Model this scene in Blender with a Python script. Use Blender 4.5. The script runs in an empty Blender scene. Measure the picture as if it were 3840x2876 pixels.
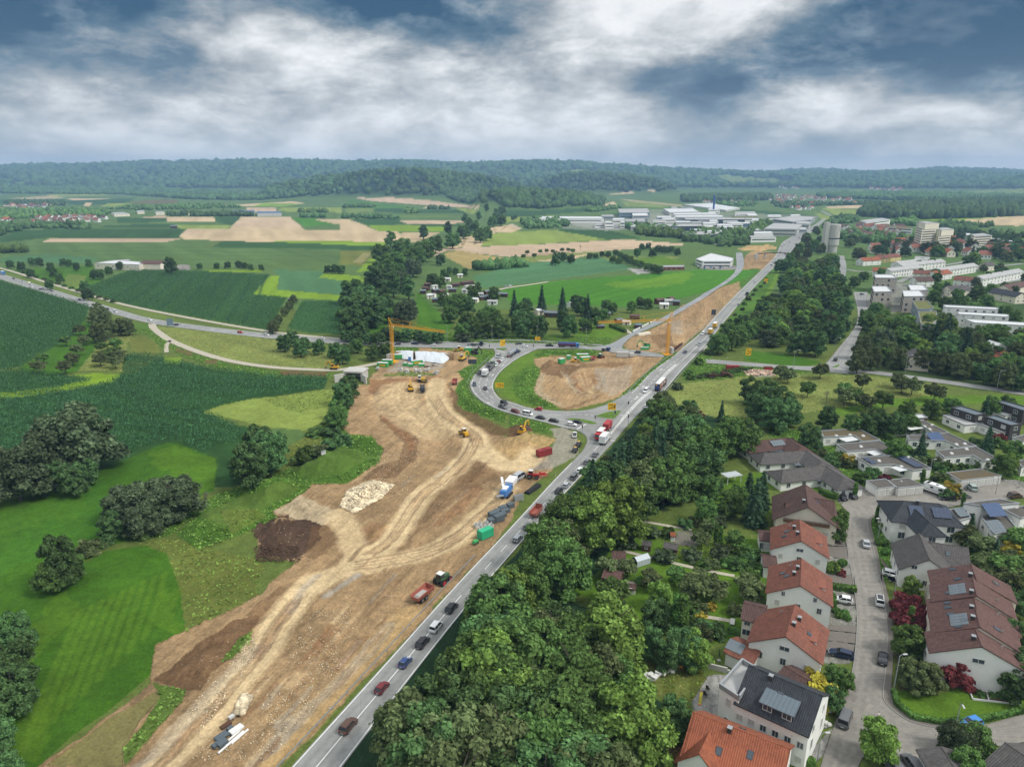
import bpy,bmesh,math,random
import numpy as np
from mathutils import Vector,Matrix,Euler
from mathutils.geometry import tessellate_polygon
random.seed(7);RNG=np.random.default_rng(11)
SC=bpy.context.scene
COL=SC.collection
rad=math.radians
CAMH,FPX,CX,CY,PITCH=90.0,2642.0,1920.0,1438.0,rad(16.25)
cam_d=bpy.data.cameras.new('camera');cam=bpy.data.objects.new('camera',cam_d);COL.objects.link(cam)
cam.location=(0,0,CAMH);cam.rotation_euler=(rad(90)-PITCH,0,0)
cam_d.sensor_width=36;cam_d.lens=FPX/3840*36;cam_d.clip_start=1;cam_d.clip_end=60000
SC.camera=cam
SUN_EL,SUN_AZ=rad(48),rad(112)
W=bpy.data.worlds.new('World');SC.world=W;W.use_nodes=True
SC.view_settings.view_transform='Standard';SC.view_settings.look='None'
SC.view_settings.gamma=1;SC.view_settings.use_curve_mapping=False
SC.view_settings.exposure=1.0
CLOUDS=((-34,13,18,7,1.1),(-24,7.5,18,4,.22),(-9,12.3,13,4.4,.95),(31,10,16,5.5,1.4),(16.5,6.2,9,4,.75),(22,1.8,14,2.6,.38),(34,5,10,2,.35),(-36,17,40,5,.3),(11,15.5,13,8,-.75),(23,5.2,8,2.4,-.40),(-18,9,14,4,-.32),(-5,4,22,5,-.14),(20,14,8,6,-.3))
def build_world():
 nt=W.node_tree;N=nt.nodes;L=nt.links;N.clear()
 def n(t,**k):
  o=N.new(t)
  for a,b in k.items():setattr(o,a,b)
  return o
 def link(a,b):L.new(a,b)
 def math_(op,a,b=None,clamp=False):
  m=n('ShaderNodeMath',operation=op);m.use_clamp=clamp
  for i,v in enumerate((a,b)):
   if v is None:continue
   if isinstance(v,(int,float)):m.inputs[i].default_value=v
   else:link(v,m.inputs[i])
  return m.outputs[0]
 def mix(fac,a,b):
  m=n('ShaderNodeMix',data_type='RGBA')
  for s,v in((0,fac),(6,a),(7,b)):
   if isinstance(v,(int,float)):m.inputs[s].default_value=v
   elif isinstance(v,tuple):m.inputs[s].default_value=(*v,1)
   else:link(v,m.inputs[s])
  return m.outputs[2]
 tc=n('ShaderNodeTexCoord');nrm=n('ShaderNodeVectorMath',operation='NORMALIZE');link(tc.outputs['Generated'],nrm.inputs[0])
 sep=n('ShaderNodeSeparateXYZ');link(nrm.outputs[0],sep.inputs[0])
 zc=math_('MAXIMUM',sep.outputs[2],0.0)
 az=math_('ARCTAN2',sep.outputs[0],sep.outputs[1]);el=math_('ARCSINE',sep.outputs[2])
 cv=n('ShaderNodeCombineXYZ');link(az,cv.inputs[0]);link(el,cv.inputs[1])
 def noise(scale,det,rough,off,dist=0.0):
  mp=n('ShaderNodeMapping');mp.inputs['Location'].default_value=off;mp.inputs['Scale'].default_value=(1,1,2.3)
  link(nrm.outputs[0],mp.inputs[0])
  t=n('ShaderNodeTexNoise');t.inputs['Scale'].default_value=scale;t.inputs['Detail'].default_value=det
  t.inputs['Roughness'].default_value=rough;t.inputs['Distortion'].default_value=dist
  link(mp.outputs[0],t.inputs['Vector']);return t.outputs[0]
 def ramp(v,pts):
  r=n('ShaderNodeValToRGB');link(v,r.inputs[0]);e=r.color_ramp.elements
  while len(e)<len(pts):e.new(0.5)
  for q,(p,c)in zip(e,pts):q.position=p;q.color=(*c,1)
  return r.outputs[0]
 big=noise(3.2,2,0.5,(3.1,1.7,0.0))
 fine=noise(7.5,10,0.63,(7.4,2.2,1.0),0.15)
 dark=math_('ADD',math_('MULTIPLY',math_('SUBTRACT',big,0.5),0.45),math_('MULTIPLY',math_('SUBTRACT',fine,0.5),1.9))
 for(u,v,ru,rv,k)in CLOUDS:
  mp=n('ShaderNodeMapping');mp.inputs['Location'].default_value=(-u/ru,-v/rv,0);mp.inputs['Scale'].default_value=(57.2958/ru,57.2958/rv,1);link(cv.outputs[0],mp.inputs[0])
  gt=n('ShaderNodeTexGradient',gradient_type='SPHERICAL');link(mp.outputs[0],gt.inputs[0])
  ma=n('ShaderNodeMath',operation='MULTIPLY_ADD');link(gt.outputs[1],ma.inputs[0]);ma.inputs[1].default_value=k;link(dark,ma.inputs[2]);dark=ma.outputs[0]
 c=ramp(math_('ADD',math_('MULTIPLY',dark,1.0),0.33),((0.0,(.84,.85,.86)),(0.22,(.64,.66,.67)),(0.38,(.47,.495,.51)),(0.54,(.29,.33,.36)),(0.76,(.10,.17,.235)),(1.0,(.02,.072,.14))))
 edge=ramp(fine,((0.30,(.14,.14,.135)),(0.5,(0,0,0))))
 add=n('ShaderNodeMix',data_type='RGBA',blend_type='ADD');add.inputs[0].default_value=.8;link(c,add.inputs[6]);link(edge,add.inputs[7])
 gain=math_('ADD',0.54,math_('MULTIPLY',math_('MULTIPLY',zc,zc),0.75))
 hor=math_('POWER',math_('SUBTRACT',1.0,zc,True),24.0)
 c2=mix(math_('MULTIPLY',hor,.85),add.outputs[2],(.92,.93,.92))
 sc=n('ShaderNodeVectorMath',operation='SCALE');link(c2,sc.inputs[0]);link(gain,sc.inputs['Scale'])
 sky=n('ShaderNodeTexSky',sky_type='NISHITA');sky.sun_disc=False;sky.sun_elevation=SUN_EL;sky.sun_rotation=SUN_AZ
 s2=n('ShaderNodeVectorMath',operation='SCALE');link(sky.outputs[0],s2.inputs[0]);s2.inputs['Scale'].default_value=0.07
 cover=ramp(big,((0.22,(.8,.8,.8)),(0.40,(.97,.97,.97))))
 fin=mix(cover,s2.outputs[0],sc.outputs[0])
 bg=n('ShaderNodeBackground');bg.inputs[1].default_value=1.0;link(fin,bg.inputs[0])
 out=n('ShaderNodeOutputWorld');link(bg.outputs[0],out.inputs[0])
build_world();W.cycles.sampling_method='MANUAL';W.cycles.sample_map_resolution=128
sd=bpy.data.lights.new('sun','SUN');sun=bpy.data.objects.new('sun',sd);COL.objects.link(sun)
sd.energy=1.5;sd.angle=rad(16);sd.color=(1,.96,.9)
sv=Vector((math.sin(SUN_AZ)*math.cos(SUN_EL),math.cos(SUN_AZ)*math.cos(SUN_EL),math.sin(SUN_EL)))
sun.rotation_euler=(-sv).to_track_quat('-Z','Y').to_euler();sun.location=(0,0,400)
cy=SC.cycles
cy.max_bounces=5;cy.diffuse_bounces=3;cy.glossy_bounces=2;cy.transmission_bounces=3;cy.volume_bounces=0;cy.transparent_max_bounces=6
cy.caustics_reflective=False;cy.caustics_refractive=False;cy.sample_clamp_indirect=4
SH=dict(D=(0,0,.576),S=(0,0,1.0),T1=(0,560,1.728),T2=(1280,560,1.728),T3=(2560,560,1.728),M1=(0,960,1.728),M2=(1280,960,1.728),M3=(2560,960,1.728),Q1=(0,1460,2.301),Q2=(960,1460,2.301),Q3=(1920,1460,2.301),Q4=(2880,1460,2.301),B1=(0,2156,2.301),B2=(960,2156,2.301),B3=(1920,2156,2.301),B4=(2880,2156,2.301),I=(1900,740,1.7015),E3=(1400,1230,4.424),E4=(1750,1230,3.687),E5=(2150,1100,4.142))
def Z(s,x,y):
 a=SH[s];return(a[0]+x/a[2],a[1]+y/a[2])
CP,SP=math.cos(PITCH),math.sin(PITCH)
def G(p,z=0.0):
 """ground-plan position of a photo point that stands z metres above the plain"""
 a=(p[0]-CX)/FPX;b=(p[1]-CY)/FPX
 dx,dy,dz=a,CP-b*SP,-SP-b*CP
 t=(z-CAMH)/dz
 return Vector((dx*t,dy*t,z))
def g(s,x,y,z=0.0):return G(Z(s,x,y),z)
def zl(s,*xy):
 return[Z(s,xy[i],xy[i+1])for i in range(0,len(xy),2)]
def proj(X,Y,Zv):
 d=Y*CP-(Zv-CAMH)*SP
 up=Y*SP+(Zv-CAMH)*CP
 return CX+FPX*X/d,CY-FPX*up/d
def ang(a,b):return math.atan2(b[1]-a[1],b[0]-a[0])
def _hash(i,j,s):
 h=(i*374761393+j*668265263+s*1442695041)&0xffffffff
 h=((h^(h>>13))*1274126177)&0xffffffff
 return((h^(h>>16))&0xffff)/65535.0
def vnoise(x,y,s=0):
 x=np.asarray(x,float);y=np.asarray(y,float)
 i=np.floor(x).astype(np.int64);j=np.floor(y).astype(np.int64)
 fx=x-i;fy=y-j;fx=fx*fx*(3-2*fx);fy=fy*fy*(3-2*fy)
 a=_hash(i,j,s);b=_hash(i+1,j,s);c=_hash(i,j+1,s);d=_hash(i+1,j+1,s)
 return(a+(b-a)*fx)*(1-fy)+(c+(d-c)*fx)*fy
def fbm(x,y,o=4,s=0,g_=.5):
 t=0;a=1;w=0
 for k in range(o):
  t=t+a*vnoise(x*2**k,y*2**k,s+k*17);w+=a;a*=g_
 return t/w
MATS={}
def mat(name,col,rough=.8,var=0.12,scale=1.0,bump=0.0,metal=0.0,rnd=0.0,col2=None,spec=0.3,emit=None,coord='Object'):
 if name in MATS:return MATS[name]
 m=bpy.data.materials.new(name);m.use_nodes=True;MATS[name]=m
 nt=m.node_tree;N=nt.nodes;L=nt.links;N.clear()
 out=N.new('ShaderNodeOutputMaterial');b=N.new('ShaderNodeBsdfPrincipled');L.new(b.outputs[0],out.inputs[0])
 b.inputs['Roughness'].default_value=rough;b.inputs['Metallic'].default_value=metal;b.inputs['Specular IOR Level'].default_value=spec
 tc=N.new('ShaderNodeTexCoord');t=N.new('ShaderNodeTexNoise');t.inputs['Scale'].default_value=scale;t.inputs['Detail'].default_value=5;t.inputs['Roughness'].default_value=.65
 L.new(tc.outputs[coord],t.inputs['Vector'])
 mx=N.new('ShaderNodeMix');mx.data_type='RGBA';c=np.array(col)
 c2=np.array(col2)if col2 is not None else c*(1+var);c1=c*(1-var)if col2 is None else c
 mx.inputs[6].default_value=(*np.clip(c1,0,1),1);mx.inputs[7].default_value=(*np.clip(c2,0,1),1)
 r=N.new('ShaderNodeMapRange');r.inputs[1].default_value=.3;r.inputs[2].default_value=.7;L.new(t.outputs[0],r.inputs[0]);L.new(r.outputs[0],mx.inputs[0])
 last=mx.outputs[2]
 if rnd:
  oi=N.new('ShaderNodeObjectInfo');hs=N.new('ShaderNodeHueSaturation');L.new(last,hs.inputs['Color'])
  q=N.new('ShaderNodeMapRange');q.inputs[3].default_value=1-rnd;q.inputs[4].default_value=1+rnd;L.new(oi.outputs['Random'],q.inputs[0]);L.new(q.outputs[0],hs.inputs['Value']);last=hs.outputs[0]
 L.new(last,b.inputs['Base Color'])
 if bump:
  bp=N.new('ShaderNodeBump');bp.inputs['Strength'].default_value=min(1,bump);bp.inputs['Distance'].default_value=.1;L.new(t.outputs[0],bp.inputs['Height']);L.new(bp.outputs[0],b.inputs['Normal'])
 if emit:
  b.inputs['Emission Color'].default_value=(*emit[:3],1);b.inputs['Emission Strength'].default_value=emit[3]
 return m
def roof_mat(name,col,pitch=.34,rnd=0.0,dirt=.35):
 """clay or concrete tiles: courses and columns as fine relief, blotchy weathering"""
 if name in MATS:return MATS[name]
 m=mat(name,col,.75,.18,.7)
 nt=m.node_tree;N=nt.nodes;L=nt.links;b=next(x for x in N if x.type=='BSDF_PRINCIPLED')
 tc=N.new('ShaderNodeTexCoord');sp=N.new('ShaderNodeSeparateXYZ');L.new(tc.outputs['UV'],sp.inputs[0])
 def mth(op,a,v=None):
  o=N.new('ShaderNodeMath');o.operation=op
  for i,q in enumerate((a,v)):
   if q is None:continue
   if isinstance(q,(int,float)):o.inputs[i].default_value=q
   else:L.new(q,o.inputs[i])
  return o.outputs[0]
 fu=mth('FRACT',mth('DIVIDE',sp.outputs[0],pitch));fv=mth('FRACT',mth('DIVIDE',sp.outputs[1],pitch*1.15))
 h=mth('ADD',mth('MULTIPLY',mth('SINE',mth('MULTIPLY',fu,3.14159)),.6),mth('MULTIPLY',fv,-.7))
 bp=N.new('ShaderNodeBump');bp.inputs['Strength'].default_value=.9;bp.inputs['Distance'].default_value=.12;L.new(h,bp.inputs['Height']);L.new(bp.outputs[0],b.inputs['Normal'])
 src=b.inputs['Base Color'].links[0].from_socket
 wn=N.new('ShaderNodeTexWhiteNoise');wn.noise_dimensions='2D';cb=N.new('ShaderNodeCombineXYZ')
 L.new(mth('FLOOR',mth('DIVIDE',sp.outputs[0],pitch)),cb.inputs[0]);L.new(mth('FLOOR',mth('DIVIDE',sp.outputs[1],pitch*1.15)),cb.inputs[1]);L.new(cb.outputs[0],wn.inputs[0])
 k=mth('ADD',mth('MULTIPLY',wn.outputs[0],.4),.8)
 sc=N.new('ShaderNodeVectorMath');sc.operation='SCALE';L.new(src,sc.inputs[0]);L.new(k,sc.inputs['Scale'])
 big=N.new('ShaderNodeTexNoise');big.inputs['Scale'].default_value=.35;big.inputs['Detail'].default_value=4;L.new(tc.outputs['Object'],big.inputs['Vector'])
 mr=N.new('ShaderNodeMapRange');mr.inputs[1].default_value=.48;mr.inputs[2].default_value=.75;mr.inputs[4].default_value=dirt;L.new(big.outputs[0],mr.inputs[0])
 mx=N.new('ShaderNodeMix');mx.data_type='RGBA';L.new(mr.outputs[0],mx.inputs[0]);L.new(sc.outputs[0],mx.inputs[6]);mx.inputs[7].default_value=(*(np.array(col)*.45+np.array((.03,.03,.025))),1)
 L.new(mx.outputs[2],b.inputs['Base Color'])
 return m
def tag(o,label=None,cat=None,group=None,kind=None):
 if label:o['label']=label
 if cat:o['category']=cat
 if group:o['group']=group
 if kind:o['kind']=kind
 return o
def link(o):COL.objects.link(o);return o
def thing(name,label,cat,loc=(0,0,0),rz=0.0,group=None,sc=1.0):
 o=link(bpy.data.objects.new(name,None));o.empty_display_size=.5
 o.location=loc;o.rotation_euler=(0,0,rz);o.scale=(sc,sc,sc)if not hasattr(sc,'__len__')else sc
 return tag(o,label,cat,group)
def ob(name,me,parent=None,loc=(0,0,0),rot=(0,0,0),sc=(1,1,1),m=None):
 o=link(bpy.data.objects.new(name,me));o.parent=parent;o.location=loc;o.rotation_euler=rot;o.scale=sc
 if m is not None and me is not None and not me.materials:me.materials.append(m)
 return o
def copy_tree(o,parent=None,swap=None):
 c=o.copy();link(c);c.parent=parent
 for ch in o.children:copy_tree(ch,c)
 return c
class MB:
 """collects simple solids; several materials by slot"""
 def __init__(s):s.v=[];s.f=[];s.mi=[];s.uv={}
 def add(s,V,F,mi=0):
  b=len(s.v);s.v+=[tuple(p)for p in V];s.f+=[tuple(i+b for i in q)for q in F];s.mi+=[mi]*len(F)
 def box(s,c,d,mi=0,rz=0.0,ry=0.0,top=(1,1)):
  x,y,z=(q/2 for q in d);R=Euler((0,ry,rz)).to_matrix();tx,ty=top
  V=[(-x,-y,-z),(x,-y,-z),(x,y,-z),(-x,y,-z),(-x*tx,-y*ty,z),(x*tx,-y*ty,z),(x*tx,y*ty,z),(-x*tx,y*ty,z)]
  s.add([Vector(c)+R@Vector(p)for p in V],[(0,3,2,1),(4,5,6,7),(0,1,5,4),(1,2,6,5),(2,3,7,6),(3,0,4,7)],mi);return s
 def tube(s,a,b,r0,r1=None,n=8,mi=0,cap=True):
  a=Vector(a);b=Vector(b);r1=r0 if r1 is None else r1;d=(b-a)
  if d.length<1e-6:return s
  q=d.to_track_quat('Z','Y')
  ring=[q@Vector((math.cos(t),math.sin(t),0))for t in(2*math.pi*i/n for i in range(n))]
  V=[a+p*r0 for p in ring]+[b+p*r1 for p in ring]
  F=[(i,(i+1)%n,n+(i+1)%n,n+i)for i in range(n)]
  if cap:F+=[tuple(range(n-1,-1,-1)),tuple(range(n,2*n))]
  s.add(V,F,mi);return s
 def bar(s,a,b,w,h=None,mi=0):
  a=Vector(a);b=Vector(b);h=h or w;d=b-a
  if d.length<1e-6:return s
  q=d.to_track_quat('X','Z')
  V=[]
  for e in(a,b):
   for(y,z)in((-w/2,-h/2),(w/2,-h/2),(w/2,h/2),(-w/2,h/2)):V.append(e+q@Vector((0,y,z)))
  s.add(V,[(0,3,2,1),(4,5,6,7),(0,1,5,4),(1,2,6,5),(2,3,7,6),(3,0,4,7)],mi);return s
 def prism(s,prof,x0,x1,mi=0,axis='x'):
  """side outline (a,z) swept across from x0 to x1"""
  n=len(prof)
  if axis=='y':V=[(a,x0,z)for a,z in prof]+[(a,x1,z)for a,z in prof]
  else:V=[(x0,a,z)for a,z in prof]+[(x1,a,z)for a,z in prof]
  F=[(i,(i+1)%n,n+(i+1)%n,n+i)for i in range(n)]+[tuple(range(n-1,-1,-1)),tuple(range(n,2*n))]
  s.add(V,F,mi);return s
 def mesh(s,name,mats=(),smooth=False):
  me=bpy.data.meshes.new(name);me.from_pydata(s.v,[],s.f)
  for m in mats:me.materials.append(m)
  if len(mats)>1:me.polygons.foreach_set('material_index',s.mi)
  bm=bmesh.new();bm.from_mesh(me);bmesh.ops.recalc_face_normals(bm,faces=bm.faces);bm.to_mesh(me);bm.free()
  if smooth:me.polygons.foreach_set('use_smooth',[True]*len(me.polygons))
  return me
 def obj(s,name,m,parent=None,loc=(0,0,0),rot=(0,0,0),smooth=False):
  mats=m if isinstance(m,(list,tuple))else[m]
  return ob(name,s.mesh(name,mats,smooth),parent,loc,rot)
def np_mesh(name,V,F,mats=(),k=4,smooth=False):
 me=bpy.data.meshes.new(name);V=np.ascontiguousarray(V,np.float32);F=np.ascontiguousarray(F,np.int32)
 me.vertices.add(len(V));me.vertices.foreach_set('co',V.ravel())
 me.loops.add(F.size);me.loops.foreach_set('vertex_index',F.ravel())
 me.polygons.add(len(F));me.polygons.foreach_set('loop_start',np.arange(0,F.size,k,dtype=np.int32))
 if smooth:me.polygons.foreach_set('use_smooth',np.ones(len(F),bool))
 for m in mats:me.materials.append(m)
 me.update(calc_edges=True);return me
def inpoly(px,py,poly):
 c=np.zeros(px.shape,bool);n=len(poly);j=n-1
 for i in range(n):
  xi,yi=poly[i][:2];xj,yj=poly[j][:2]
  if yi!=yj:
   c^=((yi>py)!=(yj>py))&(px<(xj-xi)*(py-yi)/(yj-yi)+xi)
  j=i
 return c
def segdist(px,py,pts):
 best=np.full(px.shape,1e9)
 for a,b in zip(pts[:-1],pts[1:]):
  ax,ay=a[:2];dx,dy=b[0]-ax,b[1]-ay;l2=dx*dx+dy*dy+1e-9
  t=np.clip(((px-ax)*dx+(py-ay)*dy)/l2,0,1)
  best=np.minimum(best,np.hypot(px-ax-t*dx,py-ay-t*dy))
 return best
def smooth_path(pts,step=3.0,rounds=2):
 """rounded, evenly sampled world polyline"""
 P=[Vector((p[0],p[1]))for p in pts]
 for _ in range(rounds):
  Q=[P[0]]
  for a,b in zip(P[:-1],P[1:]):Q+=[a*.75+b*.25,a*.25+b*.75]
  P=Q+[P[-1]]
 out=[P[0]];acc=0
 for a,b in zip(P[:-1],P[1:]):
  d=(b-a).length;t=step-acc
  while t<d:out.append(a+(b-a)*(t/d));t+=step
  acc=d-(t-step)
 out.append(P[-1]);return out
def wl(pts):return[Vector(G(p)[:2])for p in pts]
def resample(P,n):
 d=[0]
 for a,b in zip(P[:-1],P[1:]):d.append(d[-1]+(b-a).length)
 out=[]
 for k in range(n):
  t=d[-1]*k/(n-1);i=max(0,min(len(P)-2,next((j for j in range(len(d)-1)if d[j+1]>=t),len(P)-2)))
  out.append(P[i].lerp(P[i+1],0 if d[i+1]==d[i]else(t-d[i])/(d[i+1]-d[i])))
 return out
def sm(P,r=2):
 for _ in range(r):
  Q=[P[0]]
  for a,b in zip(P[:-1],P[1:]):Q+=[a*.75+b*.25,a*.25+b*.75]
  P=Q+[P[-1]]
 return P
FLAT=[]
ROADS=[]
def strip(name,m,L,R,z=.06,n=None):
 L=sm(wl(L));R=sm(wl(R));ln=sum((b-a).length for a,b in zip(L[:-1],L[1:]));n=n or max(8,int(ln/6))
 L=resample(L,n);R=resample(R,n);FLAT.append([tuple(p)for p in L]+[tuple(p)for p in reversed(R)]);ROADS.append((name,m,L,R,z));return L,R
def lane(name,m,wid,pts,z=.05):
 P=resample(sm(wl(pts)),max(6,int(sum((b-a).length for a,b in zip(wl(pts)[:-1],wl(pts)[1:]))/5)))
 L=[];R=[]
 for i,p in enumerate(P):
  t=(P[min(i+1,len(P)-1)]-P[max(i-1,0)]).normalized();nrm=Vector((-t.y,t.x))*wid/2;L.append(p+nrm);R.append(p-nrm)
 FLAT.append([tuple(p)for p in L]+[tuple(p)for p in reversed(R)]);ROADS.append((name,m,L,R,z));return P
def area(name,m,pts,z=.055,rounds=1):
 P=wl(pts);Q=[]
 for i in range(len(P)):
  a,b=P[i],P[(i+1)%len(P)]
  Q+=[a*.8+b*.2,a*.2+b*.8]if rounds else[a]
 FLAT.append([tuple(p)for p in Q]);ROADS.append((name,m,Q,None,z));return Q
HWL=[(700,3310),(1090,2876),(1420,2515),(1699,2203),(1920,1973),(2085,1790),(2181,1697),(2260,1600),(2343,1496),(2387,1453),(2435,1399),(2488,1361),(2536,1327),(2565,1300),(2633,1245),(2676,1192),(2780,1084),(2907,965),(2919,936),(2934,905),(3000,875),(3062,838),(3092,818)]
HWR=[(990,3270),(1286,2869),(1610,2450),(1760,2262),(1920,2073),(2116,1851),(2298,1664),(2342,1608),(2400,1545),(2441,1505),(2497,1464),(2536,1414),(2575,1370),(2618,1325),(2650,1291),(2751,1163),(2861,1041),(2948,965),(2982,930),(3005,900),(3034,880),(3074,845),(3098,820)]
HW=strip('highway','asphalt',HWL,HWR,.07)
LRT=zl('M1',-500,-30,0,112,320,212,600,297,760,345,960,405,1200,440,1560,485,1900,515,2212,545)+zl('M2',500,553,900,560,1300,566,1500,576,1700,592,1850,605,1990,622,2096,640)
LRB=zl('M1',-500,0,0,150,320,250,580,330,740,378,960,437,1200,470,1560,515,1850,545,2212,572)+zl('M2',300,588,520,592,900,600,1240,604,1450,598,1650,606,1780,630,1930,648,2090,656)
LR=strip('federal_road','asphalt',LRT,LRB,.066)
RAMPO=zl('M2',985,590,1000,638,955,680,860,765,828,830,850,890,920,950,1020,1000,1120,1030)+zl('Q3',100,240,300,290,470,338,560,352,640,400,652,450,600,552)
RAMPI=zl('M2',1290,598,1240,616,1130,670,1030,750,985,820,985,870,1030,930)+zl('Q3',0,110,150,165,420,190,650,182,850,120,1000,20,1090,-20,1150,60,960,330,700,520)
RA=area('slip_road','asphalt',RAMPO+RAMPI[::-1],.058)
SRL=zl('E5',300,830,470,815,600,785,830,650,940,600,1180,490,1600,260,2050,0)+zl('M3',100,262,240,188,330,120,352,70,345,0)+zl('T3',346,670)
SRR=zl('E5',800,900,755,850,765,800,870,700,1000,620,1360,475,1700,270,2071,55)+zl('M3',200,228,330,152,402,78,392,0)+zl('T3',384,670)
SR=strip('new_road','fresh_asphalt',SRL,SRR,.062)
UR=strip('underpass_road','asphalt',zl('M3',150,668,400,688,700,714,900,716,1010,700),zl('M3',150,694,400,712,700,734,860,746,1080,766),.06)
US=strip('side_street','asphalt',zl('M3',905,722,960,660,1030,570,1090,505,1138,420,1132,330,1112,265,1110,235),zl('M3',1180,776,1090,740,1097,660,1120,560,1172,440,1208,370,1186,300,1200,232),.064)
lane('side_street','asphalt',7,zl('M3',1090,735,1400,775,1800,830,2212,890,2500,930));lane('side_street','asphalt',7,zl('M3',1005,185,1035,110,1040,60,1025,0)+zl('T3',1030,690))
lane('farm_track','gravel',3.6,zl('M1',-100,55,0,78,140,118,300,172,420,207,720,297,1000,360,1500,452,1760,492,1900,510,2212,537));lane('footpath','asphalt',2.6,zl('M2',900,548,1200,545,1320,553,1500,567,1690,578))
lane('site_track','gravel',4.4,zl('M1',985,440,992,470,1040,505,1100,548,1280,622,1500,686,1800,727,2080,738,2212,742)+zl('E3',350,530));lane('farm_track','gravel',2.2,zl('M1',1100,548,1075,580,1080,625));lane('farm_track','gravel',4,zl('M2',1010,222,1080,205,1200,190,1340,168));lane('farm_track','gravel',3,zl('M2',1830,470,1870,500,1900,505))
ST=area('residential_street','street',zl('Q4',612,978,705,1075,665,1250,690,1400,735,1657)+zl('B4',742,0,772,300,766,560,722,900,655,1060,560,1320,450,1657,380,1900,740,1900,790,1590,900,1530,1010,1620,1080,1900,1300,1900,1330,1640,1420,1500,1600,1470,1950,1480,2209,1440,2600,1380,2600,1150,2209,1195,1850,1300,1520,1330,1250,1282,1100,1190,1000,1095,990,1010,1010,900,1032,560,1020,300,962,0)+zl('Q4',958,1657,920,1400,870,1240,850,1110,960,1060,1075,1002,1560,1022,1700,985,2209,935,2500,890,2500,800,2209,848,1750,880,1340,882,850,908))
area('pavement','walk',zl('Q4',850,1110,960,1060,985,1066,900,1105,888,1150,905,1250,945,1380,990,1657,958,1657,920,1400,870,1240),.12);area('pavement','walk',zl('B4',962,0,992,0,1065,300,1085,560,1075,800,1062,990,1075,1090,1180,1190,1300,1250,1520,1300,1520,1330,1250,1282,1100,1190,1000,1095,990,1010,1010,900,1032,560,1020,300),.12)
area('parking_yard','street',zl('Q4',600,975,560,900,740,830,850,900,1340,870,1560,895,1720,885,1730,830,2010,790,2209,850,1750,884,1340,890,850,912),.045)
area('parking_yard','street',zl('I',1240,440,1290,425,1440,430,1470,445,1460,465,1250,462),.05);area('industrial_road','asphalt',zl('I',1300,300,1430,262,1500,235,1640,175,1700,160,1660,180,1520,240,1440,275,1340,302),.05);lane('industrial_road','asphalt',8,zl('I',690,150,700,190,715,215,640,200));lane('country_road','asphalt',8,zl('T3',960,430,930,415,900,400));lane('farm_track','gravel',4,zl('T2',1170,516,1120,500,1108,486));area('farm_yard','street',zl('M1',900,78,1090,62,1230,55,1235,92,1090,92,940,84),.05)
DRIVES=[('Q4',495,1345,665,1352,672,1250,505,1240),('Q4',500,1440,690,1465,680,1360,500,1352),('B4',520,-25,735,0,735,85,530,85),('B4',540,160,755,195,760,250,700,262,540,230),('B4',500,470,765,500,768,440,520,430),('B4',490,560,750,590,762,510,500,480),('B4',460,640,730,690,750,600,490,570),('Q4',960,1440,1050,1657,1160,1657,1010,1500),('B4',1000,0,1160,120,1160,60,1120,20)]
for dd in DRIVES:area('driveway','walk',zl(*dd),.05,0)
lane('side_street','asphalt',6,zl('T3',1060,780,1200,800,1450,775,1720,750,1900,715));lane('side_street','asphalt',6,zl('M3',1400,170,1480,130,1640,110,1900,80,2212,50));lane('side_street','asphalt',6,zl('M3',1650,300,1700,250,1900,200,2212,150))
def lin(r,g_,b,k=.82):
 f=lambda c:(c/12.92 if c<=.04045 else((c+.055)/1.055)**2.4)
 return tuple(k*f(q/255)for q in(r,g_,b))
def wpoly(pts):return[tuple(G(p)[:2])for p in pts]
MOUNDS=[]
def mound(s,h,sh,ro,*xy):MOUNDS.append((wpoly(zl(s,*xy)),h,sh,ro))
mound('Q2',-2.6,9,0,850,100,1120,-30,1500,-110,1660,-100,1640,150,1800,290,1960,420,1800,640,1400,600,1150,330)
mound('Q2',4.2,5,.5,260,720,480,600,760,500,890,520,1060,600,930,720,780,800,480,800,300,770)
mound('Q2',4.0,4,.5,780,470,980,395,1100,460,1090,510,860,515)
mound('Q2',4.4,5,.5,-180,900,0,830,180,775,490,830,430,890,150,1040,-60,1060)
mound('Q1',4.2,5,.5,1460,1260,1660,1100,1880,1015,2205,1020,2400,1060,2200,1210,1960,1410,1560,1370)
mound('Q2',4.0,6,.9,-30,1215,170,1100,400,1105,550,1180,480,1300,300,1480,0,1440)
mound('Q2',2.6,6,.5,140,1050,400,920,600,1010,730,1100,560,1170,380,1110)
mound('Q2',1.3,5,.4,720,1010,800,870,1000,790,1190,830,1080,940,850,1070)
mound('Q3',2.6,4,.8,-120,440,130,370,390,440,330,490,100,560,-80,560)
mound('E4',2.6,4,.8,1030,520,1130,432,1290,470,1310,530,1100,560)
mound('E4',2.2,5,.4,620,850,640,690,760,580,940,520,990,640,960,760,900,870,700,890)
mound('E4',2.2,5,.4,660,940,860,870,1000,920,1250,1080,1100,1110,850,1040)
mound('E4',2.0,3,.2,930,370,1100,330,1750,315,1800,345,1500,385,1050,400)
mound('E3',2.2,4,.3,1310,960,1420,960,1660,600,1900,520,1640,900,1650,1100,1900,1300,2200,1400,2200,1480,1700,1460,1400,1280)
mound('E3',1.0,4,.8,0,760,300,700,1080,780,900,830,100,830)
mound('M3',1.5,5,1.0,60,760,350,730,620,760,560,780,100,800)
mound('B1',0.9,4,.5,1320,910,1900,520,2200,300,2200,420,1900,900,1760,1000)
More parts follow.
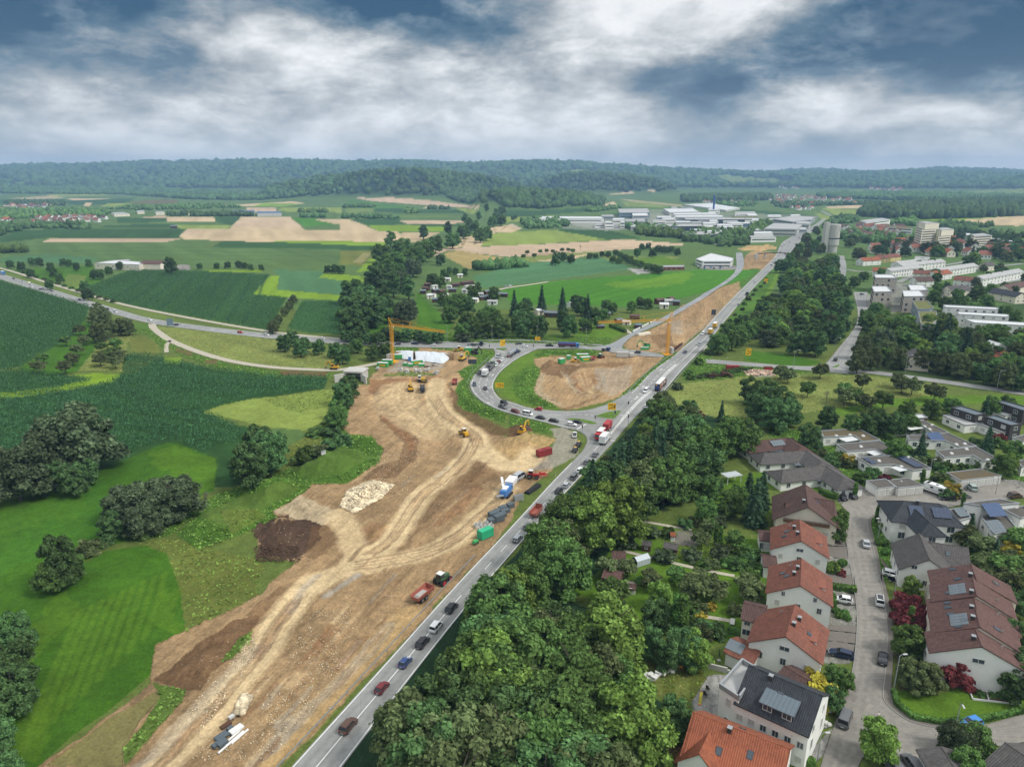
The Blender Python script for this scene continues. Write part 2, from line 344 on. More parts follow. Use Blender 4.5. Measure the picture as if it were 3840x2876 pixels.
def crest(pts,D,w0,w1):
 az=[(Z('D',x,0)[0]-CX)/FPX for x,y in pts];hh=[G((CX,Z('D',x,y)[1]),0)for x,y in pts]
 zz=[]
 for x,y in pts:
  b=(Z('D',x,y)[1]-CY)/FPX
  zz.append(CAMH+D*(-SP-b*CP)/(CP-b*SP))
 return az,zz,D,w0,w1
CRESTS=[crest([(-600,372),(-200,366),(0,362),(120,357),(300,352),(560,347),(640,347),(780,353),(900,352),(1000,355),(1130,351),(1240,351),(1350,358),(1440,363),(1560,369),(1650,372),(1780,374),(1900,372),(2000,371),(2212,376),(2700,384)],7200,2300,1500),crest([(-400,500),(500,470),(600,407),(690,388),(800,377),(880,373),(960,375),(1030,381),(1090,392),(1140,410),(1200,470),(2700,500)],3600,520,700),crest([(-400,500),(1080,480),(1150,392),(1210,378),(1260,373),(1330,375),(1400,383),(1440,398),(1500,420),(1560,480),(2700,500)],4300,500,700),crest([(-400,500),(1500,480),(1600,380),(1680,366),(1770,364),(1840,371),(1880,370),(1990,363),(2090,366),(2212,373),(2700,378)],8600,1500,900),crest([(-400,500),(1900,490),(1990,404),(2060,394),(2130,386),(2212,379),(2400,372),(2700,370)],5200,900,800),crest([(-700,372),(-300,378),(-40,385),(40,388),(110,400),(200,420),(300,480),(2700,500)],4700,700,700),crest([(-400,500),(960,480),(1040,423),(1110,417),(1200,420),(1270,430),(1310,470),(2700,500)],2450,330,400)]
def HZ(x,y):
 x=np.asarray(x,float);y=np.asarray(y,float);h=np.zeros(x.shape)
 far=y>1500
 if far.any():
  t=x/np.maximum(y,1.0);hh=np.zeros(x.shape)
  for az,zz,D,w0,w1 in CRESTS:
   c=np.interp(t,az,zz);u=(y-D-260*np.sin(t*9+D))/np.where(y<D,w0,w1)
   k=np.exp(-u*u*1.6)*np.maximum(c-(18 if D>4000 else 2),0)
   hh=np.maximum(hh,k)
  hh=hh*(1+.20*(fbm(x/520,y/520,3,5)-.5))
  h=np.where(far,h+hh*np.clip((y-1500)/500,0,1),h)
 for poly,H,sh,ro in MOUNDS:
  xs=[p[0]for p in poly];ys=[p[1]for p in poly]
  i=np.nonzero((x>min(xs))&(x<max(xs))&(y>min(ys))&(y<max(ys)))
  if not len(i[0]):continue
  X=x[i];Y=y[i];ins=inpoly(X,Y,poly);d=segdist(X,Y,poly+[poly[0]])
  k=np.where(ins,1-np.exp(-(d/sh)**2),0)
  h[i]+=H*k*(1+ro*(fbm(X/3.2,Y/3.2,3,9)-.5)*1.6)
 return h
def H1(x,y):return float(HZ(np.array([x]),np.array([y]))[0])
def gp(s,x,y):
 """photo point to the ground it shows"""
 p=Z(s,x,y);a=(p[0]-CX)/FPX;b=(p[1]-CY)/FPX;d=np.array([a,CP-b*SP,-SP-b*CP])
 t=GPT;q=d[None]*t[:,None];k=(q[:,2]+CAMH)<HZ(q[:,0],q[:,1]);i=int(np.argmax(k))if k.any()else len(t)-1
 lo,hi_=t[max(i-1,0)],t[i];t2=np.linspace(lo,hi_,40);q=d[None]*t2[:,None];k=(q[:,2]+CAMH)<HZ(q[:,0],q[:,1]);i=int(np.argmax(k))if k.any()else 39
 return Vector((q[i,0],q[i,1],H1(q[i,0],q[i,1])))
GPT=np.geomspace(80,11000,180)
vs=np.arange(3300,690,-4.5);depr=PITCH+np.arctan((vs-CY)/FPX)
rows=CAMH/np.tan(depr);rows=rows[rows<2300]
rows=np.concatenate([np.linspace(30,rows[0],8)[:-1],rows,np.geomspace(2320,9600,112)])
cols=np.linspace(-1.0,1.0,930)
GX=np.outer(rows,cols);GY=np.repeat(rows[:,None],len(cols),1)
GZ=HZ(GX,GY)
dirtmask=np.zeros(GX.shape)
PU,PV=proj(GX,GY,GZ)
cov=np.zeros(GX.shape,np.int8);KEYS=[];col=np.zeros(GX.shape+(3,));typ=np.zeros(GX.shape)
n1=fbm(GX/60,GY/60,4,21);n2=fbm(GX/9,GY/9,3,33);n3=fbm(GX/2.2,GY/2.2,3,41)
JU=(fbm(GX/10,GY/10,5,51,.62)-.5);JV=(fbm(GX/10,GY/10,5,61,.62)-.5)
C=dict(MEAD=lin(70,110,28),LIME=lin(122,152,42),ROUGH=lin(98,114,54),DRY=lin(124,136,70),GD=lin(54,88,44),GM=lin(90,116,62),GL=lin(134,150,72),GB=lin(82,122,80),BG=lin(72,124,32),TAN=lin(196,174,138),TANP=lin(194,170,142),WHEAT=lin(170,152,98),BROWN=lin(118,90,64),DIRT=lin(174,145,107),DLIGHT=lin(222,196,152),DRED=lin(150,108,74),DGREY=lin(172,164,150),SOIL=lin(94,74,60),BEIGE=lin(196,176,142),LAWN=lin(92,124,38),WOOD=lin(42,66,40),HILL=lin(40,64,42),PAVE=lin(150,148,142),GRAV=lin(168,166,160),OLIVE=lin(108,116,54),BANK=lin(78,112,40),SAND=lin(198,166,116))
col[:]=C['ROUGH']
hillm=np.clip((GZ-14)/25,0,1)*(GY>1800);hillm=hillm[...,None]
col[:]=np.where((GY>500)[...,None],np.array(C['GM'])*(.85+.3*n1[...,None]),col)
col[:]=col*(1-hillm)+np.array(C['HILL'])*hillm
def idx(poly,pad=0):
 us=[p[0]for p in poly];ws=[p[1]for p in poly]
 return np.nonzero((PU>min(us)-pad)&(PU<max(us)+pad)&(PV>min(ws)-pad)&(PV<max(ws)+pad))
def cov_id(k):
 if k not in KEYS:KEYS.append(k)
 return KEYS.index(k)+1
def paint(s,c,*xy,t=0.0,jag=0.0,a=1.0,mott=.10):
 jag=jag or(9 if s[0]in 'QB' else 0);jag=max(jag,16)if t==1 and s[0]in 'QB' else jag;poly=zl(s,*xy);i=idx(poly,jag*1.2)
 if not len(i[0]):return
 ins=inpoly(PU[i]+JU[i]*2*jag,PV[i]+JV[i]*1.2*jag,poly)
 j=(i[0][ins],i[1][ins]);k_=c;c=np.array(C[c]if isinstance(c,str)else c)
 v=c*(1+mott*2.4*(n1[j]-.5)+mott*1.6*(n2[j]-.5))[:,None]
 if s in('T1','T2','T3','M1','M2')and t<.9:
  W_=wpoly(poly);e=max(range(len(W_)),key=lambda q:math.dist(W_[q],W_[q-1]));an=ang(W_[e-1],W_[e]);u=-GX[j]*math.sin(an)+GY[j]*math.cos(an);w2=GX[j]*math.cos(an)+GY[j]*math.sin(an);sp=5 if s[0]=='M' else 11
  v=v*(1+.30*(vnoise(u/sp,w2/160,e)-.5)+.16*(vnoise(u/(sp*3.3),w2/300,e+5)-.5))[:,None]
 if isinstance(k_,str):cov[j]=cov_id(k_)
 col[j]=col[j]*(1-a)+v*a;typ[j]=typ[j]*(1-a)+t*a
def stroke(s,c,wid,*xy,t=1.0,a=1.0,soft=.4,jag=0.0,wavy=0.0):
 pts=[tuple(gp(s,xy[i],xy[i+1])[:2])for i in range(0,len(xy),2)]
 pts=[tuple(p)for p in smooth_path(pts,4.0)];xs=[p[0]for p in pts];ys=[p[1]for p in pts];w=wid*1.6
 i=np.nonzero((GX>min(xs)-w)&(GX<max(xs)+w)&(GY>min(ys)-w)&(GY<max(ys)+w))
 if not len(i[0]):return
 d=segdist(GX[i],GY[i],pts)+JU[i]*jag*2
 cov[i]=np.where(d<wid/2,0,cov[i])
 k=np.clip((wid/2-d)/(wid/2*soft+.3)+.5,0,1)[:,None]*a
 c=np.array(C[c]if isinstance(c,str)else c);k=k*(1-wavy*n2[i][:,None])
 col[i]=col[i]*(1-k)+c*(1+.2*(n2[i]-.5))[:,None]*k;typ[i]=typ[i]*(1-k[:,0])+t*k[:,0]
P=paint
P('T1','GM',0,290,900,260,1400,300,2212,330,2212,780,0,780)
P('T1','GL',300,290,580,285,600,262,740,255,790,275,700,300,330,310)
P('T1','TAN',430,318,740,322,742,334,470,332)
P('T1','GD',0,325,420,322,440,350,0,360)
P('T1','TAN',60,320,330,300,430,318,200,326,a=.7)
P('T1','GD',430,334,860,318,900,300,840,340,780,358,440,362)
P('T1','BROWN',830,344,1000,328,1130,326,1160,342,1090,356,860,350,a=.7)
P('T1','TAN',540,368,556,345,600,346,578,372);P('T1','GL',650,372,700,350,860,352,740,376)
P('T1','TAN',200,358,340,355,330,366,150,368);P('T1','GL',290,420,450,408,460,416,330,430)
P('T1','GM',600,430,900,400,1300,385,1620,380,1620,420,700,440)
P('T1','TAN',1400,365,1650,352,1900,338,1980,352,1700,372);P('T1','TANP',1590,380,1790,379,1790,404,1600,404)
P('T1','GL',1795,380,2212,378,2212,412,1800,402);P('T1','LIME',1700,350,1960,354,1840,372,1640,372)
P('T1','GM',1880,412,2212,412,2212,450,1880,440)
P('T1','GD',760,450,1075,443,1085,472,760,476);P('T1','TANP',900,446,1000,434,1080,434,1075,443,t=.2)
P('T1','TAN',1075,440,1385,437,1396,472,1080,472);P('T1','GD',1388,440,1555,440,1600,496,1500,496,1400,470)
P('T1','GL',1100,497,1500,489,1480,518,1190,518);P('T1','GD',680,492,1130,484,1130,508,640,512)
P('T1','GD',0,570,130,522,760,514,1190,518,1158,580,300,574,0,606)
P('T1','TANP',270,601,330,575,1180,579,1090,598)
P('T1','TAN',1160,562,1212,520,1490,517,1560,440,1880,440,1976,522,2212,526,2212,598,1530,598,1180,582)
P('T1','TANP',1560,440,1880,440,1960,512,1500,500,a=.8);P('T1','BG',1880,444,2060,450,2185,487,1980,502)
P('T1','TAN',2020,452,2212,455,2212,488,2180,487);P('T1','TANP',1160,562,1212,520,1310,518,1280,565,a=.8)
P('T1','GM',0,608,1090,598,1740,602,2212,640,2212,770,1000,720,0,735)
P('T1','GD',1370,636,1440,596,1760,600,2212,616,2212,648);P('T1','LIME',1745,594,2212,598,2212,616,1900,610)
P('T1','GB',0,702,300,682,640,702,600,742,0,732);P('T1','OLIVE',1310,636,1400,602,1440,596,1370,636,a=.6)
for k,(y0,y1)in enumerate(((625,632),(652,660),(676,684),(705,712))):P('T1','GD',0,y0,2212,y0+12,2212,y1+12,0,y1,a=.25)
P('T2','GM',0,330,900,340,960,480,0,480);P('T2','BG',0,372,60,326,520,384,480,392,20,382,a=.7)
P('T2','TANP',90,316,300,313,540,328,900,373,880,384,540,362,200,336)
P('T2','GL',20,382,200,382,212,410,20,412,a=.5);P('T2','GD',210,384,430,388,440,412,215,410);P('T2','GD',480,390,800,396,800,418,480,418)
P('T2','TAN',520,382,580,362,640,366,560,388,a=.7);P('T2','GL',740,385,880,388,860,425,780,398)
P('T2','GM',0,414,900,420,900,462,0,452);P('T2','LIME',300,432,700,432,660,440,320,440,a=.4)
P('T2','TAN',-10,452,50,455,244,531,-10,531);P('T2','GD',60,455,370,448,440,488,170,491)
P('T2','TANP',370,460,780,462,795,480,440,489);P('T2','LIME',170,490,720,500,660,532,244,536)
P('T2','GD',440,487,760,482,760,500,540,500)
P('T2','TAN',-10,530,360,535,400,560,350,602,-10,602);P('T2','LIME',-10,597,300,600,290,628,-10,620)
P('T2','GD',-10,620,280,630,230,662,-10,657);P('T2','OLIVE',-10,657,230,660,200,755,-10,752);P('T2','TAN',70,730,150,668,200,668,130,745,a=.3)
P('T2','LIME',205,695,290,700,180,785,90,800);P('T2','TAN',390,540,640,543,480,602,380,600)
P('T2','TAN',960,512,1110,484,1172,516,1110,536,960,546);P('T2','TAN',690,640,712,600,760,575,932,550,908,630)
P('T2','GL',908,628,932,550,1170,531,1390,524,1560,545,1722,586,1100,624);P('T2','GD',1390,525,1450,514,1700,520,1945,576,1722,586)
P('T2','TANP',580,705,600,640,690,641,1400,610,1830,585,2212,612,2212,622,1600,668,1110,702,690,652)
P('T2','WHEAT',665,672,770,655,1195,735,830,778,700,722,mott=.2);P('T2','DRY',1110,700,1600,665,1740,672,1240,735);P('T2','TAN',1260,725,1500,690,1600,680,1500,715,1260,732)
P('T2','GM',500,700,660,690,820,775,700,800,620,830,500,840)
P('T2','GB',850,825,1200,735,1340,725,1720,698,1890,770,1820,785,1100,880,890,900)
P('T2','GD',1040,400,1400,393,1700,368,1790,375,1500,412,1150,442,1060,440);P('T2','GL',960,478,1060,440,1150,442,1400,430,1180,470)
P('T2','TAN',1690,360,1760,338,1800,365,1700,372);P('T2','TAN',1800,320,2212,360,2212,372,1900,345,a=.6);P('T2','GL',1800,330,2000,350,2150,380,1850,370,a=.7)
P('T2','GL',1400,140,1560,132,1680,142,1620,152,1440,156,a=.8);P('T2','GL',1950,152,2020,152,2020,168,1970,168,a=.8);P('T2','TAN',1690,288,1840,278,1900,285,1780,296);P('T2','TAN',1820,275,1890,274,1880,292,1830,290);P('T2','TAN',1980,262,2040,262,2030,274,1990,272)
P('T3','GM',0,330,900,390,1000,440,900,470,500,420,0,400)
P('T3','GD',360,385,860,432,900,456,560,430,380,405);P('T3','GL',850,408,1000,442,960,470,900,456)
P('T3','TAN',930,372,1190,360,1180,381,940,386);P('T3','GL',900,385,1130,390,1130,420,1000,430);P('T3','TAN',1370,340,1620,336,1620,346,1380,346)
P('T3','TAN',1740,462,2212,428,2330,440,2330,505,1830,482);P('T3','LIME',1480,452,2150,428,2212,428,1760,464,1500,462)
P('T3','GM',1890,512,2212,495,2400,495,2400,556,1980,545);P('T3','DRY',1980,545,2400,556,2400,580,2100,575)
P('T3','GL',180,176,240,165,560,190,720,222,640,235,260,225,200,190,a=.75);P('T3','TAN',0,214,85,232,80,240,0,238);P('T3','GL',1070,268,1170,264,1160,282,1100,282);P('T3','GL',1740,292,1900,268,2212,252,2212,300,1900,302,a=.6)
P('T1','GL',1890,205,2000,200,2040,215,1930,228,a=.6);P('T1','GL',1480,238,1530,230,1520,246,a=.7);P('T1','OLIVE',0,185,200,225,260,262,0,265,a=.5)
P('T2','OLIVE',340,215,700,205,760,235,640,265,420,235,a=.45,jag=12)
P('T2','GRAV',1180,480,2212,400,2212,520,1900,525,1500,520,a=.35);P('I','GRAV',380,150,640,160,730,190,640,215,440,185,a=.6);P('I','GRAV',700,70,2000,120,1900,230,1300,300,900,200,a=.35)
P('M1','MEAD',0,100,600,60,700,250,300,170,0,90,mott=.25);P('M1','DRY',360,190,450,120,560,130,520,215,420,205,a=.6,jag=6)
P('M1','PAVE',900,75,1090,60,1220,55,1230,92,1090,92,950,85);P('M1','LIME',1330,92,1700,92,1690,108,1300,104)
P('M1','GD',560,200,860,85,1180,92,1750,122,1640,250,1860,268,1740,480,1500,440,1000,350,720,290,580,245,t=.5)
P('M1','GB',1760,90,2080,100,2212,135,2300,250,2212,252,1800,225,1810,130,t=.5);P('M1','LIME',1640,250,1752,128,1808,128,1795,218,2212,255,2190,290,1860,268)
P('M1','LIME',2070,140,2100,108,2212,118,2400,140,2380,170,2212,160);P('M1','GD',1860,470,1960,290,2190,288,2300,300,2260,510,2000,500,t=.5)
P('M1','ROUGH',420,205,720,290,1000,355,1500,445,1760,490,2212,540,2212,600,1900,545,1200,470,700,375,560,320,0,150,0,95)
P('M1','GD',-400,60,0,165,300,245,580,325,560,400,480,510,330,600,130,720,0,735,-400,740,t=.5);P('M1','MEAD',120,730,330,600,480,510,560,400,640,460,690,500,620,610,520,740,420,770,200,760)
P('M1','DRY',510,740,600,620,690,520,780,500,850,510,800,660,790,750,a=.8,jag=8);P('M1','OLIVE',840,530,940,520,1020,560,1040,620,980,650,850,640,t=.5)
P('M1','GD',-400,735,100,740,420,775,600,800,580,830,340,885,0,920,-400,935,t=.5)
P('M1','LIME',-200,900,160,870,360,850,560,800,480,770,640,760,800,770,760,810,660,835,500,850,250,905,0,930,-200,935,t=.4,jag=10)
P('M1','GD',800,660,850,640,1050,650,1180,690,1400,740,2130,790,2100,860,1600,940,1310,1005,1000,960,740,800,790,775,t=.5)
P('M1','OLIVE',800,690,900,640,1040,630,1100,660,1000,680,860,770,790,770,a=.4,t=.5,jag=10);P('M1','LIME',1060,660,1180,655,1160,700,1060,695,a=.7,jag=6)
P('M1','GD',-400,930,0,925,260,900,660,835,740,810,1000,965,1330,1005,1500,1090,2212,1200,1500,1500,0,1500,-400,1500,t=.5)
P('M1','DRY',1010,455,1200,465,1560,510,1850,555,2212,650,2212,735,1800,715,1500,675,1280,605,1080,530,1010,490,mott=.25);P('M1','BANK',850,430,980,450,1000,490,1090,545,1060,600,940,510,850,500,a=.8,jag=8)
P('M1','BANK',1100,560,1280,640,1500,700,1800,745,2140,745,2150,790,1700,770,1400,735,1150,640,a=.85,jag=10);P('M1','BROWN',1800,740,2130,752,2110,785,1830,770,t=1,jag=10,a=.8);P('M1','BROWN',1330,672,1420,678,1400,702,1330,695,t=1,jag=6,a=.7);P('M1','BROWN',1130,590,1250,625,1240,650,1150,625,t=1,jag=8,a=.6)
P('Q2','GL',-200,190,0,80,640,0,700,60,640,130,560,300,420,360,120,330,-60,290,mott=.2);P('Q1','GL',1750,200,1900,140,2209,80,2300,100,2300,320,1980,250,mott=.2);P('Q2','OLIVE',60,80,400,30,660,0,600,150,300,200,a=.3,jag=15)
P('Q1','MEAD',-600,1000,0,980,480,850,900,680,1450,450,1530,460,1870,600,1850,880,1640,940,1200,1300,900,1350,600,1600,450,1900,-700,2600,mott=.26)
P('Q1','LIME',1250,540,1480,460,1860,600,1850,850,1640,930,1600,800,1400,700,a=.18,jag=70);P('Q1','LIME',-300,1030,400,940,900,800,600,1100,0,1300,-300,1300,a=.12,jag=80)
P('Q1','MEAD',560,1657,900,1420,1270,1340,1440,1400,1540,1657,mott=.26);P('B1','MEAD',-900,1900,-200,1000,0,600,300,260,560,0,900,-200,1300,-250,1540,0,1600,400,1560,580,1250,900,900,1190,600,1400,330,1657,100,1850,-300,2200,mott=.26)
P('B1','LIME',240,380,420,180,620,60,640,300,420,620,220,800,a=.2,jag=70);P('B1','LIME',120,1650,160,1100,400,1000,500,1300,330,1640,a=.18,jag=70);P('B1','LIME',1400,150,1560,130,1590,400,1500,560,1400,450,a=.18,jag=70)
P('Q1','OLIVE',1180,1320,1480,1280,1960,1410,2209,1460,2300,1560,2100,1760,1560,1760,1440,1420,jag=10,mott=.25,a=.8);P('B1','OLIVE',1540,0,2209,-60,2209,180,2000,330,1700,600,1240,920,1350,780,1560,580,1600,400,jag=8,mott=.25,a=.75)
P('Q1','BANK',1200,1290,1660,1040,1840,920,2209,780,2209,1020,1880,1015,1660,1100,1460,1260,jag=12,mott=.2);P('Q2','BANK',-100,820,250,700,480,590,760,470,800,400,1000,390,1110,470,1080,600,900,740,760,810,480,810,440,900,140,1050,180,1120,0,1200,-500,1380,-700,1250,-300,900,jag=10,mott=.3)
P('Q2','ROUGH',280,700,480,600,760,500,900,530,1000,580,800,700,480,760,a=.35,jag=20);P('Q2','ROUGH',-500,1100,0,860,200,790,400,840,100,1000,-200,1200,a=.5,jag=20);P('Q1','OLIVE',1900,1050,2209,1030,2300,1100,2000,1250,a=.5,jag=18)
P('Q2','BANK',480,470,620,300,640,100,700,0,830,-40,830,60,780,300,790,400,jag=10);P('Q2','GM',200,480,120,330,400,355,440,400,250,510);P('Q2','OLIVE',200,600,240,510,450,400,620,440,480,590,250,680,jag=8)
P('Q2','DIRT',830,60,860,-30,1200,-60,1700,-120,1720,60,1690,200,1850,270,2050,380,2330,440,2500,520,2560,700,2300,900,2209,1130,1950,1450,1700,1657,1500,1900,1000,2400,-600,2400,-200,2200,150,1657,370,1500,0,1440,0,1200,180,1100,140,1050,440,880,500,800,760,810,900,740,1060,620,1100,500,1000,390,800,400,760,320,t=1,jag=8,mott=.25)
P('B1','DIRT',350,1657,900,1230,1330,910,1750,560,2209,180,2209,1900,0,2000,t=1,jag=26,mott=.25);P('B2','DIRT',0,190,220,-40,900,-300,1800,-300,1790,0,1350,470,800,1050,200,1657,-900,2300,-900,600,t=1,jag=30,mott=.25)
P('E3','DIRT',-80,860,60,700,200,560,420,500,500,420,780,320,960,330,1400,370,1700,420,1800,500,1650,600,1450,690,1520,800,1400,960,1350,1100,1240,1460,500,1460,-200,1460,t=1,jag=14,mott=.2)
P('E3','DRED',-80,870,700,840,1100,800,1180,830,900,920,600,900,350,930,250,1040,0,1100,-80,1100,t=1,jag=14,a=.7);P('E3','DGREY',230,700,450,520,600,500,1150,600,1180,660,1000,720,500,690,300,740,t=1,jag=10,a=.7)
P('E3','BANK',60,800,250,780,450,730,800,760,1060,770,900,820,300,800,jag=25,a=.8);P('E3','BANK',350,310,740,310,770,370,700,390,360,400,jag=8);P('E3','BANK',960,340,1100,325,1400,340,1850,360,2030,410,2040,460,1900,560,1700,690,1600,900,1580,1000,1640,1090,1800,1230,2212,1400,2212,1560,1700,1450,1450,1330,1340,1180,1380,1000,1480,830,1380,720,1650,620,1720,520,1500,400,1100,380,960,350,jag=16,mott=.3)
P('Q2','BROWN',1660,-60,1740,60,1720,130,1960,250,2209,350,2209,400,2000,390,1830,290,1700,200,t=1,jag=10,a=.8);P('Q3','BROWN',-20,300,180,280,200,360,40,400,-20,400,t=1,jag=8);P('Q3','BANK',-20,215,90,240,290,290,370,330,350,380,200,370,120,290,-20,320,jag=8)
P('Q3','SAND',-220,500,-100,430,130,370,390,440,300,500,200,600,-100,660,t=1,jag=10,a=.8);P('Q3','DGREY',330,330,480,320,590,470,560,560,330,700,100,700,300,560,390,440,t=1,jag=10,a=.75)
P('Q2','SAND',2000,500,2209,470,2260,560,2200,640,2060,560,t=1,jag=10,a=.6)
P('Q2','SOIL',-40,1215,170,1095,400,1100,560,1180,490,1310,300,1490,0,1450,t=1,jag=46,mott=.3);P('Q2','BROWN',480,1190,600,1170,740,1300,500,1480,400,1440,t=1,jag=14,a=.6)
P('Q2','BEIGE',130,1055,400,915,610,1010,740,1100,560,1180,380,1115,t=1,jag=36)
P('Q2','BROWN',1000,20,1080,0,1150,160,1300,300,1390,450,1380,600,1200,760,900,790,1060,640,1240,600,1260,450,1100,280,1010,130,t=1,jag=10,a=.7)
P('Q2','DRED',1050,40,1090,180,1280,330,1370,450,1330,560,1270,420,1100,260,t=1,jag=8,a=.6);P('Q2','DRED',1700,1000,1900,820,1990,860,1700,1120,1500,1220,t=1,jag=14,a=.5);P('Q2','BROWN',1420,1000,1800,640,2000,600,2080,760,1900,860,1600,1060,1400,1180,t=1,jag=16,a=.45)
P('Q2','DRED',880,1250,1000,1150,1240,1180,1100,1330,950,1400,t=1,jag=14,a=.45)
P('B1','BROWN',1320,910,1750,560,2000,380,2209,330,2209,420,2000,700,1830,860,1740,1000,1600,990,t=1,jag=6,a=.85);P('B2','BROWN',-100,330,200,100,300,130,100,330,-60,480,t=1,jag=8,a=.6)
P('B1','ROUGH',400,1657,900,1260,1330,1010,1400,1040,1200,1260,1060,1490,1070,1657,jag=10,a=.6,t=.4);P('B1','BANK',1320,930,1600,990,1580,1080,1350,1330,1080,1657,1060,1500,1250,1260,1380,1050,jag=8,a=.9);P('B1','BANK',1900,740,1980,640,2060,540,2170,480,2160,560,1990,720,jag=8,a=.85)
S_=stroke
S_('Q2','DLIGHT',9,1560,-60,1530,60,1620,220,1780,320,1900,400,1920,500,2060,620,2209,680,2300,650,2400,560,t=.73,jag=1,a=.9)
S_('Q2','DLIGHT',20,1260,10,1200,120,1290,230,1420,330,1540,360,jag=1.2,a=.5,soft=.2)
S_('Q2','DLIGHT',7.5,1900,430,1840,560,1700,720,1500,860,1380,980,1290,1110,1230,1230,1120,1340,980,1420,860,1480,t=.73,jag=1.0,a=.9)
S_('Q2','DLIGHT',7,2180,850,2050,1000,1900,1140,1750,1270,1580,1370,1350,1440,1100,1480,860,1520,660,1600,500,1700,t=.73,jag=1.0,a=.85)
S_('Q2','DLIGHT',7,700,1080,800,1180,830,1300,880,1400,960,1460,1000,1500,t=.73,jag=1.0,a=.75)
S_('B1','DLIGHT',7,2700,60,2560,200,2400,420,2209,740,1900,1080,1600,1400,1330,1700,1200,1850,t=.73,jag=.8,a=.9)
S_('B2','SAND',5.5,1330,340,1180,500,1000,680,800,880,600,1080,400,1290,200,1490,20,1680,t=.73,jag=.8,a=.8);S_('B2','DGREY',2.6,1150,440,900,740,560,1060,300,1300,100,1520,-40,1640,jag=1.2,a=.7,wavy=.5)
S_('B1','DGREY',3,2209,640,2000,820,1750,1100,1500,1380,1300,1560,1150,1680,jag=1.2,a=.6,wavy=.6);S_('B2','DGREY',1.6,880,0,700,120,600,190,jag=.6,a=.8);S_('B2','DGREY',2,520,10,380,150,300,300,jag=1,a=.5)
for off in(0,55,130,185):S_('Q2','DLIGHT',.8,1180+off,-10,1165+off,90,1230+off,200,1400+off*.8,310,a=.7)
rg=random.Random(4)
for k in range(46):
 x=rg.uniform(900,2050);y=rg.uniform(620,1450);
 if not(y>1500-1.15*(x-500)+100 and y<2300-.75*(x)):continue
 dx=rg.uniform(90,260);S_('Q2',rg.choice(('DLIGHT','BROWN','DRED','DGREY','SAND')),rg.uniform(.5,1.4),x,y,x-dx*.55,y+dx*.36,x-dx,y+dx*.82,a=rg.uniform(.25,.6),jag=.5)
for k in range(40):
 x=rg.uniform(100,1250);y=950-.9*(x-400)+rg.uniform(-330,330);dx=rg.uniform(90,300)
 S_('B2',rg.choice(('DLIGHT','BROWN','DRED','DGREY','SAND')),rg.uniform(.4,1.3),x,y,x-dx*.5,y+dx*.52,x-dx,y+dx*1.1,a=rg.uniform(.2,.5),jag=.5)
for o in(-44,-16,12,40):
 c_='BROWN' if abs(o)>30 else 'DRED';w_=.9 if abs(o)>30 else .5;k=dict(a=.5,soft=.2,jag=.3)
 S_('Q2',c_,w_,1900+o,430,1840+o,560,1700+o,720,1500+o,860,1380+o,980,1290+o,1110,1230+o,1230,1120+o,1340,980+o,1420,**k);S_('Q2',c_,w_,2180,850+o,2050,1000+o,1900,1140+o,1750,1270+o,1580,1370+o,1350,1440+o,1100,1480+o,860,1520+o,**k)
 S_('B1',c_,w_,2560+o,200,2400+o,420,2209+o,740,1900+o,1080,1600+o,1400,1330+o,1700,**k);S_('Q2',c_,w_,1530+o,60,1620+o,220,1780+o,320,1900+o,400,1920+o,500,**k)
for k in range(9):S_('B1','LIME',1.3,200+130*k,1500-120*k,420+120*k,900-90*k,700+90*k,300-40*k,t=0,a=.22)
P('E4','LAWN',360,800,420,640,560,490,740,390,860,340,1080,310,1800,310,1830,360,1500,400,930,400,920,480,1000,560,1000,700,930,830,960,920,1290,1080,1270,1140,950,1100,650,1020,470,920,390,840,a=.75,jag=8,mott=.25,t=0)
P('E4','BANK',620,860,640,690,760,570,940,500,1000,560,1000,700,930,830,960,920,1290,1090,1100,1110,850,1040,660,940,jag=14,mott=.3);P('E4','BANK',900,370,1100,310,1750,300,1810,345,1500,380,1050,385,jag=6)
P('E4','DIRT',920,420,1160,390,1860,400,1900,330,2700,360,2700,480,2330,790,2100,960,1700,1080,1400,1140,1280,1100,960,910,920,830,1000,650,1000,560,940,500,t=1,jag=8,mott=.22);P('E4','BROWN',1000,560,1130,430,1300,480,1560,520,1480,620,1330,720,1250,650,1060,640,t=1,jag=12,a=.75);P('E4','DRED',1440,680,1600,600,1800,650,1800,780,1640,880,1480,820,t=1,jag=14,a=.5)
P('E4','BROWN',1560,500,2209,470,2212,510,1900,540,1560,560,1480,620,t=1,jag=8,a=.6);P('E4','DGREY',1780,560,2300,520,2250,800,2000,950,1850,800,t=1,jag=12,a=.45);P('E4','BEIGE',930,830,1000,640,1080,620,1050,800,1050,900,1350,1080,1290,1090,960,920,t=1,jag=10,a=.6)
P('E4','BROWN',1300,1130,1500,1060,1900,900,1700,1040,1400,1150,t=1,jag=8,a=.5)
for k in range(16):S_('E4',rg.choice(('BROWN','DLIGHT','DGREY')),rg.uniform(.5,1.2),1300+40*k,640+rg.uniform(-80,90),1450+34*k,900+rg.uniform(-60,60),1750+rg.uniform(-60,60),960-12*k,a=rg.uniform(.25,.5),jag=.6)
P('E5','DIRT',760,800,870,700,1000,620,1200,560,1380,470,1600,330,2071,60,2200,0,2200,380,1990,560,1780,740,1640,900,1480,930,1180,920,850,870,t=1,jag=8,mott=.2);P('E5','DGREY',1400,460,1600,420,1960,440,1700,640,1560,640,1480,560,t=1,jag=10,a=.5);P('E5','BROWN',1180,660,1480,600,1560,760,1640,860,1300,820,t=1,jag=14,a=.6)
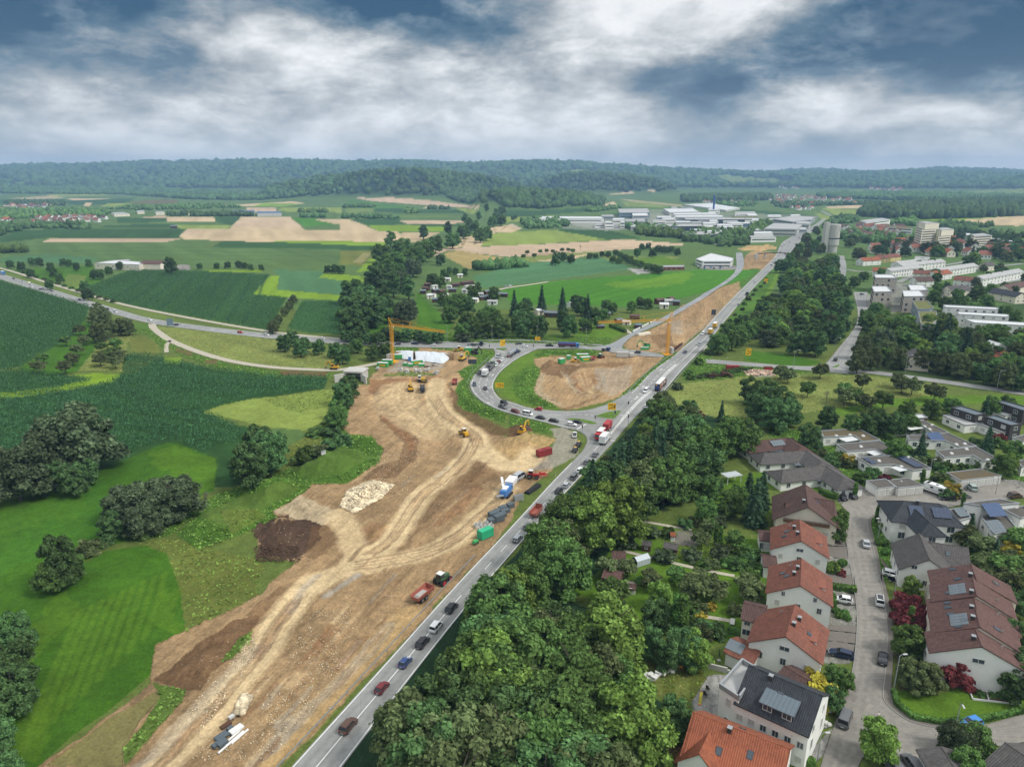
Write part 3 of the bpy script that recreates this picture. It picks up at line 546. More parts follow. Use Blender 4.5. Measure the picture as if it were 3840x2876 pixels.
P('M3','DRED',0,330,200,220,330,180,360,220,260,330,180,370,0,440,t=1,jag=10,a=.6);P('M3','DIRT',180,250,350,130,430,80,470,0,560,0,560,50,380,215,180,440,0,560,-20,330,t=1,jag=8,a=.8);P('T3','DIRT',400,700,440,660,560,660,610,690,560,750,440,830,330,864,t=1,jag=5,mott=.25);P('T3','SAND',340,650,420,625,560,618,620,640,500,662,t=1,jag=5)
P('M3','BANK',350,130,440,80,530,90,400,200,380,215,jag=6);P('E5','BANK',640,1657,1000,1340,1280,1100,1420,990,1700,880,1720,900,1340,1140,780,1657,jag=6)
P('M2','BG',1030,225,1220,180,1600,145,2212,100,2400,80,2700,95,2600,160,2212,275,2100,300,1850,330,1100,310,t=.5);P('M2','LIME',1700,190,2212,105,2300,110,2212,180,1900,215,a=.45,jag=20,t=.5)
P('M2','MEAD',500,230,560,300,640,370,730,440,700,490,480,480,500,380,480,290);P('M2','MEAD',140,500,200,400,300,300,360,300,330,400,240,510);P('M2','LAWN',1500,540,1540,450,1720,450,1840,490,1780,530,1600,545,1520,560);P('M2','DRY',1660,0,1930,0,2212,0,2100,45,1900,40,1740,30);P('M2','BANK',0,500,500,480,1200,500,1750,530,1740,590,900,560,0,545,jag=8,a=.8)
P('M2','GRAV',1860,85,1960,80,2012,108,1920,118);P('I','LAWN',820,385,1000,380,1140,410,1100,440,860,420);P('M2','BANK',1240,640,1300,600,1420,600,1640,605,1640,640,1360,640,a=.6,jag=6)
P('M3','BANK',0,740,150,610,330,370,520,150,640,0,700,0,560,250,480,350,180,660,200,700,150,800,0,800,jag=8,mott=.25);P('M3','LIME',490,330,560,200,640,60,610,170,540,330,a=.4,jag=10)
P('M3','DRY',0,830,300,790,560,770,1000,770,1300,790,1480,800,1700,850,1650,900,1300,930,900,1000,400,1050,0,1060,mott=.25,jag=15);P('M3','LAWN',900,1000,1300,930,1700,900,2212,905,2212,960,1800,960,1300,980,1000,1037,jag=14,mott=.2);P('M3','OLIVE',0,880,400,850,700,900,400,1000,0,1000,a=.4,jag=25)
P('M3','MEAD',400,610,700,640,900,690,820,715,640,705,400,680,jag=6);P('M3','LIME',690,450,780,440,800,500,720,520,a=.7,jag=8);P('M3','BANK',60,700,300,690,640,720,860,745,600,770,300,790,60,800,jag=12);P('M3','GRAV',390,745,600,740,600,778,420,778,t=1,jag=14,a=.8);P('M3','OLIVE',900,690,1000,600,1090,510,1100,530,980,650)
P('Q3','DRY',1330,0,1380,-40,2209,-40,2400,100,2209,300,2000,260,1700,230,1400,110,mott=.25,jag=10)
P('Q3','WOOD',0,1450,500,880,1000,340,1200,80,1400,150,1800,250,2100,300,1900,520,1700,700,1500,900,1150,1120,900,1340,700,1657,-200,1700,jag=15);P('B2','WOOD',750,1657,1250,880,1600,350,2130,-60,2209,-60,2209,1800,800,1900,jag=8);P('B3','WOOD',0,0,700,300,1100,700,1100,1000,1500,1200,1300,1657,1300,2000,-200,2000)
P('Q3','LAWN',1520,720,1640,680,1800,780,2209,700,2209,1100,1760,1060,1700,960,1540,880,mott=.2);P('Q3','LAWN',1880,480,2020,480,2020,570,1880,590);P('Q3','LAWN',1130,1150,1400,1200,2209,1300,2300,1657,700,1657,900,1300,mott=.35,jag=20)
P('Q3','OLIVE',1150,1180,1700,1250,2209,1450,2209,1600,1400,1450,a=.35,jag=30);P('B3','LAWN',480,0,2209,0,2209,500,1700,600,1300,500,900,250,480,150,mott=.35,jag=20)
P('B3','OLIVE',1130,700,1300,740,1640,800,1700,900,1560,1090,1320,1060,1100,950,1060,800,jag=14,mott=.3);P('B3','DRY',1130,760,1320,760,1300,1050,1150,960,a=.6,jag=25);P('B3','DRY',1440,860,1560,860,1540,1060,1400,1050,a=.5,jag=25)
P('B3','GRAV',1560,1100,1640,960,1700,870,1880,860,1900,1200,1700,1260,1560,1180,t=1);P('B3','GRAV',1740,1230,2209,1500,2209,1560,1700,1300,t=1);P('B4','GRAV',0,1330,370,1490,480,1400,560,1320,500,1540,420,1600,180,1560,t=1,jag=5)
P('B3','BROWN',1280,1657,1340,1450,1500,1380,1560,1480,1480,1657,t=1,a=.8);P('B4','PAVE',480,-300,740,-300,770,300,760,560,720,760,420,760,460,500,500,100,t=1,a=.9);P('Q4','PAVE',490,1240,660,1250,730,1657,480,1657,t=1,a=.9)
P('B4','LAWN',1090,990,1400,1050,1740,950,2209,980,2400,1000,2209,1170,1850,1230,1500,1270,1250,1230,1120,1130,mott=.15);P('B4','LAWN',520,900,720,900,660,1040,560,1060,jag=6);P('B4','SOIL',1040,300,1100,300,1480,1000,1120,1000,1060,500,t=1,a=.6,jag=6)
P('Q4','LAWN',20,770,150,780,150,860,20,860);P('Q4','LAWN',350,840,480,840,480,900,360,880);P('Q4','LAWN',720,820,830,820,840,900,720,900);P('Q4','LAWN',1540,1190,1640,1190,1640,1290,1560,1280);P('Q4','LAWN',1600,1400,2209,1330,2300,1657,1800,1600,mott=.3)
P('Q4','BANK',0,330,460,350,1000,780,800,900,560,620,330,500,0,400,jag=12,mott=.3);P('Q4','BANK',900,300,1250,450,1450,600,2000,620,2209,500,2209,840,1700,880,1340,760,1000,560,jag=12,mott=.3);P('Q4','BANK',900,1060,1070,1060,1140,1320,1130,1657,960,1657,920,1400,890,1200,jag=6,mott=.3)
P('Q4','PAVE',1340,860,1720,830,2050,780,2209,800,2209,860,1340,930,t=1);P('Q4','PAVE',600,880,850,840,1340,880,1340,930,1070,980,620,985,t=1)
P('M3','MEAD',1100,210,1220,230,1220,250,1130,230);P('M3','GRAV',1110,240,1230,250,1240,340,1170,360,t=1,a=.8);P('M3','PAVE',1340,180,1460,170,1420,360,1350,370,t=1,a=.8);P('M3','WOOD',1100,400,2300,300,2300,900,1900,870,1500,790,1180,760,1100,640,a=.6)
for(x0,y0,x1,y1)in((735,630,765,582),(780,626,805,575),(790,626,815,575),(862,620,880,560),(870,620,888,560),(1000,530,990,515),(1040,520,1080,495)):S_('T2',lin(128,112,84),2.0,x0,y0,(x0+x1)/2-3,(y0+y1)/2,x1,y1,t=0,a=.8)
for k in range(9):S_('M1',lin(34,72,48),2.2,700+110*k,300+16*k,860+100*k,200+14*k,1000+90*k,98+4*k,t=.5,a=.7)
S_('M1',lin(28,62,40),1.6,740,800,900,900,1010,965,1180,1010,t=.5,a=.8);S_('M1',lin(28,62,40),1.6,0,430,130,500,270,560,t=.5,a=.8)
for k in range(12):S_('Q1',lin(66,124,46),1.6,-100,1120+42*k,500,950+40*k,900,800+38*k,t=0,a=.35)
dm=np.clip((typ-.6)/.3,0,1)
ne=GY<620
GZ=GZ+np.where(ne,dm*((fbm(GX/5.5,GY/5.5,4,71)-.5)*1.3+(fbm(GX/1.5,GY/1.5,3,81)-.5)*.5),0)
g0=np.clip((.25-typ)/.25,0,1)
GZ=GZ+np.where(ne,g0*(fbm(GX/3,GY/3,3,91)-.5)*.25,0)
GZ=GZ+np.where(GY>1500,hillm[...,0]*(fbm(GX/55,GY/55,2,95)-.5)*26,0)
for poly in FLAT:
 xs=[p[0]for p in poly];ys=[p[1]for p in poly]
 i=np.nonzero((GX>min(xs))&(GX<max(xs))&(GY>min(ys))&(GY<max(ys)))
 if len(i[0]):
  ins=inpoly(GX[i],GY[i],poly);j=(i[0][ins],i[1][ins]);GZ[j]=np.minimum(GZ[j],0)*0-.25
SITE=ang(g('B1',1300,1700),g('Q2',1900,430))
def ground_material():
 m=bpy.data.materials.new('ground_cover');m.use_nodes=True;nt=m.node_tree;N=nt.nodes;L=nt.links;N.clear()
 out=N.new('ShaderNodeOutputMaterial');b=N.new('ShaderNodeBsdfPrincipled');L.new(b.outputs[0],out.inputs[0]);b.inputs['Roughness'].default_value=.95;b.inputs['Specular IOR Level'].default_value=.1
 at=N.new('ShaderNodeAttribute');at.attribute_name='Cover';tc=N.new('ShaderNodeTexCoord')
 def noise(s,d,r=.6,st=(1,1,1)):
  mp=N.new('ShaderNodeMapping');mp.inputs['Scale'].default_value=st;L.new(tc.outputs['Object'],mp.inputs[0])
  t=N.new('ShaderNodeTexNoise');t.inputs['Scale'].default_value=s;t.inputs['Detail'].default_value=d;t.inputs['Roughness'].default_value=r;L.new(mp.outputs[0],t.inputs['Vector']);return t.outputs[0]
 def mr(v,a,bb,c,d):
  r=N.new('ShaderNodeMapRange');L.new(v,r.inputs[0])
  for i,q in enumerate((a,bb,c,d)):r.inputs[i+1].default_value=q
  return r.outputs[0]
 def mul(a,b2):
  o=N.new('ShaderNodeMath');o.operation='MULTIPLY';L.new(a,o.inputs[0]);L.new(b2,o.inputs[1]);return o.outputs[0]
 fine=noise(1.7,6,.72);midn=noise(.22,5,.6);clump=noise(.55,4,.6)
 k=mul(mul(mr(fine,.25,.75,.62,1.38),mr(midn,.3,.7,.85,1.15)),mr(clump,.3,.7,.85,1.15))
 sc=N.new('ShaderNodeVectorMath');sc.operation='SCALE';L.new(at.outputs['Color'],sc.inputs[0]);L.new(k,sc.inputs['Scale'])
 def streak(sx,sy,d):
  mp=N.new('ShaderNodeMapping');mp.inputs['Rotation'].default_value=(0,0,-SITE);L.new(tc.outputs['Object'],mp.inputs[0]);m2=N.new('ShaderNodeMapping');m2.inputs['Scale'].default_value=(sx,sy,1);L.new(mp.outputs[0],m2.inputs[0])
  t=N.new('ShaderNodeTexNoise');t.inputs['Scale'].default_value=1;t.inputs['Detail'].default_value=d;t.inputs['Roughness'].default_value=.65;L.new(m2.outputs[0],t.inputs['Vector']);return t.outputs[0]
 dirt=mr(at.outputs['Alpha'],.6,.9,0,1);s1=streak(.05,.75,5);s0=streak(.02,.16,4)
 tone=mul(mr(s1,.3,.7,.78,1.17),mr(s0,.35,.68,.76,1.12));tm_=N.new('ShaderNodeMix');L.new(dirt,tm_.inputs[0]);tm_.inputs[2].default_value=1.0;L.new(tone,tm_.inputs[3]);sc2=N.new('ShaderNodeVectorMath');sc2.operation='SCALE';L.new(sc.outputs[0],sc2.inputs[0]);L.new(tm_.outputs[0],sc2.inputs['Scale']);sc=sc2
 vo=N.new('ShaderNodeTexVoronoi');vo.inputs['Scale'].default_value=1.1;vo.inputs['Randomness'].default_value=1;L.new(tc.outputs['Object'],vo.inputs['Vector'])
 st=mr(vo.outputs['Distance'],.10,.2,1,0);pick=mr(noise(.15,3),.5,.62,0,1)
 fac=mul(mul(st,pick),dirt)
 mx=N.new('ShaderNodeMix');mx.data_type='RGBA';L.new(fac,mx.inputs[0]);L.new(sc.outputs[0],mx.inputs[6]);mx.inputs[7].default_value=(*lin(205,190,162),1)
 L.new(mx.outputs[2],b.inputs['Base Color'])
 bp=N.new('ShaderNodeBump');bp.inputs['Strength'].default_value=.75;bp.inputs['Distance'].default_value=.45;hb=N.new('ShaderNodeMath');hb.operation='MULTIPLY_ADD';L.new(mul(s1,dirt),hb.inputs[0]);hb.inputs[1].default_value=1.6;L.new(fine,hb.inputs[2]);L.new(hb.outputs[0],bp.inputs['Height']);L.new(bp.outputs[0],b.inputs['Normal'])
 return m
nr,nc=GX.shape
V=np.stack([GX,GY,GZ],-1).reshape(-1,3);I0=np.arange(nr*nc).reshape(nr,nc)
F=np.stack([I0[:-1,:-1],I0[:-1,1:],I0[1:,1:],I0[1:,:-1]],-1).reshape(-1,4)
me=np_mesh('ground',V,F,[ground_material()],4,True)
ca=me.color_attributes.new('Cover','FLOAT_COLOR','POINT');rgba=np.concatenate([np.clip(col,0,1),typ[...,None]],-1).reshape(-1,4).astype(np.float32)
ca.data.foreach_set('color',rgba.ravel())
tag(ob('ground',me),kind='structure')
MB().box((0,4600,-6.5),(20000,10100,1)).obj('terrain',mat('outer_land',C['GM'],.95,.2,.002));tag(bpy.data.objects['terrain'],kind='structure')
def asphalt(name,c,c2,dirt=.3):
 m=mat(name,c,.85,0,.9,.25,col2=c2);nt=m.node_tree;N=nt.nodes;L=nt.links;b=next(x for x in N if x.type=='BSDF_PRINCIPLED')
 src=b.inputs['Base Color'].links[0].from_socket
 uv=N.new('ShaderNodeUVMap');sp=N.new('ShaderNodeSeparateXYZ');L.new(uv.outputs[0],sp.inputs[0])
 s=N.new('ShaderNodeMath');s.operation='MULTIPLY';s.inputs[1].default_value=25.13;L.new(sp.outputs[0],s.inputs[0]);co=N.new('ShaderNodeMath');co.operation='COSINE';L.new(s.outputs[0],co.inputs[0])
 tc=N.new('ShaderNodeTexCoord');t=N.new('ShaderNodeTexNoise');t.inputs['Scale'].default_value=.06;t.inputs['Detail'].default_value=4;L.new(tc.outputs['Object'],t.inputs[0])
 mr=N.new('ShaderNodeMapRange');L.new(t.outputs[0],mr.inputs[0]);mr.inputs[1].default_value=.35;mr.inputs[2].default_value=.65;mr.inputs[3].default_value=.86;mr.inputs[4].default_value=1.12
 a=N.new('ShaderNodeMath');a.operation='MULTIPLY_ADD';L.new(co.outputs[0],a.inputs[0]);a.inputs[1].default_value=-.07;L.new(mr.outputs[0],a.inputs[2])
 sc=N.new('ShaderNodeVectorMath');sc.operation='SCALE';L.new(src,sc.inputs[0]);L.new(a.outputs[0],sc.inputs['Scale'])
 vo=N.new('ShaderNodeTexVoronoi');vo.feature='DISTANCE_TO_EDGE';vo.inputs['Scale'].default_value=.11;L.new(tc.outputs['Object'],vo.inputs['Vector'])
 cr=N.new('ShaderNodeMapRange');L.new(vo.outputs[0],cr.inputs[0]);cr.inputs[1].default_value=.004;cr.inputs[2].default_value=.012;cr.inputs[3].default_value=.93;cr.inputs[4].default_value=1
 s2=N.new('ShaderNodeVectorMath');s2.operation='SCALE';L.new(sc.outputs[0],s2.inputs[0]);L.new(cr.outputs[0],s2.inputs['Scale']);L.new(s2.outputs[0],b.inputs['Base Color']);return m
RM=dict(asphalt=asphalt('asphalt',lin(138,139,136),lin(158,158,154)),fresh_asphalt=asphalt('fresh_asphalt',lin(142,146,148),lin(158,160,160)),street=asphalt('street_asphalt',lin(128,124,117),lin(152,147,138)),walk=mat('paving',lin(118,112,104),.9,.12,1.5,.3),gravel=mat('gravel',lin(186,178,160),.95,.16,1.2,.5))
for name,m,L_,R_,z in ROADS:
 me=bpy.data.meshes.new(name)
 if R_ is None:
  tri=tessellate_polygon([[Vector((p.x,p.y,0))for p in L_]]);me.from_pydata([(p.x,p.y,z)for p in L_],[],[tuple(t)for t in tri])
  me.uv_layers.new()
 else:
  n=len(L_);K=4;VV=[]
  for a,b in zip(L_,R_):VV+=[(*a.lerp(b,k/K),z)for k in range(K+1)]
  FF=[(i*(K+1)+k,i*(K+1)+k+1,(i+1)*(K+1)+k+1,(i+1)*(K+1)+k)for i in range(n-1)for k in range(K)]
  me.from_pydata(VV,[],FF);uv=me.uv_layers.new()
  for p in me.polygons:
   for li in p.loop_indices:v=me.loops[li].vertex_index;uv.data[li].uv=((v%(K+1))/K,v//(K+1))
 me.materials.append(RM[m]);bm=bmesh.new();bm.from_mesh(me);bmesh.ops.recalc_face_normals(bm,faces=bm.faces)
 if bm.faces[0].normal.z<0:bmesh.ops.reverse_faces(bm,faces=bm.faces)
 bm.to_mesh(me);bm.free();tag(ob(name,me),kind='structure')
MK=MB()
def mark_line(P,w=.18,dash=None,z=.082):
 if dash:
  tot=sum((b-a).length for a,b in zip(P[:-1],P[1:]));n=max(2,int(tot/.5));Q=resample(P,n);step=tot/(n-1);k=0;on=max(1,int(dash[0]/step));off=max(1,int(dash[1]/step))
  while k+on<n:mark_line(Q[k:k+on+1:max(1,on)],w,None,z);k+=on+off
  return
 for i,(a,b)in enumerate(zip(P[:-1],P[1:])):
  t=(b-a)
  if t.length<1e-4:continue
  nn=Vector((-t.y,t.x)).normalized()*w/2;MK.add([(*(a+nn),z),(*(a-nn),z),(*(b-nn),z),(*(b+nn),z)],[(0,1,2,3)])
def across(L_,R_,t,i0=0,i1=None):return[a.lerp(b,t)for a,b in zip(L_,R_)][i0:i1]
nH=len(HW[0])
def hi(v):
 return min(range(nH),key=lambda i:abs(proj(HW[0][i].x,HW[0][i].y,0)[1]-v))
for t in(.045,.955):mark_line(across(*HW,t,0,hi(1720)),.22);mark_line(across(*HW,t,hi(1480)),.22)
mark_line(across(*HW,.5,0,hi(2170)),.2);mark_line(across(*HW,.52,hi(2150),hi(1690)),.2,(4,6));mark_line(across(*HW,.5,hi(1690),hi(1560)),.2)
mark_line(across(*HW,.36,hi(1480),hi(1330)),.2,(3,4));mark_line(across(*HW,.62,hi(1350),hi(1230)),.2);mark_line(across(*HW,.5,hi(1225),hi(970)),.24,(4,6));mark_line(across(*HW,.3,hi(1500),hi(1390)),.2,(2,3))
a0,a1=hi(1620),hi(1360)
for t0_,t1_ in((.50,.62),):
 A=across(*HW,t0_,a0,a1+1);B=across(*HW,t1_,a0,a1+1);mark_line(A,.2);mark_line(B,.2)
 A2=resample(A,42);B2=resample(B,42)
 for k in range(0,40):mark_line([A2[k],B2[k+1]],.7)
for t in(.05,.95):mark_line(across(*LR,t),.2)
for t in(.36,.66):mark_line(across(*LR,t),.2,(4,6))
RO=sm(wl(RAMPO[1:9]+RAMPO[9:12]));RI=sm(wl(RAMPI[1:11]))
n=60;ro=resample(RO,n);ri=resample(RI,n)
for t in(.06,.94):mark_line([a.lerp(b,t)for a,b in zip(ro,ri)],.2)
mark_line([a.lerp(b,.36)for a,b in zip(ro,ri)][4:],.2,(3,4));mark_line([a.lerp(b,.64)for a,b in zip(ro,ri)],.2,(5,5))
def arrow(s,x,y,x2,y2,bend=0):
 p=Vector(g(s,x,y)[:2]);d=(Vector(g(s,x2,y2)[:2])-p).normalized();nn=Vector((-d.y,d.x));mark_line([p,p+d*3.4],.3)
 e=p+d*3.4+nn*bend;MK.add([(*(e+nn*.55),.084),(*(e-nn*.55),.084),(*(e+d*1.6),.084)],[(0,1,2)])
for q in(('E3',1880,1010,1930,990),('E3',1700,1100,1750,1060),('E3',1960,810,2000,760),('E3',2130,640,2170,600),('E3',1990,1280,1930,1250),('E4',130,920,160,890),('Q3',1010,190,1050,150),('Q3',1060,90,1100,50),('E5',1060,1480,1110,1430),('E5',1340,1210,1390,1165),('E5',1460,1220,1500,1180),('E5',1190,1490,1230,1450)):arrow(*q)
for q in(('Q3',560,345,640,300),('Q3',850,440,890,447),('Q3',935,222,1000,232),('E4',800,345,860,350),('M2',985,605,1060,625)):mark_line([Vector(g(*q[:3])[:2]),Vector(g(q[0],*q[3:])[:2])],.5)
for k in range(7):mark_line([Vector(g('Q3',470+k*52,208+k*4)[:2]),Vector(g('Q3',500+k*52,211+k*4)[:2])],.2)
mark_line(across(*UR,.06),.12);mark_line(across(*UR,.94),.12);mark_line(across(*US,.5,0,len(US[0])//3),.15,(2,2));mark_line(across(*US,.08),.15,(1,1.5))
for k in range(5):mark_line([Vector(g('M3',985+k*14,725+k*6)[:2]),Vector(g('M3',1005+k*14,722+k*6)[:2])],.3)
tag(MK.obj('road_marking',mat('road_paint',lin(226,226,222),.7,.1,.8)),kind='structure')
def island(s,*xy):
 P=wl(zl(s,*xy));Q=[]
 for i in range(len(P)):a,b=P[i],P[(i+1)%len(P)];Q+=[a*.85+b*.15,a*.15+b*.85]
 mb=MB();n=len(Q);mb.add([(*p,.03)for p in Q]+[(*p,.17)for p in Q],[(i,(i+1)%n,n+(i+1)%n,n+i)for i in range(n)],1)
 c=sum(Q,Vector((0,0)))/n;I=[c+(p-c)*.9 for p in Q];mb.add([(*p,.17)for p in Q]+[(*p,.171)for p in I],[(i,(i+1)%n,n+(i+1)%n,n+i)for i in range(n)],1)
 mb.add([(*p,.19)for p in I],[tuple(range(n))],0);tag(mb.obj('traffic_island',[mat('island_grass',C['LAWN'],.95,.25,1.2,.6),mat('kerb_stone',lin(150,148,142),.9,.1)]),kind='structure')
island('Q3',700,235,820,195,960,176,890,262,800,252);island('Q3',440,252,560,250,690,275,752,300,700,306,520,270);island('M2',990,600,1085,597,1052,616)
island('M3',965,722,1000,706,1022,706,1000,724)
def kerb(pts,z=.0):
 P=resample(sm(wl(pts)),60);mb=MB()
 for a,b in zip(P[:-1],P[1:]):mb.bar((*a,.09),(*b,.09),.16,.16)
 tag(mb.obj('kerb',mat('kerb_stone',lin(150,148,142),.9,.1)),kind='structure')
kerb(zl('B4',962,0,1020,300,1032,560,1010,900,990,1010,1000,1095,1100,1190,1250,1282,1520,1330));kerb(zl('Q4',960,1060,850,1110,870,1240,920,1400,958,1657));kerb(zl('Q4',705,1075,665,1250,690,1400,735,1657)+zl('B4',772,300,766,560,722,900,655,1060))
def leaf_mat(name,col,rnd=.30,isl=.38,trans=.22,hue=.028):
 m=bpy.data.materials.new(name);m.use_nodes=True;nt=m.node_tree;N=nt.nodes;L=nt.links;N.clear();MATS[name]=m
 out=N.new('ShaderNodeOutputMaterial');d=N.new('ShaderNodeBsdfDiffuse');tr=N.new('ShaderNodeBsdfTranslucent');mx=N.new('ShaderNodeMixShader');mx.inputs[0].default_value=trans
 L.new(d.outputs[0],mx.inputs[1]);L.new(tr.outputs[0],mx.inputs[2]);L.new(mx.outputs[0],out.inputs[0])
 ge=N.new('ShaderNodeNewGeometry');oi=N.new('ShaderNodeObjectInfo');hs=N.new('ShaderNodeHueSaturation');hs.inputs['Color'].default_value=(*col,1)
 a=N.new('ShaderNodeMapRange');L.new(ge.outputs['Random Per Island'],a.inputs[0]);a.inputs[3].default_value=1-isl;a.inputs[4].default_value=1+isl
 b=N.new('ShaderNodeMapRange');L.new(oi.outputs['Random'],b.inputs[0]);b.inputs[3].default_value=1-rnd;b.inputs[4].default_value=1+rnd
 c=N.new('ShaderNodeMath');c.operation='MULTIPLY';L.new(a.outputs[0],c.inputs[0]);L.new(b.outputs[0],c.inputs[1]);tx=N.new('ShaderNodeTexCoord');nz=N.new('ShaderNodeTexNoise');nz.inputs['Scale'].default_value=.55;nz.inputs['Detail'].default_value=2;L.new(tx.outputs['Object'],nz.inputs[0]);nr_=N.new('ShaderNodeMapRange');L.new(nz.outputs[0],nr_.inputs[0]);nr_.inputs[1].default_value=.35;nr_.inputs[2].default_value=.65;nr_.inputs[3].default_value=.62;nr_.inputs[4].default_value=1.4;c3=N.new('ShaderNodeMath');c3.operation='MULTIPLY';L.new(c.outputs[0],c3.inputs[0]);L.new(nr_.outputs[0],c3.inputs[1]);L.new(c3.outputs[0],hs.inputs['Value'])
 h=N.new('ShaderNodeMapRange');L.new(oi.outputs['Random'],h.inputs[0]);h.inputs[3].default_value=.5-hue*.8;h.inputs[4].default_value=.5+hue*.2;L.new(h.outputs[0],hs.inputs['Hue'])
 L.new(hs.outputs[0],d.inputs[0]);L.new(hs.outputs[0],tr.inputs[0]);return m
LEAF=dict(dark=leaf_mat('leaf_dark',(0.085,0.164,0.059)),mid=leaf_mat('leaf_mid',(0.100,0.185,0.053)),light=leaf_mat('leaf_light',(0.157,0.271,0.061)),grey=leaf_mat('leaf_grey',(.090,.128,.066)),fir=leaf_mat('needle',(0.047,0.090,0.048),.15,.3,.08),lime=leaf_mat('leaf_lime',(0.308,0.407,0.060)),olive=leaf_mat('leaf_olive',(0.114,0.152,0.062)),red=leaf_mat('leaf_red',(0.166,0.045,0.045)),hedge=leaf_mat('leaf_hedge',(0.084,0.167,0.041)),gold=leaf_mat('leaf_gold',(0.440,0.387,0.060)),grass=leaf_mat('grass_blade',(0.166,0.275,0.060),.1,.4,.3),bloom=leaf_mat('petal',(1.208,0.814,0.895)),maize=leaf_mat('maize_leaf',(0.061,0.153,0.066),.05,.4,.2),seed=leaf_mat('grass_seed',(0.352,0.346,0.122),.1,.4,.3))
BARK=mat('bark',(.075,.062,.048),.95,.25,2.0,.6)
ICO=None
def ico(sub=1):
 bm=bmesh.new();bmesh.ops.create_icosphere(bm,subdivisions=sub,radius=1.0);bm.verts.ensure_lookup_table()
 v=np.array([p.co[:]for p in bm.verts]);f=np.array([[q.index for q in p.verts]for p in bm.faces]);bm.free();return v,f
ICO1=ico(1);ICO2=ico(2)
def leaf_quads(Pt,Nn,size,r,bend=.25):
 n=len(Pt);a=r.normal(size=(n,3));u=np.cross(Nn,a);u/=np.linalg.norm(u,axis=1)[:,None]+1e-9;v=np.cross(Nn,u);s=(size*r.uniform(.6,1.35,n))[:,None]
 q=np.stack([Pt-u*s-v*s*.55,Pt+u*s*.2-v*s*.9+Nn*s*bend,Pt+u*s*1.1+v*s*.1,Pt-u*s*.1+v*s*.9-Nn*s*bend],1)
 return q.reshape(-1,3),np.arange(4*n).reshape(-1,4)
def build_crown(lobes,n,size,seed,up=.45,core=.74,shell=(.70,1.06)):
 r=np.random.default_rng(seed);lobes=np.array(lobes,float);w=lobes[:,3]**2;w/=w.sum();k=r.choice(len(lobes),n,p=w);d=r.normal(size=(n,3));d/=np.linalg.norm(d,axis=1)[:,None];d[:,2]=np.where(d[:,2]<-.35,-d[:,2]*.6,d[:,2]);L_=lobes[k];rr=L_[:,3:4]*(r.uniform(*shell,(n,1))+(r.uniform(size=(n,1))<.1)*r.uniform(.05,.3,(n,1)))*(1+.13*np.sin(d[:,:1]*9+seed)*np.cos(d[:,1:2]*8))
 Pt=L_[:,:3]+d*rr*np.array([1,1,.9]);keep=np.ones(n,bool)
 for q in lobes:
  keep&=(np.linalg.norm((Pt-q[:3])/np.array([1,1,.9]),axis=1)>q[3]*.66)
 Pt=Pt[keep];d=d[keep];nn=d+r.normal(size=d.shape)*.55+np.array([0,0,up]);nn/=np.linalg.norm(nn,axis=1)[:,None]
 V,F=leaf_quads(Pt,nn,size,r);VV=[V];FF=[F.tolist()];off=len(V);tri=[]
 for q in lobes:
  c=ICO1[0]*(1+.15*r.normal(size=(len(ICO1[0]),1)))*q[3]*core*np.array([1,1,.88])+q[:3];VV.append(c);tri+=(ICO1[1]+off).tolist();off+=len(c)
 return np.concatenate(VV),FF[0]+tri
def crown_mesh(name,lobes,n,size,seed,mt,**k):
 V,F=build_crown(lobes,n,size,seed,**k);me=bpy.data.meshes.new(name);me.from_pydata(V.tolist(),[],F);me.materials.append(LEAF[mt]if isinstance(mt,str)else mt);return me
def round_lobes(seed,h,r,base,n=9,flat=1.0):
 q=random.Random(seed);out=[(0,0,base+(h-base)*.48,r*.6),(0,0,base+(h-base)*.25,r*.5)];n=int(n*1.7)
 for i in range(n):
  a=i*2.4+q.uniform(-.5,.5);t=(i+.5)/n;z=base+(h-base)*(.14+.78*t);rr=r*(.72 if t<.5 else .72*math.sqrt(max(0,1-((t-.5)/.56)**2)))*q.uniform(.75,1.12);s=r*q.uniform(.22,.40)*(1-.15*t)
  out.append((math.cos(a)*rr,math.sin(a)*rr,min(z,h-s*.8),s))
 return out
def trunk_mesh(seed,h,r0,n=5,spread=3.0,top=.75):
 q=random.Random(seed);mb=MB();p=Vector((0,0,-.3));r=r0
 for k in range(4):
  e=p+Vector((q.uniform(-.25,.25),q.uniform(-.25,.25),h*top/4));mb.tube(p,e,r,r*.8,7,cap=False);p=e;r*=.8
  if k>=1:
   for _ in range(2):
    a=q.uniform(0,6.28);mb.tube(p,p+Vector((math.cos(a)*spread,math.sin(a)*spread,h*.22))*q.uniform(.7,1),r*.55,.05,5,cap=False)
 return mb.mesh('trunk',[BARK])
KIND={}
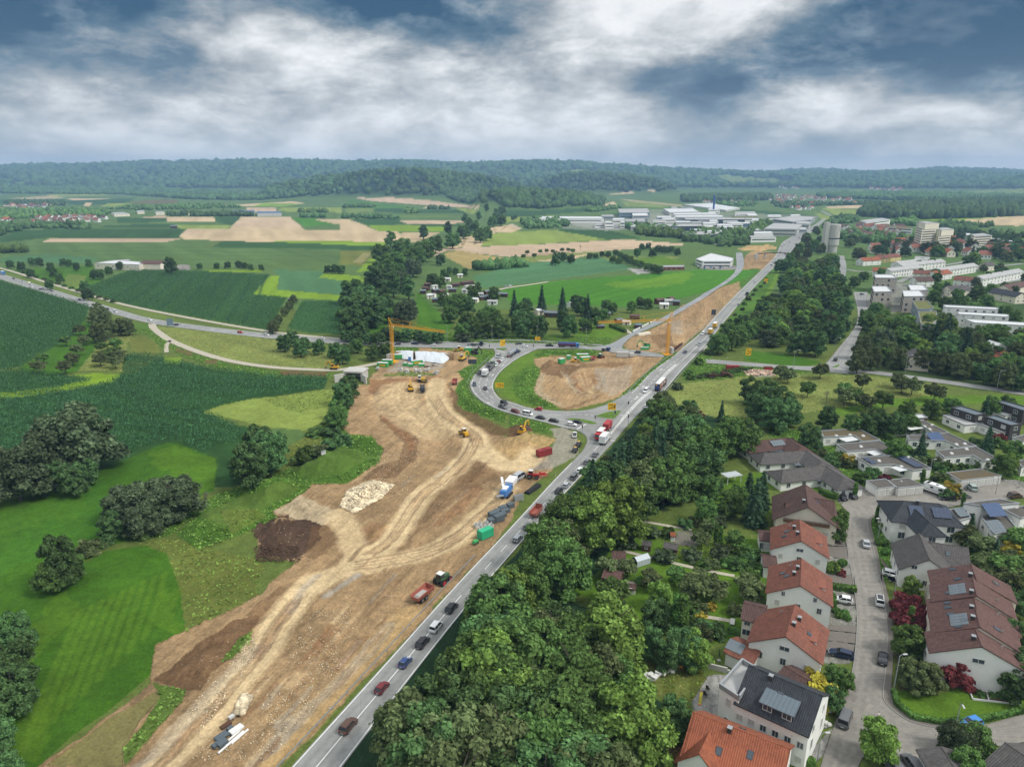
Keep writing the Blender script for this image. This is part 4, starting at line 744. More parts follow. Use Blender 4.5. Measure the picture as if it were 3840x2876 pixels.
def make_kinds():
 def add(k,crown,trunk,h,r):KIND.setdefault(k,[]).append((crown,trunk,h,r))
 for s in range(5):
  h,r=13+s%3,6.0+.4*(s%2);add('oak',crown_mesh('crown',round_lobes(s,h,r,.2,14),9500,.30,s,'mid'),trunk_mesh(s,h,.38),h,r)
 for s in range(2):add('oakd',crown_mesh('crown',round_lobes(20+s,14,6,.2,14),9500,.30,20+s,'dark'),trunk_mesh(20+s,14,.4),14,6)
 for s in range(3):add('oakl',crown_mesh('crown',round_lobes(30+s,13,5.6,.2,14),9500,.29,30+s,'light'),trunk_mesh(30+s,13,.35),13,5.6)
 for s in range(2):add('oakg',crown_mesh('crown',round_lobes(40+s,11,6.2,.2,14),9500,.27,40+s,'grey'),trunk_mesh(40+s,11,.4),11,6.2)
 for s in range(2):add('oako',crown_mesh('crown',round_lobes(45+s,13,5.8,.2,14),9500,.29,45+s,'olive'),trunk_mesh(45+s,13,.4),13,5.8)
 for s in range(2):
  q=random.Random(50+s);lob=[(q.uniform(-1,1)*1.6,q.uniform(-1,1)*1.6,4+1.55*i,(2.9 if i<6 else 2.9-.35*(i-5))*q.uniform(.85,1.1))for i in range(10)]
  add('tall',crown_mesh('crown',lob,5600,.42,50+s,'dark' if s else 'mid'),trunk_mesh(50+s,18,.45,spread=1.5),20,4.2)
 for s in range(2):
  r=np.random.default_rng(60+s);H=17.0;P_=[];Nn=[];cone=[]
  for t in range(22):
   z=1.0+(H-1.2)*t/22;R=3.7*(1-t/22.5)**.85*r.uniform(.88,1.1);nb=max(5,int(13*(1-t/25)))
   for b in range(nb):
    a=2*math.pi*b/nb+r.uniform(0,.4);L_=R*r.uniform(.75,1.12);m_=max(4,int(L_*7));u=r.uniform(.15,1,m_)
    pp=np.stack([math.cos(a)*L_*u,math.sin(a)*L_*u,z-.33*L_*u**1.6],1)+r.normal(size=(m_,3))*.14;P_.append(pp);Nn.append(np.tile([math.cos(a)*.35,math.sin(a)*.35,1.0],(m_,1))+r.normal(size=(m_,3))*.35)
  P_=np.concatenate(P_);Nn=np.concatenate(Nn);Nn/=np.linalg.norm(Nn,axis=1)[:,None];V_,F_=leaf_quads(P_,Nn,.36,r);mb=MB();mb.v=[tuple(v)for v in V_];mb.f=[tuple(f)for f in F_];mb.mi=[0]*len(F_);mb.tube((0,0,.8),(0,0,H*.96),2.3,.05,9)
  me_=bpy.data.meshes.new('crown');me_.from_pydata(mb.v,[],mb.f);me_.materials.append(LEAF['fir']);add('fir',me_,MB().tube((0,0,-.3),(0,0,10),.28,.1,7).mesh('trunk',[BARK]),H,3.7)
 for s in range(3):add('fruit',crown_mesh('crown',round_lobes(70+s,5.6,2.9,1.7,7),2200,.30,70+s,'olive' if s else 'mid',core=.62),trunk_mesh(70+s,4.6,.18,spread=1.3),5.6,2.9)
 for s in range(3):add('shrub',crown_mesh('crown',round_lobes(80+s,3.0,2.2,-.3,7),1900,.27,80+s,('mid','dark','olive')[s]),None,3.0,2.2)
 for k,mt in(('shrubl','light'),('shrubg','grey'),('shrubr','red'),('shruby','gold'),('shrublime','lime')):add(k,crown_mesh('crown',round_lobes(len(k)%7+90,3.0,2.1,-.3,7),1900,.25,91,mt),None,3.0,2.1)
 add('ball',crown_mesh('crown',[(0,0,1.0,1.1)],1500,.16,95,'hedge',core=.93,shell=(.9,1.02)),None,2.1,1.1)
 add('column',crown_mesh('crown',[(0,0,.6+.62*i,.78-.05*abs(i-4))for i in range(10)],2600,.2,96,'hedge',core=.85),None,6.6,.8)
 mb=MB();q=random.Random(3)
 def limb(p,d,l,r,n):
  e=p+d*l;mb.tube(p,e,r,r*.65,5,cap=False)
  if n:
   for _ in range(3):limb(e,(d+Vector((q.uniform(-1,1),q.uniform(-1,1),q.uniform(-.1,.7)))*.8).normalized(),l*.72,r*.6,n-1)
 limb(Vector((0,0,-.3)),Vector((0,0,1)),3.0,.22,4);KIND['bare']=[(None,mb.mesh('trunk',[mat('dead_wood',(.17,.15,.125),.95,.2,2,.4)]),8.0,3)]
make_kinds()
RW=BW=AG=GT=None
GARDEN=zl('Q3',1080,1110,1560,1060,2209,1100,2209,1700)+zl('B3',1950,450,1650,620,1720,900,1560,1090,1240,1060,1090,900,1130,640,1160,300,960,230,700,330,500,170)+zl('Q3',700,1480,900,1330);HWE=HW[1];HWN=[Vector(((HW[1][min(i+1,len(HWE)-1)]-HW[1][max(i-1,0)]).y,-(HW[1][min(i+1,len(HWE)-1)]-HW[1][max(i-1,0)]).x)).normalized()for i in range(len(HWE))]
CAN=dict(oak='broadleaf_tree',oakd='dark_broadleaf_tree',oakl='light_broadleaf_tree',oakg='willow_tree',oako='olive_broadleaf_tree',tall='poplar_tree',fir='spruce_tree',fruit='orchard_tree',shrub='shrub',shrubl='shrub',shrubg='shrub',shrubr='shrub',shruby='shrub',shrublime='shrub',ball='clipped_bush',column='cypress',bare='dead_tree')
def tree(kind,p,h,label,group=None,wide=1.0,seed=None,cat=None,drop=False):
 """p: ground position; h: height in metres"""
 q=random.Random(seed if seed is not None else int(p[0]*31+p[1]*17));v=KIND[kind][q.randrange(len(KIND[kind]))];s=h/v[2];w=s*wide
 if p[1]<420:
  cr=v[3]*w*.9+h*(.38 if p[1]<340 else .1);e=min(HWE,key=lambda a:(a.x-p[0])**2+(a.y-p[1])**2);dx=p[0]-e.x
  if math.hypot(dx,p[1]-e.y)<cr+16 and abs(dx)<36:
   n_=HWN[HWE.index(e)];d_=(Vector((p[0],p[1]))-e).dot(n_)
   if-16<d_<cr and drop:return
   if-16<d_<cr:p=(p[0]+n_.x*(cr-d_),p[1]+n_.y*(cr-d_))
 if 'belt between' in label:
  if any(inpoly(np.array([a_]),np.array([b_]),GARDEN)[0]for a_,b_ in(proj(p[0],p[1],0),proj(p[0],p[1],h*.55))):return
 base=(p[0],p[1],H1(p[0],p[1]))
 if kind in('shrub','shrubl','shrubg','shrubr','shruby','shrublime','ball','column'):
  o=ob(CAN[kind],v[0],None,base,(0,0,q.uniform(0,6.28)),(w,w,s));return tag(o,label,cat or 'shrub',group)
 t=thing(CAN[kind],label,cat or 'tree',base,q.uniform(0,6.28),group,(w,w,s))
 if v[0]:ob('crown',v[0],t)
 if v[1]:ob('trunk',v[1],t)
 return t
def top(s,x,y,h):return G(Z(s,x,y),h)
def trees(kind,h,s,xs,label,group=None,wide=1.0):
 if group and label in(RW,BW,AG,GT):label,group=by_look(kind,label,group)
 for i in range(0,len(xs),2):
  hh=h*random.uniform(.9,1.1)if group else h;tree(kind,top(s,xs[i],xs[i+1],hh),hh,label,group,wide)
def fill(s,poly,kinds,h0,h1,gap,label,group,mx=60,seed=0,wide=1.0,cat=None):
 """a stand of separate trees inside a ground outline (map sheet s)"""
 P=[tuple(g(s,poly[i],poly[i+1])[:2])for i in range(0,len(poly),2)];q=random.Random(seed+int(abs(P[0][0])));xs=[p[0]for p in P];ys=[p[1]for p in P];got=[]
 for _ in range(mx*60):
  x,y=q.uniform(min(xs),max(xs)),q.uniform(min(ys),max(ys))
  if not inpoly(np.array([x]),np.array([y]),P)[0]or any((x-a)**2+(y-b)**2<gap*gap for a,b in got):continue
  got.append((x,y));k=q.choice(kinds);tree(k,(x,y),q.uniform(h0,h1)*(1.25 if k in('fir','tall')else 1),*by_look(k,label,group),wide,cat=cat,drop=True)
  if len(got)>=mx:break
 return len(got)
BL='broadleaf tree in the dense belt between the highway and the gardens';BG_='trees of the belt beside the highway'
LOOK=dict(oak='mid-green',oakd='dark green',oakl='bright yellow-green',oako='olive-green',oakg='grey-green',fir='dark conical',tall='tall')
def by_look(k,label,group):return(LOOK[k]+' '+label,LOOK[k]+' '+group)if k in LOOK and group else(label,group)
def belt(k,h,s,xy):trees(k,h,s,xy,*by_look(k,BL,BG_))
for k,h,s,xy in(('oak',15,'B2',(1960,60,1860,640,2150,480,2120,760)),('oakl',15,'B2',(2000,560,)),('oakd',15,'B2',(2060,20,2010,330,1500,1180)),('oakd',14,'B2',(2180,900,1950,1020,1640,760)),('oako',14,'B2',(1120,1030,1330,1190,1700,1160,1950,1330,1500,1480,2100,1210,1750,1480)),('oak',13,'B3',(60,520,260,440,520,620,200,640,330,900,130,860,500,900,640,760,90,1250,300,1200,560,1150)),('oakd',13,'B3',(420,1050,250,1500,620,1380,40,1560,420,1330)),('oako',12,'B3',(330,330,760,640,820,1480,560,1540)),('oak',14,'Q3',(300,900,560,960,700,850,120,1480,450,1300,640,1350,330,1130,820,1010,1020,1180)),('oako',13,'Q3',(1080,640,900,1180,1230,600,1620,760)),('oakd',15,'Q3',(1180,750,760,640,860,640,1100,400,1440,260,1560,240,1670,470)),('oakl',16,'Q3',(930,790,1400,660,1440,780,700,930)),('oak',13,'Q3',(1280,90,1480,200,1700,330,1520,560,1330,600,1900,240,2010,250)),('oakl',9,'Q3',(430,1215,1160,290))):
 belt(k,h,s,xy)
FB='dark spruce standing in the belt beside the highway';FBG='spruces of the belt beside the highway'
trees('fir',18,'Q3',(1250,250,1380,220,1310,300,890,480,960,410,1020,380,700,580,870,600),FB,FBG);trees('oakl',15,'B3',(860,240),'large yellow-green willow beside the rubbish heap in the gardens',None,1.15);trees('oakl',14,'B3',(1000,940,1130,1100),'bright green tree beside the yard of the white house','bright trees by the yard',1.0)
fill('B2',(1180,1500,1560,1060,2260,330,2300,1500,2000,1900,1000,1900),('oak','oakd','oako','oakl'),10,14,7.5,BL,BG_,26,5);fill('Q3',(330,1650,560,1330,960,930,1300,700,1450,900,1050,1200,800,1500,600,1700),('oak','oakd','oako'),9,13,7.5,BL,BG_,22,6);fill('B3',(0,700,500,500,900,1000,900,1500,900,1800,-200,1800),('oak','oakd','oako'),9,12,6.5,BL,BG_,26,8)
fill('Q3',(850,560,1000,420,1200,160,1300,200,1700,300,1700,500,1500,760,1200,760),('oak','oakd','oako'),9,13,8,BL,BG_,16,9)
trees('bare',8,'B2',(1500,1200),'bare dying tree among the green trees beside the highway');tree('shrubl',g('Q3',650,700),2.5,'low pale bush at the road edge beside the queue of cars')
for k in range(26):
 a=HW[1][int(len(HW[1])*(.02+.0135*k))];tree(('shrub','shrubg')[k%3==0],(a.x+random.uniform(3.5,6.0),a.y-random.uniform(0,1.5)),random.uniform(2.0,3.4),'roadside shrub in the fringe below the tree belt','shrubs at the highway edge',1.1)
T_=trees
T_('oakg',22,'Q1',(600,150),'very large grey-green tree with bare trunk beside the maize',None,1.0);T_('oakg',16,'Q1',(380,330,80,480),'grey-green tree at the foot of the very large tree','trees beside the very large tree',.95);T_('oakd',9,'Q1',(430,620,700,600,600,680),'dark undergrowth tree below the very large tree','undergrowth of the very large tree',1.1)
T_('oakg',11,'Q1',(1060,850,1250,800,1500,780),'rounded silver-green willow in the meadow clump','meadow willows',1.15);T_('oakg',8,'Q1',(1200,1000,1420,920),'low silver-green willow at the front of the meadow clump','front willows of the meadow clump',1.1);T_('oakd',8,'Q1',(930,1060),'dark tree leaning against the meadow willows');T_('bare',5,'Q1',(1760,890),'fallen grey bare tree beside the meadow willows')
T_('oakd',13,'Q1',(470,1260),'dark pointed tree in the ditch line of the meadow',None,.75);T_('oak',7,'Q1',(600,1420,400,1500),'green tree at the foot of the dark pointed ditch tree','small ditch trees');T_('shrub',4,'Q1',(750,1300),'small round bush in the meadow ditch line');T_('oakd',8,'B1',(90,330),'dark tree at the meadow edge above the ditch');T_('oakd',9,'B1',(60,560,-60,700,30,800),'tall dark shrubs over the open ditch','ditch shrubs');T_('oakd',6,'B1',(-40,1250,-20,1500),'dark shrub at the lower end of the open ditch','lower ditch shrubs')
T_('oakd',15,'Q2',(20,310,90,360,-80,480),'tall dark tree in the copse left of the earthworks','dark copse left of the earthworks',.9);T_('oakd',10,'Q2',(150,360,-150,560,60,500),'lower dark tree of the copse left of the earthworks','lower copse trees');T_('shrub',5.5,'Q2',(410,500),'dark bush on the slope beside the white beehives');T_('shrub',4.5,'Q2',(550,510,660,450,730,430),'bush along the row of white beehives','bushes at the beehives');T_('oak',8,'Q2',(700,90,690,150),'rounded green bush on the bank above the earthworks','bank bushes');T_('oakd',9,'Q2',(740,-60,800,-120,760,-20),'dark tree beside the concrete portal','trees at the concrete portal')
for k,q in enumerate(((520,400),(600,360),(700,330),(660,400))):tree('shrub',gp('Q2',*q),3,'bramble thicket on the bank above the earthworks','brambles on the bank',1.6)
for k in range(7):tree('shrub',gp('Q1',1230+42*k,1290-27*k),1.8,'low leafy growth along the ditch below the willows','ditch growth below the willows',1.3)
for k in range(6):tree('shrub',gp('Q1',720+45*k,1430-18*k),1.5,'low leafy growth along the ditch beside the pointed tree','ditch growth by the pointed tree',1.3)
OR='orchard tree on the sloping meadow between the maize fields';ORG='orchard trees between the maize fields'
T_('fruit',6,'M1',(415,520,490,575,540,515,270,630,240,680,410,680,460,630,510,450,740,650,640,635,650,560,670,480,730,590,760,610,740,535,700,610),OR,ORG,1.15);T_('oako',11,'M1',(600,350,650,330,770,400,620,430,690,400,620,300,820,400),'tree in the clump where the orchard meets the road','roadside clump above the orchard',.95);T_('oakd',10,'M1',(560,205),'single dark tree between the farm track and the road')
RT='tree in the row hiding the road beside the tower crane';T_('oakd',9,'M1',(1835,505,1890,480,1970,525,2060,540,2160,560,2212,580,1940,540),RT,'tree row beside the tower crane');T_('oak',8,'M2',(30,565,100,530,200,570,280,560),RT,'tree row beside the tower crane')
T_('oako',7,'M1',(1900,250,1870,290,1840,330,1800,380,1770,410,1760,430),'tree in the hedge line climbing between the fields','hedge line between the fields');T_('oakd',9,'M1',(60,25,130,35,200,10,250,10,320,40,400,15,440,20,490,40,570,20,190,80,340,80,380,110,600,90,640,85,700,65,770,35,310,150,540,160),'tree in the grove around the farm','grove around the farm',1.0);T_('oakd',17,'M1',(1095,5),'large single tree beside the open farm barn',None,.9)
T_('oakd',7,'M1',(1400,42,1470,35,1550,35,1580,40,1620,50,1690,55,1540,30,1290,45),'tree in the field hedge beyond the farm','field hedge beyond the farm',1.1);T_('oakd',9,'M1',(2120,60,2170,52,2212,60),'tree of the dark copse at the lime field','copse at the lime field',1.1)
for k in range(14):tree('shrub',g('M1',150+45*k,112+14.5*k),2.2,'low hedge bush between the farm track and the road','hedge along the farm track',1.5)
BW='tall leafy tree in the wood along the brook';BWG='wood along the brook'
T_('tall',22,'T2',(315,525,530,485,690,465,800,410,830,440,940,360,1000,380,890,400),BW,BWG,1.6);T_('oak',21,'T2',(260,610,370,590,400,575,520,600,560,580,480,620,350,660,280,680,420,650,610,560,720,540,790,490,860,460,900,510,940,500,980,430,1030,420,1040,370),BW,BWG,1.15);T_('oakg',16,'T2',(460,710,360,790),'silver willow in the wood along the brook','silver willows of the brook wood',.9)
T_('oakd',20,'M2',(60,150,150,190,220,60,130,250,250,190,60,330,180,260,230,250,80,230),BW,BWG,1.15);T_('tall',20,'M2',(430,130,300,40,380,60,330,90),BW,BWG,1.4);T_('fir',16,'M2',(290,200,60,330,110,350),'dark conifer in the wood along the brook','conifers of the brook wood',1.15);T_('oakg',13,'M2',(430,285,400,300),'yellow-grey willow on the lawn below the brook wood','lawn willows');T_('oakd',7,'M2',(290,460,350,480,420,470,500,480,560,490,620,480,240,490,180,500,30,480,110,490),'tree in the hedge behind the federal road','hedge behind the federal road',1.3)
AG='tree in the allotment gardens behind the roundabout loop';AGG='trees of the allotment gardens'
T_('oak',11,'M2',(660,230,700,260,760,280,700,320,640,130,590,110,850,190,880,170,960,320,1000,350,910,350,860,400,940,400,1040,400,760,240,990,200,780,430,810,370),AG,AGG);T_('oakd',12.5,'M2',(1150,340,1210,360,1140,380,1440,350,1480,380,1290,390,1180,400,1520,250,1560,260),AG,AGG,.9);T_('fir',20,'M2',(1300,185,1435,195,1600,240,1120,215),'tall dark spruce standing above the allotment gardens','tall spruces of the allotments',1.05);T_('oakd',12,'M2',(820,260,1170,290,1200,270),AG,AGG)
T_('oak',8,'M2',(1640,330,1700,340,1760,300,1660,390,1600,410,1570,400,1880,290,1940,265,1990,275,1720,280),AG,AGG);T_('shrubg',5,'M2',(790,490,900,480,960,470,860,430),'grey-green bush behind the federal road','grey bushes behind the federal road',1.5);T_('oakd',12,'T2',(640,680),'round dark tree alone beside the wheat field',None,1.15);T_('oakd',8,'T2',(700,760,740,765,660,775,600,810,800,770,680,790),'tree on the slope above the allotments','slope trees above the allotments');T_('oakd',10,'T2',(1130,425,1110,430),'tree of the pair standing in the far meadow','pair in the far meadow')
T_('fruit',6,'T2',(1205,655,1250,675,1290,650,1330,645,1370,650,1430,640,1470,640,1500,645,1180,680),'orchard tree on the strip beside the stubble field','orchard strip by the stubble field');T_('oakd',11,'T2',(1400,660,1440,665,1390,680,1490,680),'tree of the dark clump beside the orchard strip','dark clump by the orchard strip',1.1);T_('bare',7,'T2',(1550,620),'brown leafless tree on the orchard strip');T_('oakd',7,'T2',(1610,670,1650,672,1690,660,1730,660),'tree of the hedge between stubble and green crop','hedge by the green crop',1.2)
T_('oak',8,'T2',(1780,650,1810,665,1840,680,1870,690,1900,710,1940,720,1990,735,2030,745,2060,755,1760,690,1800,700),'tree in the thicket around the archery lawn','thicket around the archery lawn',1.2);T_('oakd',10,'T2',(1950,610,1990,605,2060,620,2100,625,2140,625,2180,640,1920,640,2020,640),'tree behind the archery lawn','trees behind the archery lawn',1.1)
RW='leafy tree in the wood right of the highway';RWG='wood right of the highway'
T_('oak',12,'M3',(300,430,240,500,330,480,420,420,480,400,560,350,600,380,650,330,720,290,640,270,560,290,700,220,760,250,720,170,800,210,860,280,800,320),RW,RWG,1.0);T_('oakl',12,'M3',(680,300,740,220,880,150,640,350,580,310,700,80),RW,RWG);T_('oakd',13,'M3',(500,370,760,380,860,400,960,350,1040,380,1010,300,940,230,1000,220,900,210,830,430,760,480,880,480,1010,420,930,420,1060,270,960,150,900,80,960,60,840,60,760,40,690,20,740,90,640,20,660,120,800,130,400,380),RW,RWG);fill('M3',(230,640,600,300,750,60,1000,60,1080,450,900,660,560,620),('oak','oakd','oako','oakl'),9,13,7.0,RW,RWG,64,3,1.2);T_('oakg',9,'M3',(600,240,560,480),'grey-leaved tree in the wood right of the highway','grey trees right of the highway')
fill('T3',(630,830,720,700,800,570,900,520,880,640,1000,700,1000,860,700,860),('oak','oakd','oako'),10,14,11,RW,RWG,26,12);fill('T3',(1060,840,1080,700,1300,640,1700,600,2212,600,2400,640,2400,780,1500,700,1200,720),('oak','oakd','oako','fir'),11,15,17,'leafy tree between the housing rows below the high-rise','trees below the high-rise',34,13,1.25)
T_('oakd',14,'T3',(1900,670,1860,690),'broad tree beside the white roofs of the terraces','broad trees beside the terraces',1.1);T_('oakl',16,'T3',(1890,665),'yellow-green broad tree above the terraces',None,1.1)
SW='street tree in the row along the side street';SWG='street trees of the side street'
T_('oako',12,'M3',(1260,450,1180,510,1340,480,1240,580,1410,590,1560,600,1690,620,1820,640,1990,640,2110,680,1150,600,1330,540),SW,SWG,.85);T_('oak',10,'M3',(1260,300,1300,350,1200,350,1260,390,1420,390,1460,420,1400,480,1540,480,1120,130,1180,100,1060,190),'tree beside the grey apartment blocks','trees beside the grey blocks');T_('fir',18,'M3',(1660,410,1740,370,1850,450,1870,470),'dark conifer in front of the white terrace block','conifers by the white terrace',1.35);T_('oak',11,'M3',(1660,170,1790,210,1920,190,1980,250,1720,260,1820,250,1890,300,2100,320,2160,350,2060,480,2150,520,1960,560,2120,620,2180,660,1640,220,1720,370),'garden tree between the terraces','garden trees between the terraces')
T_('oakd',8,'M3',(2060,700,2120,740,2190,690,2212,760,2000,720),'dark tree at the far end of the side street','far end of the side street',1.1);T_('oakg',14,'M3',(1320,470),'pale birch beside the side street',None,.7)
MT='orchard tree scattered on the dry meadow right of the highway';MTG='orchard trees on the dry meadow'
T_('fruit',7,'M3',(900,700,640,710,690,730,1170,770,1410,760,1430,800,1500,790,820,820,1060,830,1060,860,1140,870,1200,900,1310,880,1640,830,570,800),MT,MTG,1.05);T_('bare',5,'M3',(940,880),'bare little tree on the dry meadow');T_('oakd',12,'M3',(460,790,560,840,640,850,490,890,610,930,700,930),'big dark tree in the clump on the dry meadow','big clump on the dry meadow',1.1);T_('fir',9,'M3',(260,930),'small spruce at the lower edge of the dry meadow');T_('shrubr',3.5,'M3',(100,1000),'brown-leaved bush at the lower edge of the dry meadow')
for k in range(16):tree('shrub',g('M3',40+26*k,800-k*3),1.8,'rough growth round the rubble heap','growth round the rubble heap',1.4)
fill('M3',(1250,160,1500,60,1900,80,2300,130,2300,330,2050,320,1700,300,1640,200,1460,180),('oak','oakd','oako'),7,11,12,'garden tree among the terraces and grey cubes','trees among the terraces',22,21,1.0);fill('M3',(1120,620,1200,450,1500,480,1700,480,1900,540,2300,560,2300,860,1900,800,1500,740,1200,720),('oak','oakd','oako','oakl'),8,12,9,'leafy tree in the thick wood below the long white block','wood below the long white block',60,22,1.15);fill('T3',(1000,600,1400,560,1760,560,2212,600,2400,620,2400,700,1700,660,1100,700),('oak','oakd','oako'),10,14,16,'tall tree in the green belt below the towers','green belt below the towers',44,23,1.3)
GT='garden tree among the bungalows';GTG='garden trees among the bungalows'
T_('oakd',9,'Q4',(530,150,380,300,740,220,950,170,860,200,1110,190),GT,GTG,1.0);T_('oak',8,'Q4',(1220,100,1430,90,1950,60,2080,50,1600,70,2150,450,2050,560,1130,440,1250,220),GT,GTG);T_('fir',11,'Q4',(1350,360,1930,300,1900,60),'spruce between the flat-roofed bungalows','spruces between the bungalows',1.25);T_('column',5,'Q4',(960,1000,1700,890,765,800,1350,690),'slim cypress beside the residential street','slim cypresses of the housing',1.0);T_('oak',6,'Q4',(650,1040,600,1110),'round tree at the corner of the brown chalet','corner trees of the chalet',.9);T_('oakl',7,'Q4',(2100,560),'pale feathery tree behind the garages');T_('fir',6,'Q4',(1780,1060,1990,1280),'small conifer beside the single-slope house','conifers by the single-slope house',1.1);T_('fruit',6,'Q4',(1700,1180,1850,1260,1920,1440,2050,1440,2130,1420,2180,1220,2100,1560,2180,1550),'garden tree behind the grey-roofed houses','garden trees behind the grey-roofed houses',1.2)
T_('shruby',4,'Q4',(2120,1310,700,560,1590,800),'golden bush in the bungalow gardens','golden bushes');T_('shrub',3,'Q4',(480,520,540,560,620,540,660,590,560,600,720,600,800,720,830,720,900,680,1450,590,1500,640,1570,630,1500,720,1540,760,1850,600,1640,860,1560,850,1700,640,1320,580,1130,500,1700,480,1800,420,2000,420),'rounded bush in the gardens between the bungalows','rounded garden bushes',1.1);T_('shrubr',3.4,'Q4',(1100,200,1020,740,2000,380),'dark red bush beside a bungalow','red bungalow bushes')
T_('shruby',4.4,'B4',(400,840,470,900),'yellow-green bush behind the white house','yellow-green bushes by the white house',1.0);T_('oak',5,'B4',(580,780,660,820),'green bush at the corner by the dark blue car','corner bushes by the blue car',.9);T_('oakd',5,'B4',(580,970),'dark bush beside the gable of the white house');T_('oakl',7.5,'B4',(990,1260),'single round maple on the planted corner of the street',None,1.0);T_('oak',6.5,'B4',(1240,450),'round green tree in front of the brown-roofed terrace',None,1.3);T_('oako',6,'B4',(1280,740,1400,760),'dark olive bush below the terrace gable','olive bushes below the gable',1.2);T_('shrubr',5,'B4',(1640,720),'purple-leaved bush below the terrace gable',None,1.0);T_('shrubr',5,'B4',(1230,160,1210,280,1320,300),'dark red maple in the terrace front garden','red maples of the terrace',1.0);T_('column',6,'B4',(1250,270),'slim cypress in front of the red maples');T_('oakl',5,'B4',(1260,20),'light green tree beside the white estate car',None,.9);T_('oakg',6,'B4',(1640,1290,1740,1330),'grey-green birch at the blue car','birches at the blue car',.85);T_('oak',5.5,'B4',(1800,1300,1740,1520),'green tree beside the dark garage roofs','trees at the dark garage roofs')
T_('oakd',7,'B4',(2180,120,2190,400,2200,640,2190,800),'dark tree behind the brown-roofed terrace','trees behind the terrace')
GA='fruit tree in the kitchen gardens below the highway belt';GAG='fruit trees in the kitchen gardens'
T_('fruit',4.6,'Q3',(1000,1480,1420,1540,1620,1550,1930,1230,1640,1230,1700,1120,2060,1560,1200,1560,820,1460),GA,GAG,1.1);T_('oak',8,'Q3',(1700,640,1720,740,1680,930,1900,870,1960,840,1480,560),GA.replace('fruit','leafy'),'leafy trees in the kitchen gardens');T_('fir',13,'Q3',(2180,690,2060,700,2130,750),'tall spruce beside the white bungalow garden','spruces at the bungalow garden',1.2);T_('shrubg',3.2,'Q3',(1200,1180,990,1260,1320,1380,1800,1350,1780,1080,1560,1370),'grey-leaved bush in the kitchen gardens','grey bushes of the kitchen gardens',1.2);T_('shrub',2.4,'Q3',(1900,1320,1980,1350,1880,1450,1950,1460,2050,1420,1720,1460,1660,1470,2080,1490,1350,1190,2100,1380,1580,1100,1500,1120),'dark bush along the kitchen garden hedge','dark bushes of the kitchen gardens',1.1);T_('column',5.5,'Q3',(1680,1090,1730,1110,1770,1150,1810,1180),'dark column cypress in the row of four','row of four cypresses',.8)
T_('column',9,'B3',(1440,165,1480,165),'tall bright cypress of the pair in the garden','tall cypress pair',1.0);T_('oakd',8,'B3',(1250,210,1180,420,1380,520,1500,480),'dark tree in the garden behind the white house','dark garden trees');T_('oakl',6.5,'B3',(1290,60,1550,480,1600,560),'light green tree in the garden behind the white house','light garden trees');T_('oakd',6,'B3',(1400,1060,1480,1130),'dark bush at the corner of the gravel yard','yard corner bushes');T_('fruit',6,'B3',(1600,10,2060,20,1740,20,880,60),'fruit tree above the rose garden','fruit trees above the rose garden',1.2);T_('shrub',2.6,'B3',(1560,370,1650,400,1780,430,1940,250,1560,240,1620,230,1660,440),'low bush in the rose garden','low bushes of the rose garden',1.1);T_('shruby',1.6,'B3',(1640,330,1730,240),'yellow cushion plant in the rose garden','yellow cushions',1.2);T_('ball',1.8,'B3',(1110,20),'round bamboo tuft beside the small shed',None,1.2)
def hedge(s,pts,w,h,label,group=None):
 P=[gp(s,pts[i],pts[i+1])for i in range(0,len(pts),2)];t=thing('hedge',label,'hedge',P[0],0,group);r=np.random.default_rng(int(abs(P[0].x)*10));core=MB()
 Pt=[];Nn=[]
 for a,b in zip(P[:-1],P[1:]):
  a=Vector(a)-P[0];b=Vector(b)-P[0];l=(b-a).length;core.bar(a+Vector((0,0,h*.47)),b+Vector((0,0,h*.47)),w*.86,h*.9);d=(b-a).normalized();nn=Vector((-d.y,d.x,0));n=int(l*(w+2*h)*16)+20
  f=r.uniform(0,w+2*h,n);u=r.uniform(0,l,n)
  for q,uu in zip(f,u):
   if q<h:off,zz,no=-w/2,q,-nn
   elif q<h+w:off,zz,no=q-h-w/2,h,Vector((0,0,1))
   else:off,zz,no=w/2,q-h-w,nn
   Pt.append(a+d*uu+nn*off+Vector((0,0,zz)));Nn.append(no)
 Pt=np.array(Pt);Nn=np.array(Nn)+r.normal(size=(len(Pt),3))*.4;Nn/=np.linalg.norm(Nn,axis=1)[:,None];V_,F_=leaf_quads(Pt,Nn,.17,r)
 ob('foliage',np_mesh('foliage',V_,F_,[LEAF['hedge']],4),t);core.obj('core',LEAF['hedge'],t);return t
hedge('Q4',(880,340,1100,470,1220,560),2.0,2.2,'long clipped hedge between two bungalow rows');hedge('Q4',(440,905,600,950),1.6,1.8,'square clipped hedge beside the two parked cars');hedge('Q4',(510,860,600,905),1.4,1.8,'clipped hedge behind the two parked cars');hedge('Q4',(1650,1400,1830,1400),1.2,1.6,'clipped hedge behind the grey-roofed house');hedge('B4',(530,115,760,140),1.6,1.2,'bright low hedge between the driveways');hedge('B4',(540,220,555,300),1.5,2.2,'dark square hedge beside the silver car');hedge('Q4',(470,480,580,470),1.3,2.6,'tall thuja hedge at the bungalow courtyard');hedge('Q4',(1480,740,1580,800),1.5,1.8,'clipped hedge at the garage yard')
hedge('B4',(1080,1010,1110,1130,1250,1240,1500,1285,1850,1260,2209,1180),.9,.9,'low hedge rimming the corner lawn');hedge('B3',(1860,490,1980,520),1.2,1.3,'bright low hedge on the garden terrace');hedge('M2',(1740,460,1840,498),1.6,2.0,'clipped hedge at the allotment lawn beside the new road');hedge('M2',(880,540,960,535),2,2.6,'hedge block behind the federal road lamp');hedge('Q4',(1250,560,1420,640),1.6,2.0,'hedge at the bungalow path');hedge('B4',(180,1580,410,1640),1.2,1.0,'low hedge below the red-roofed house')
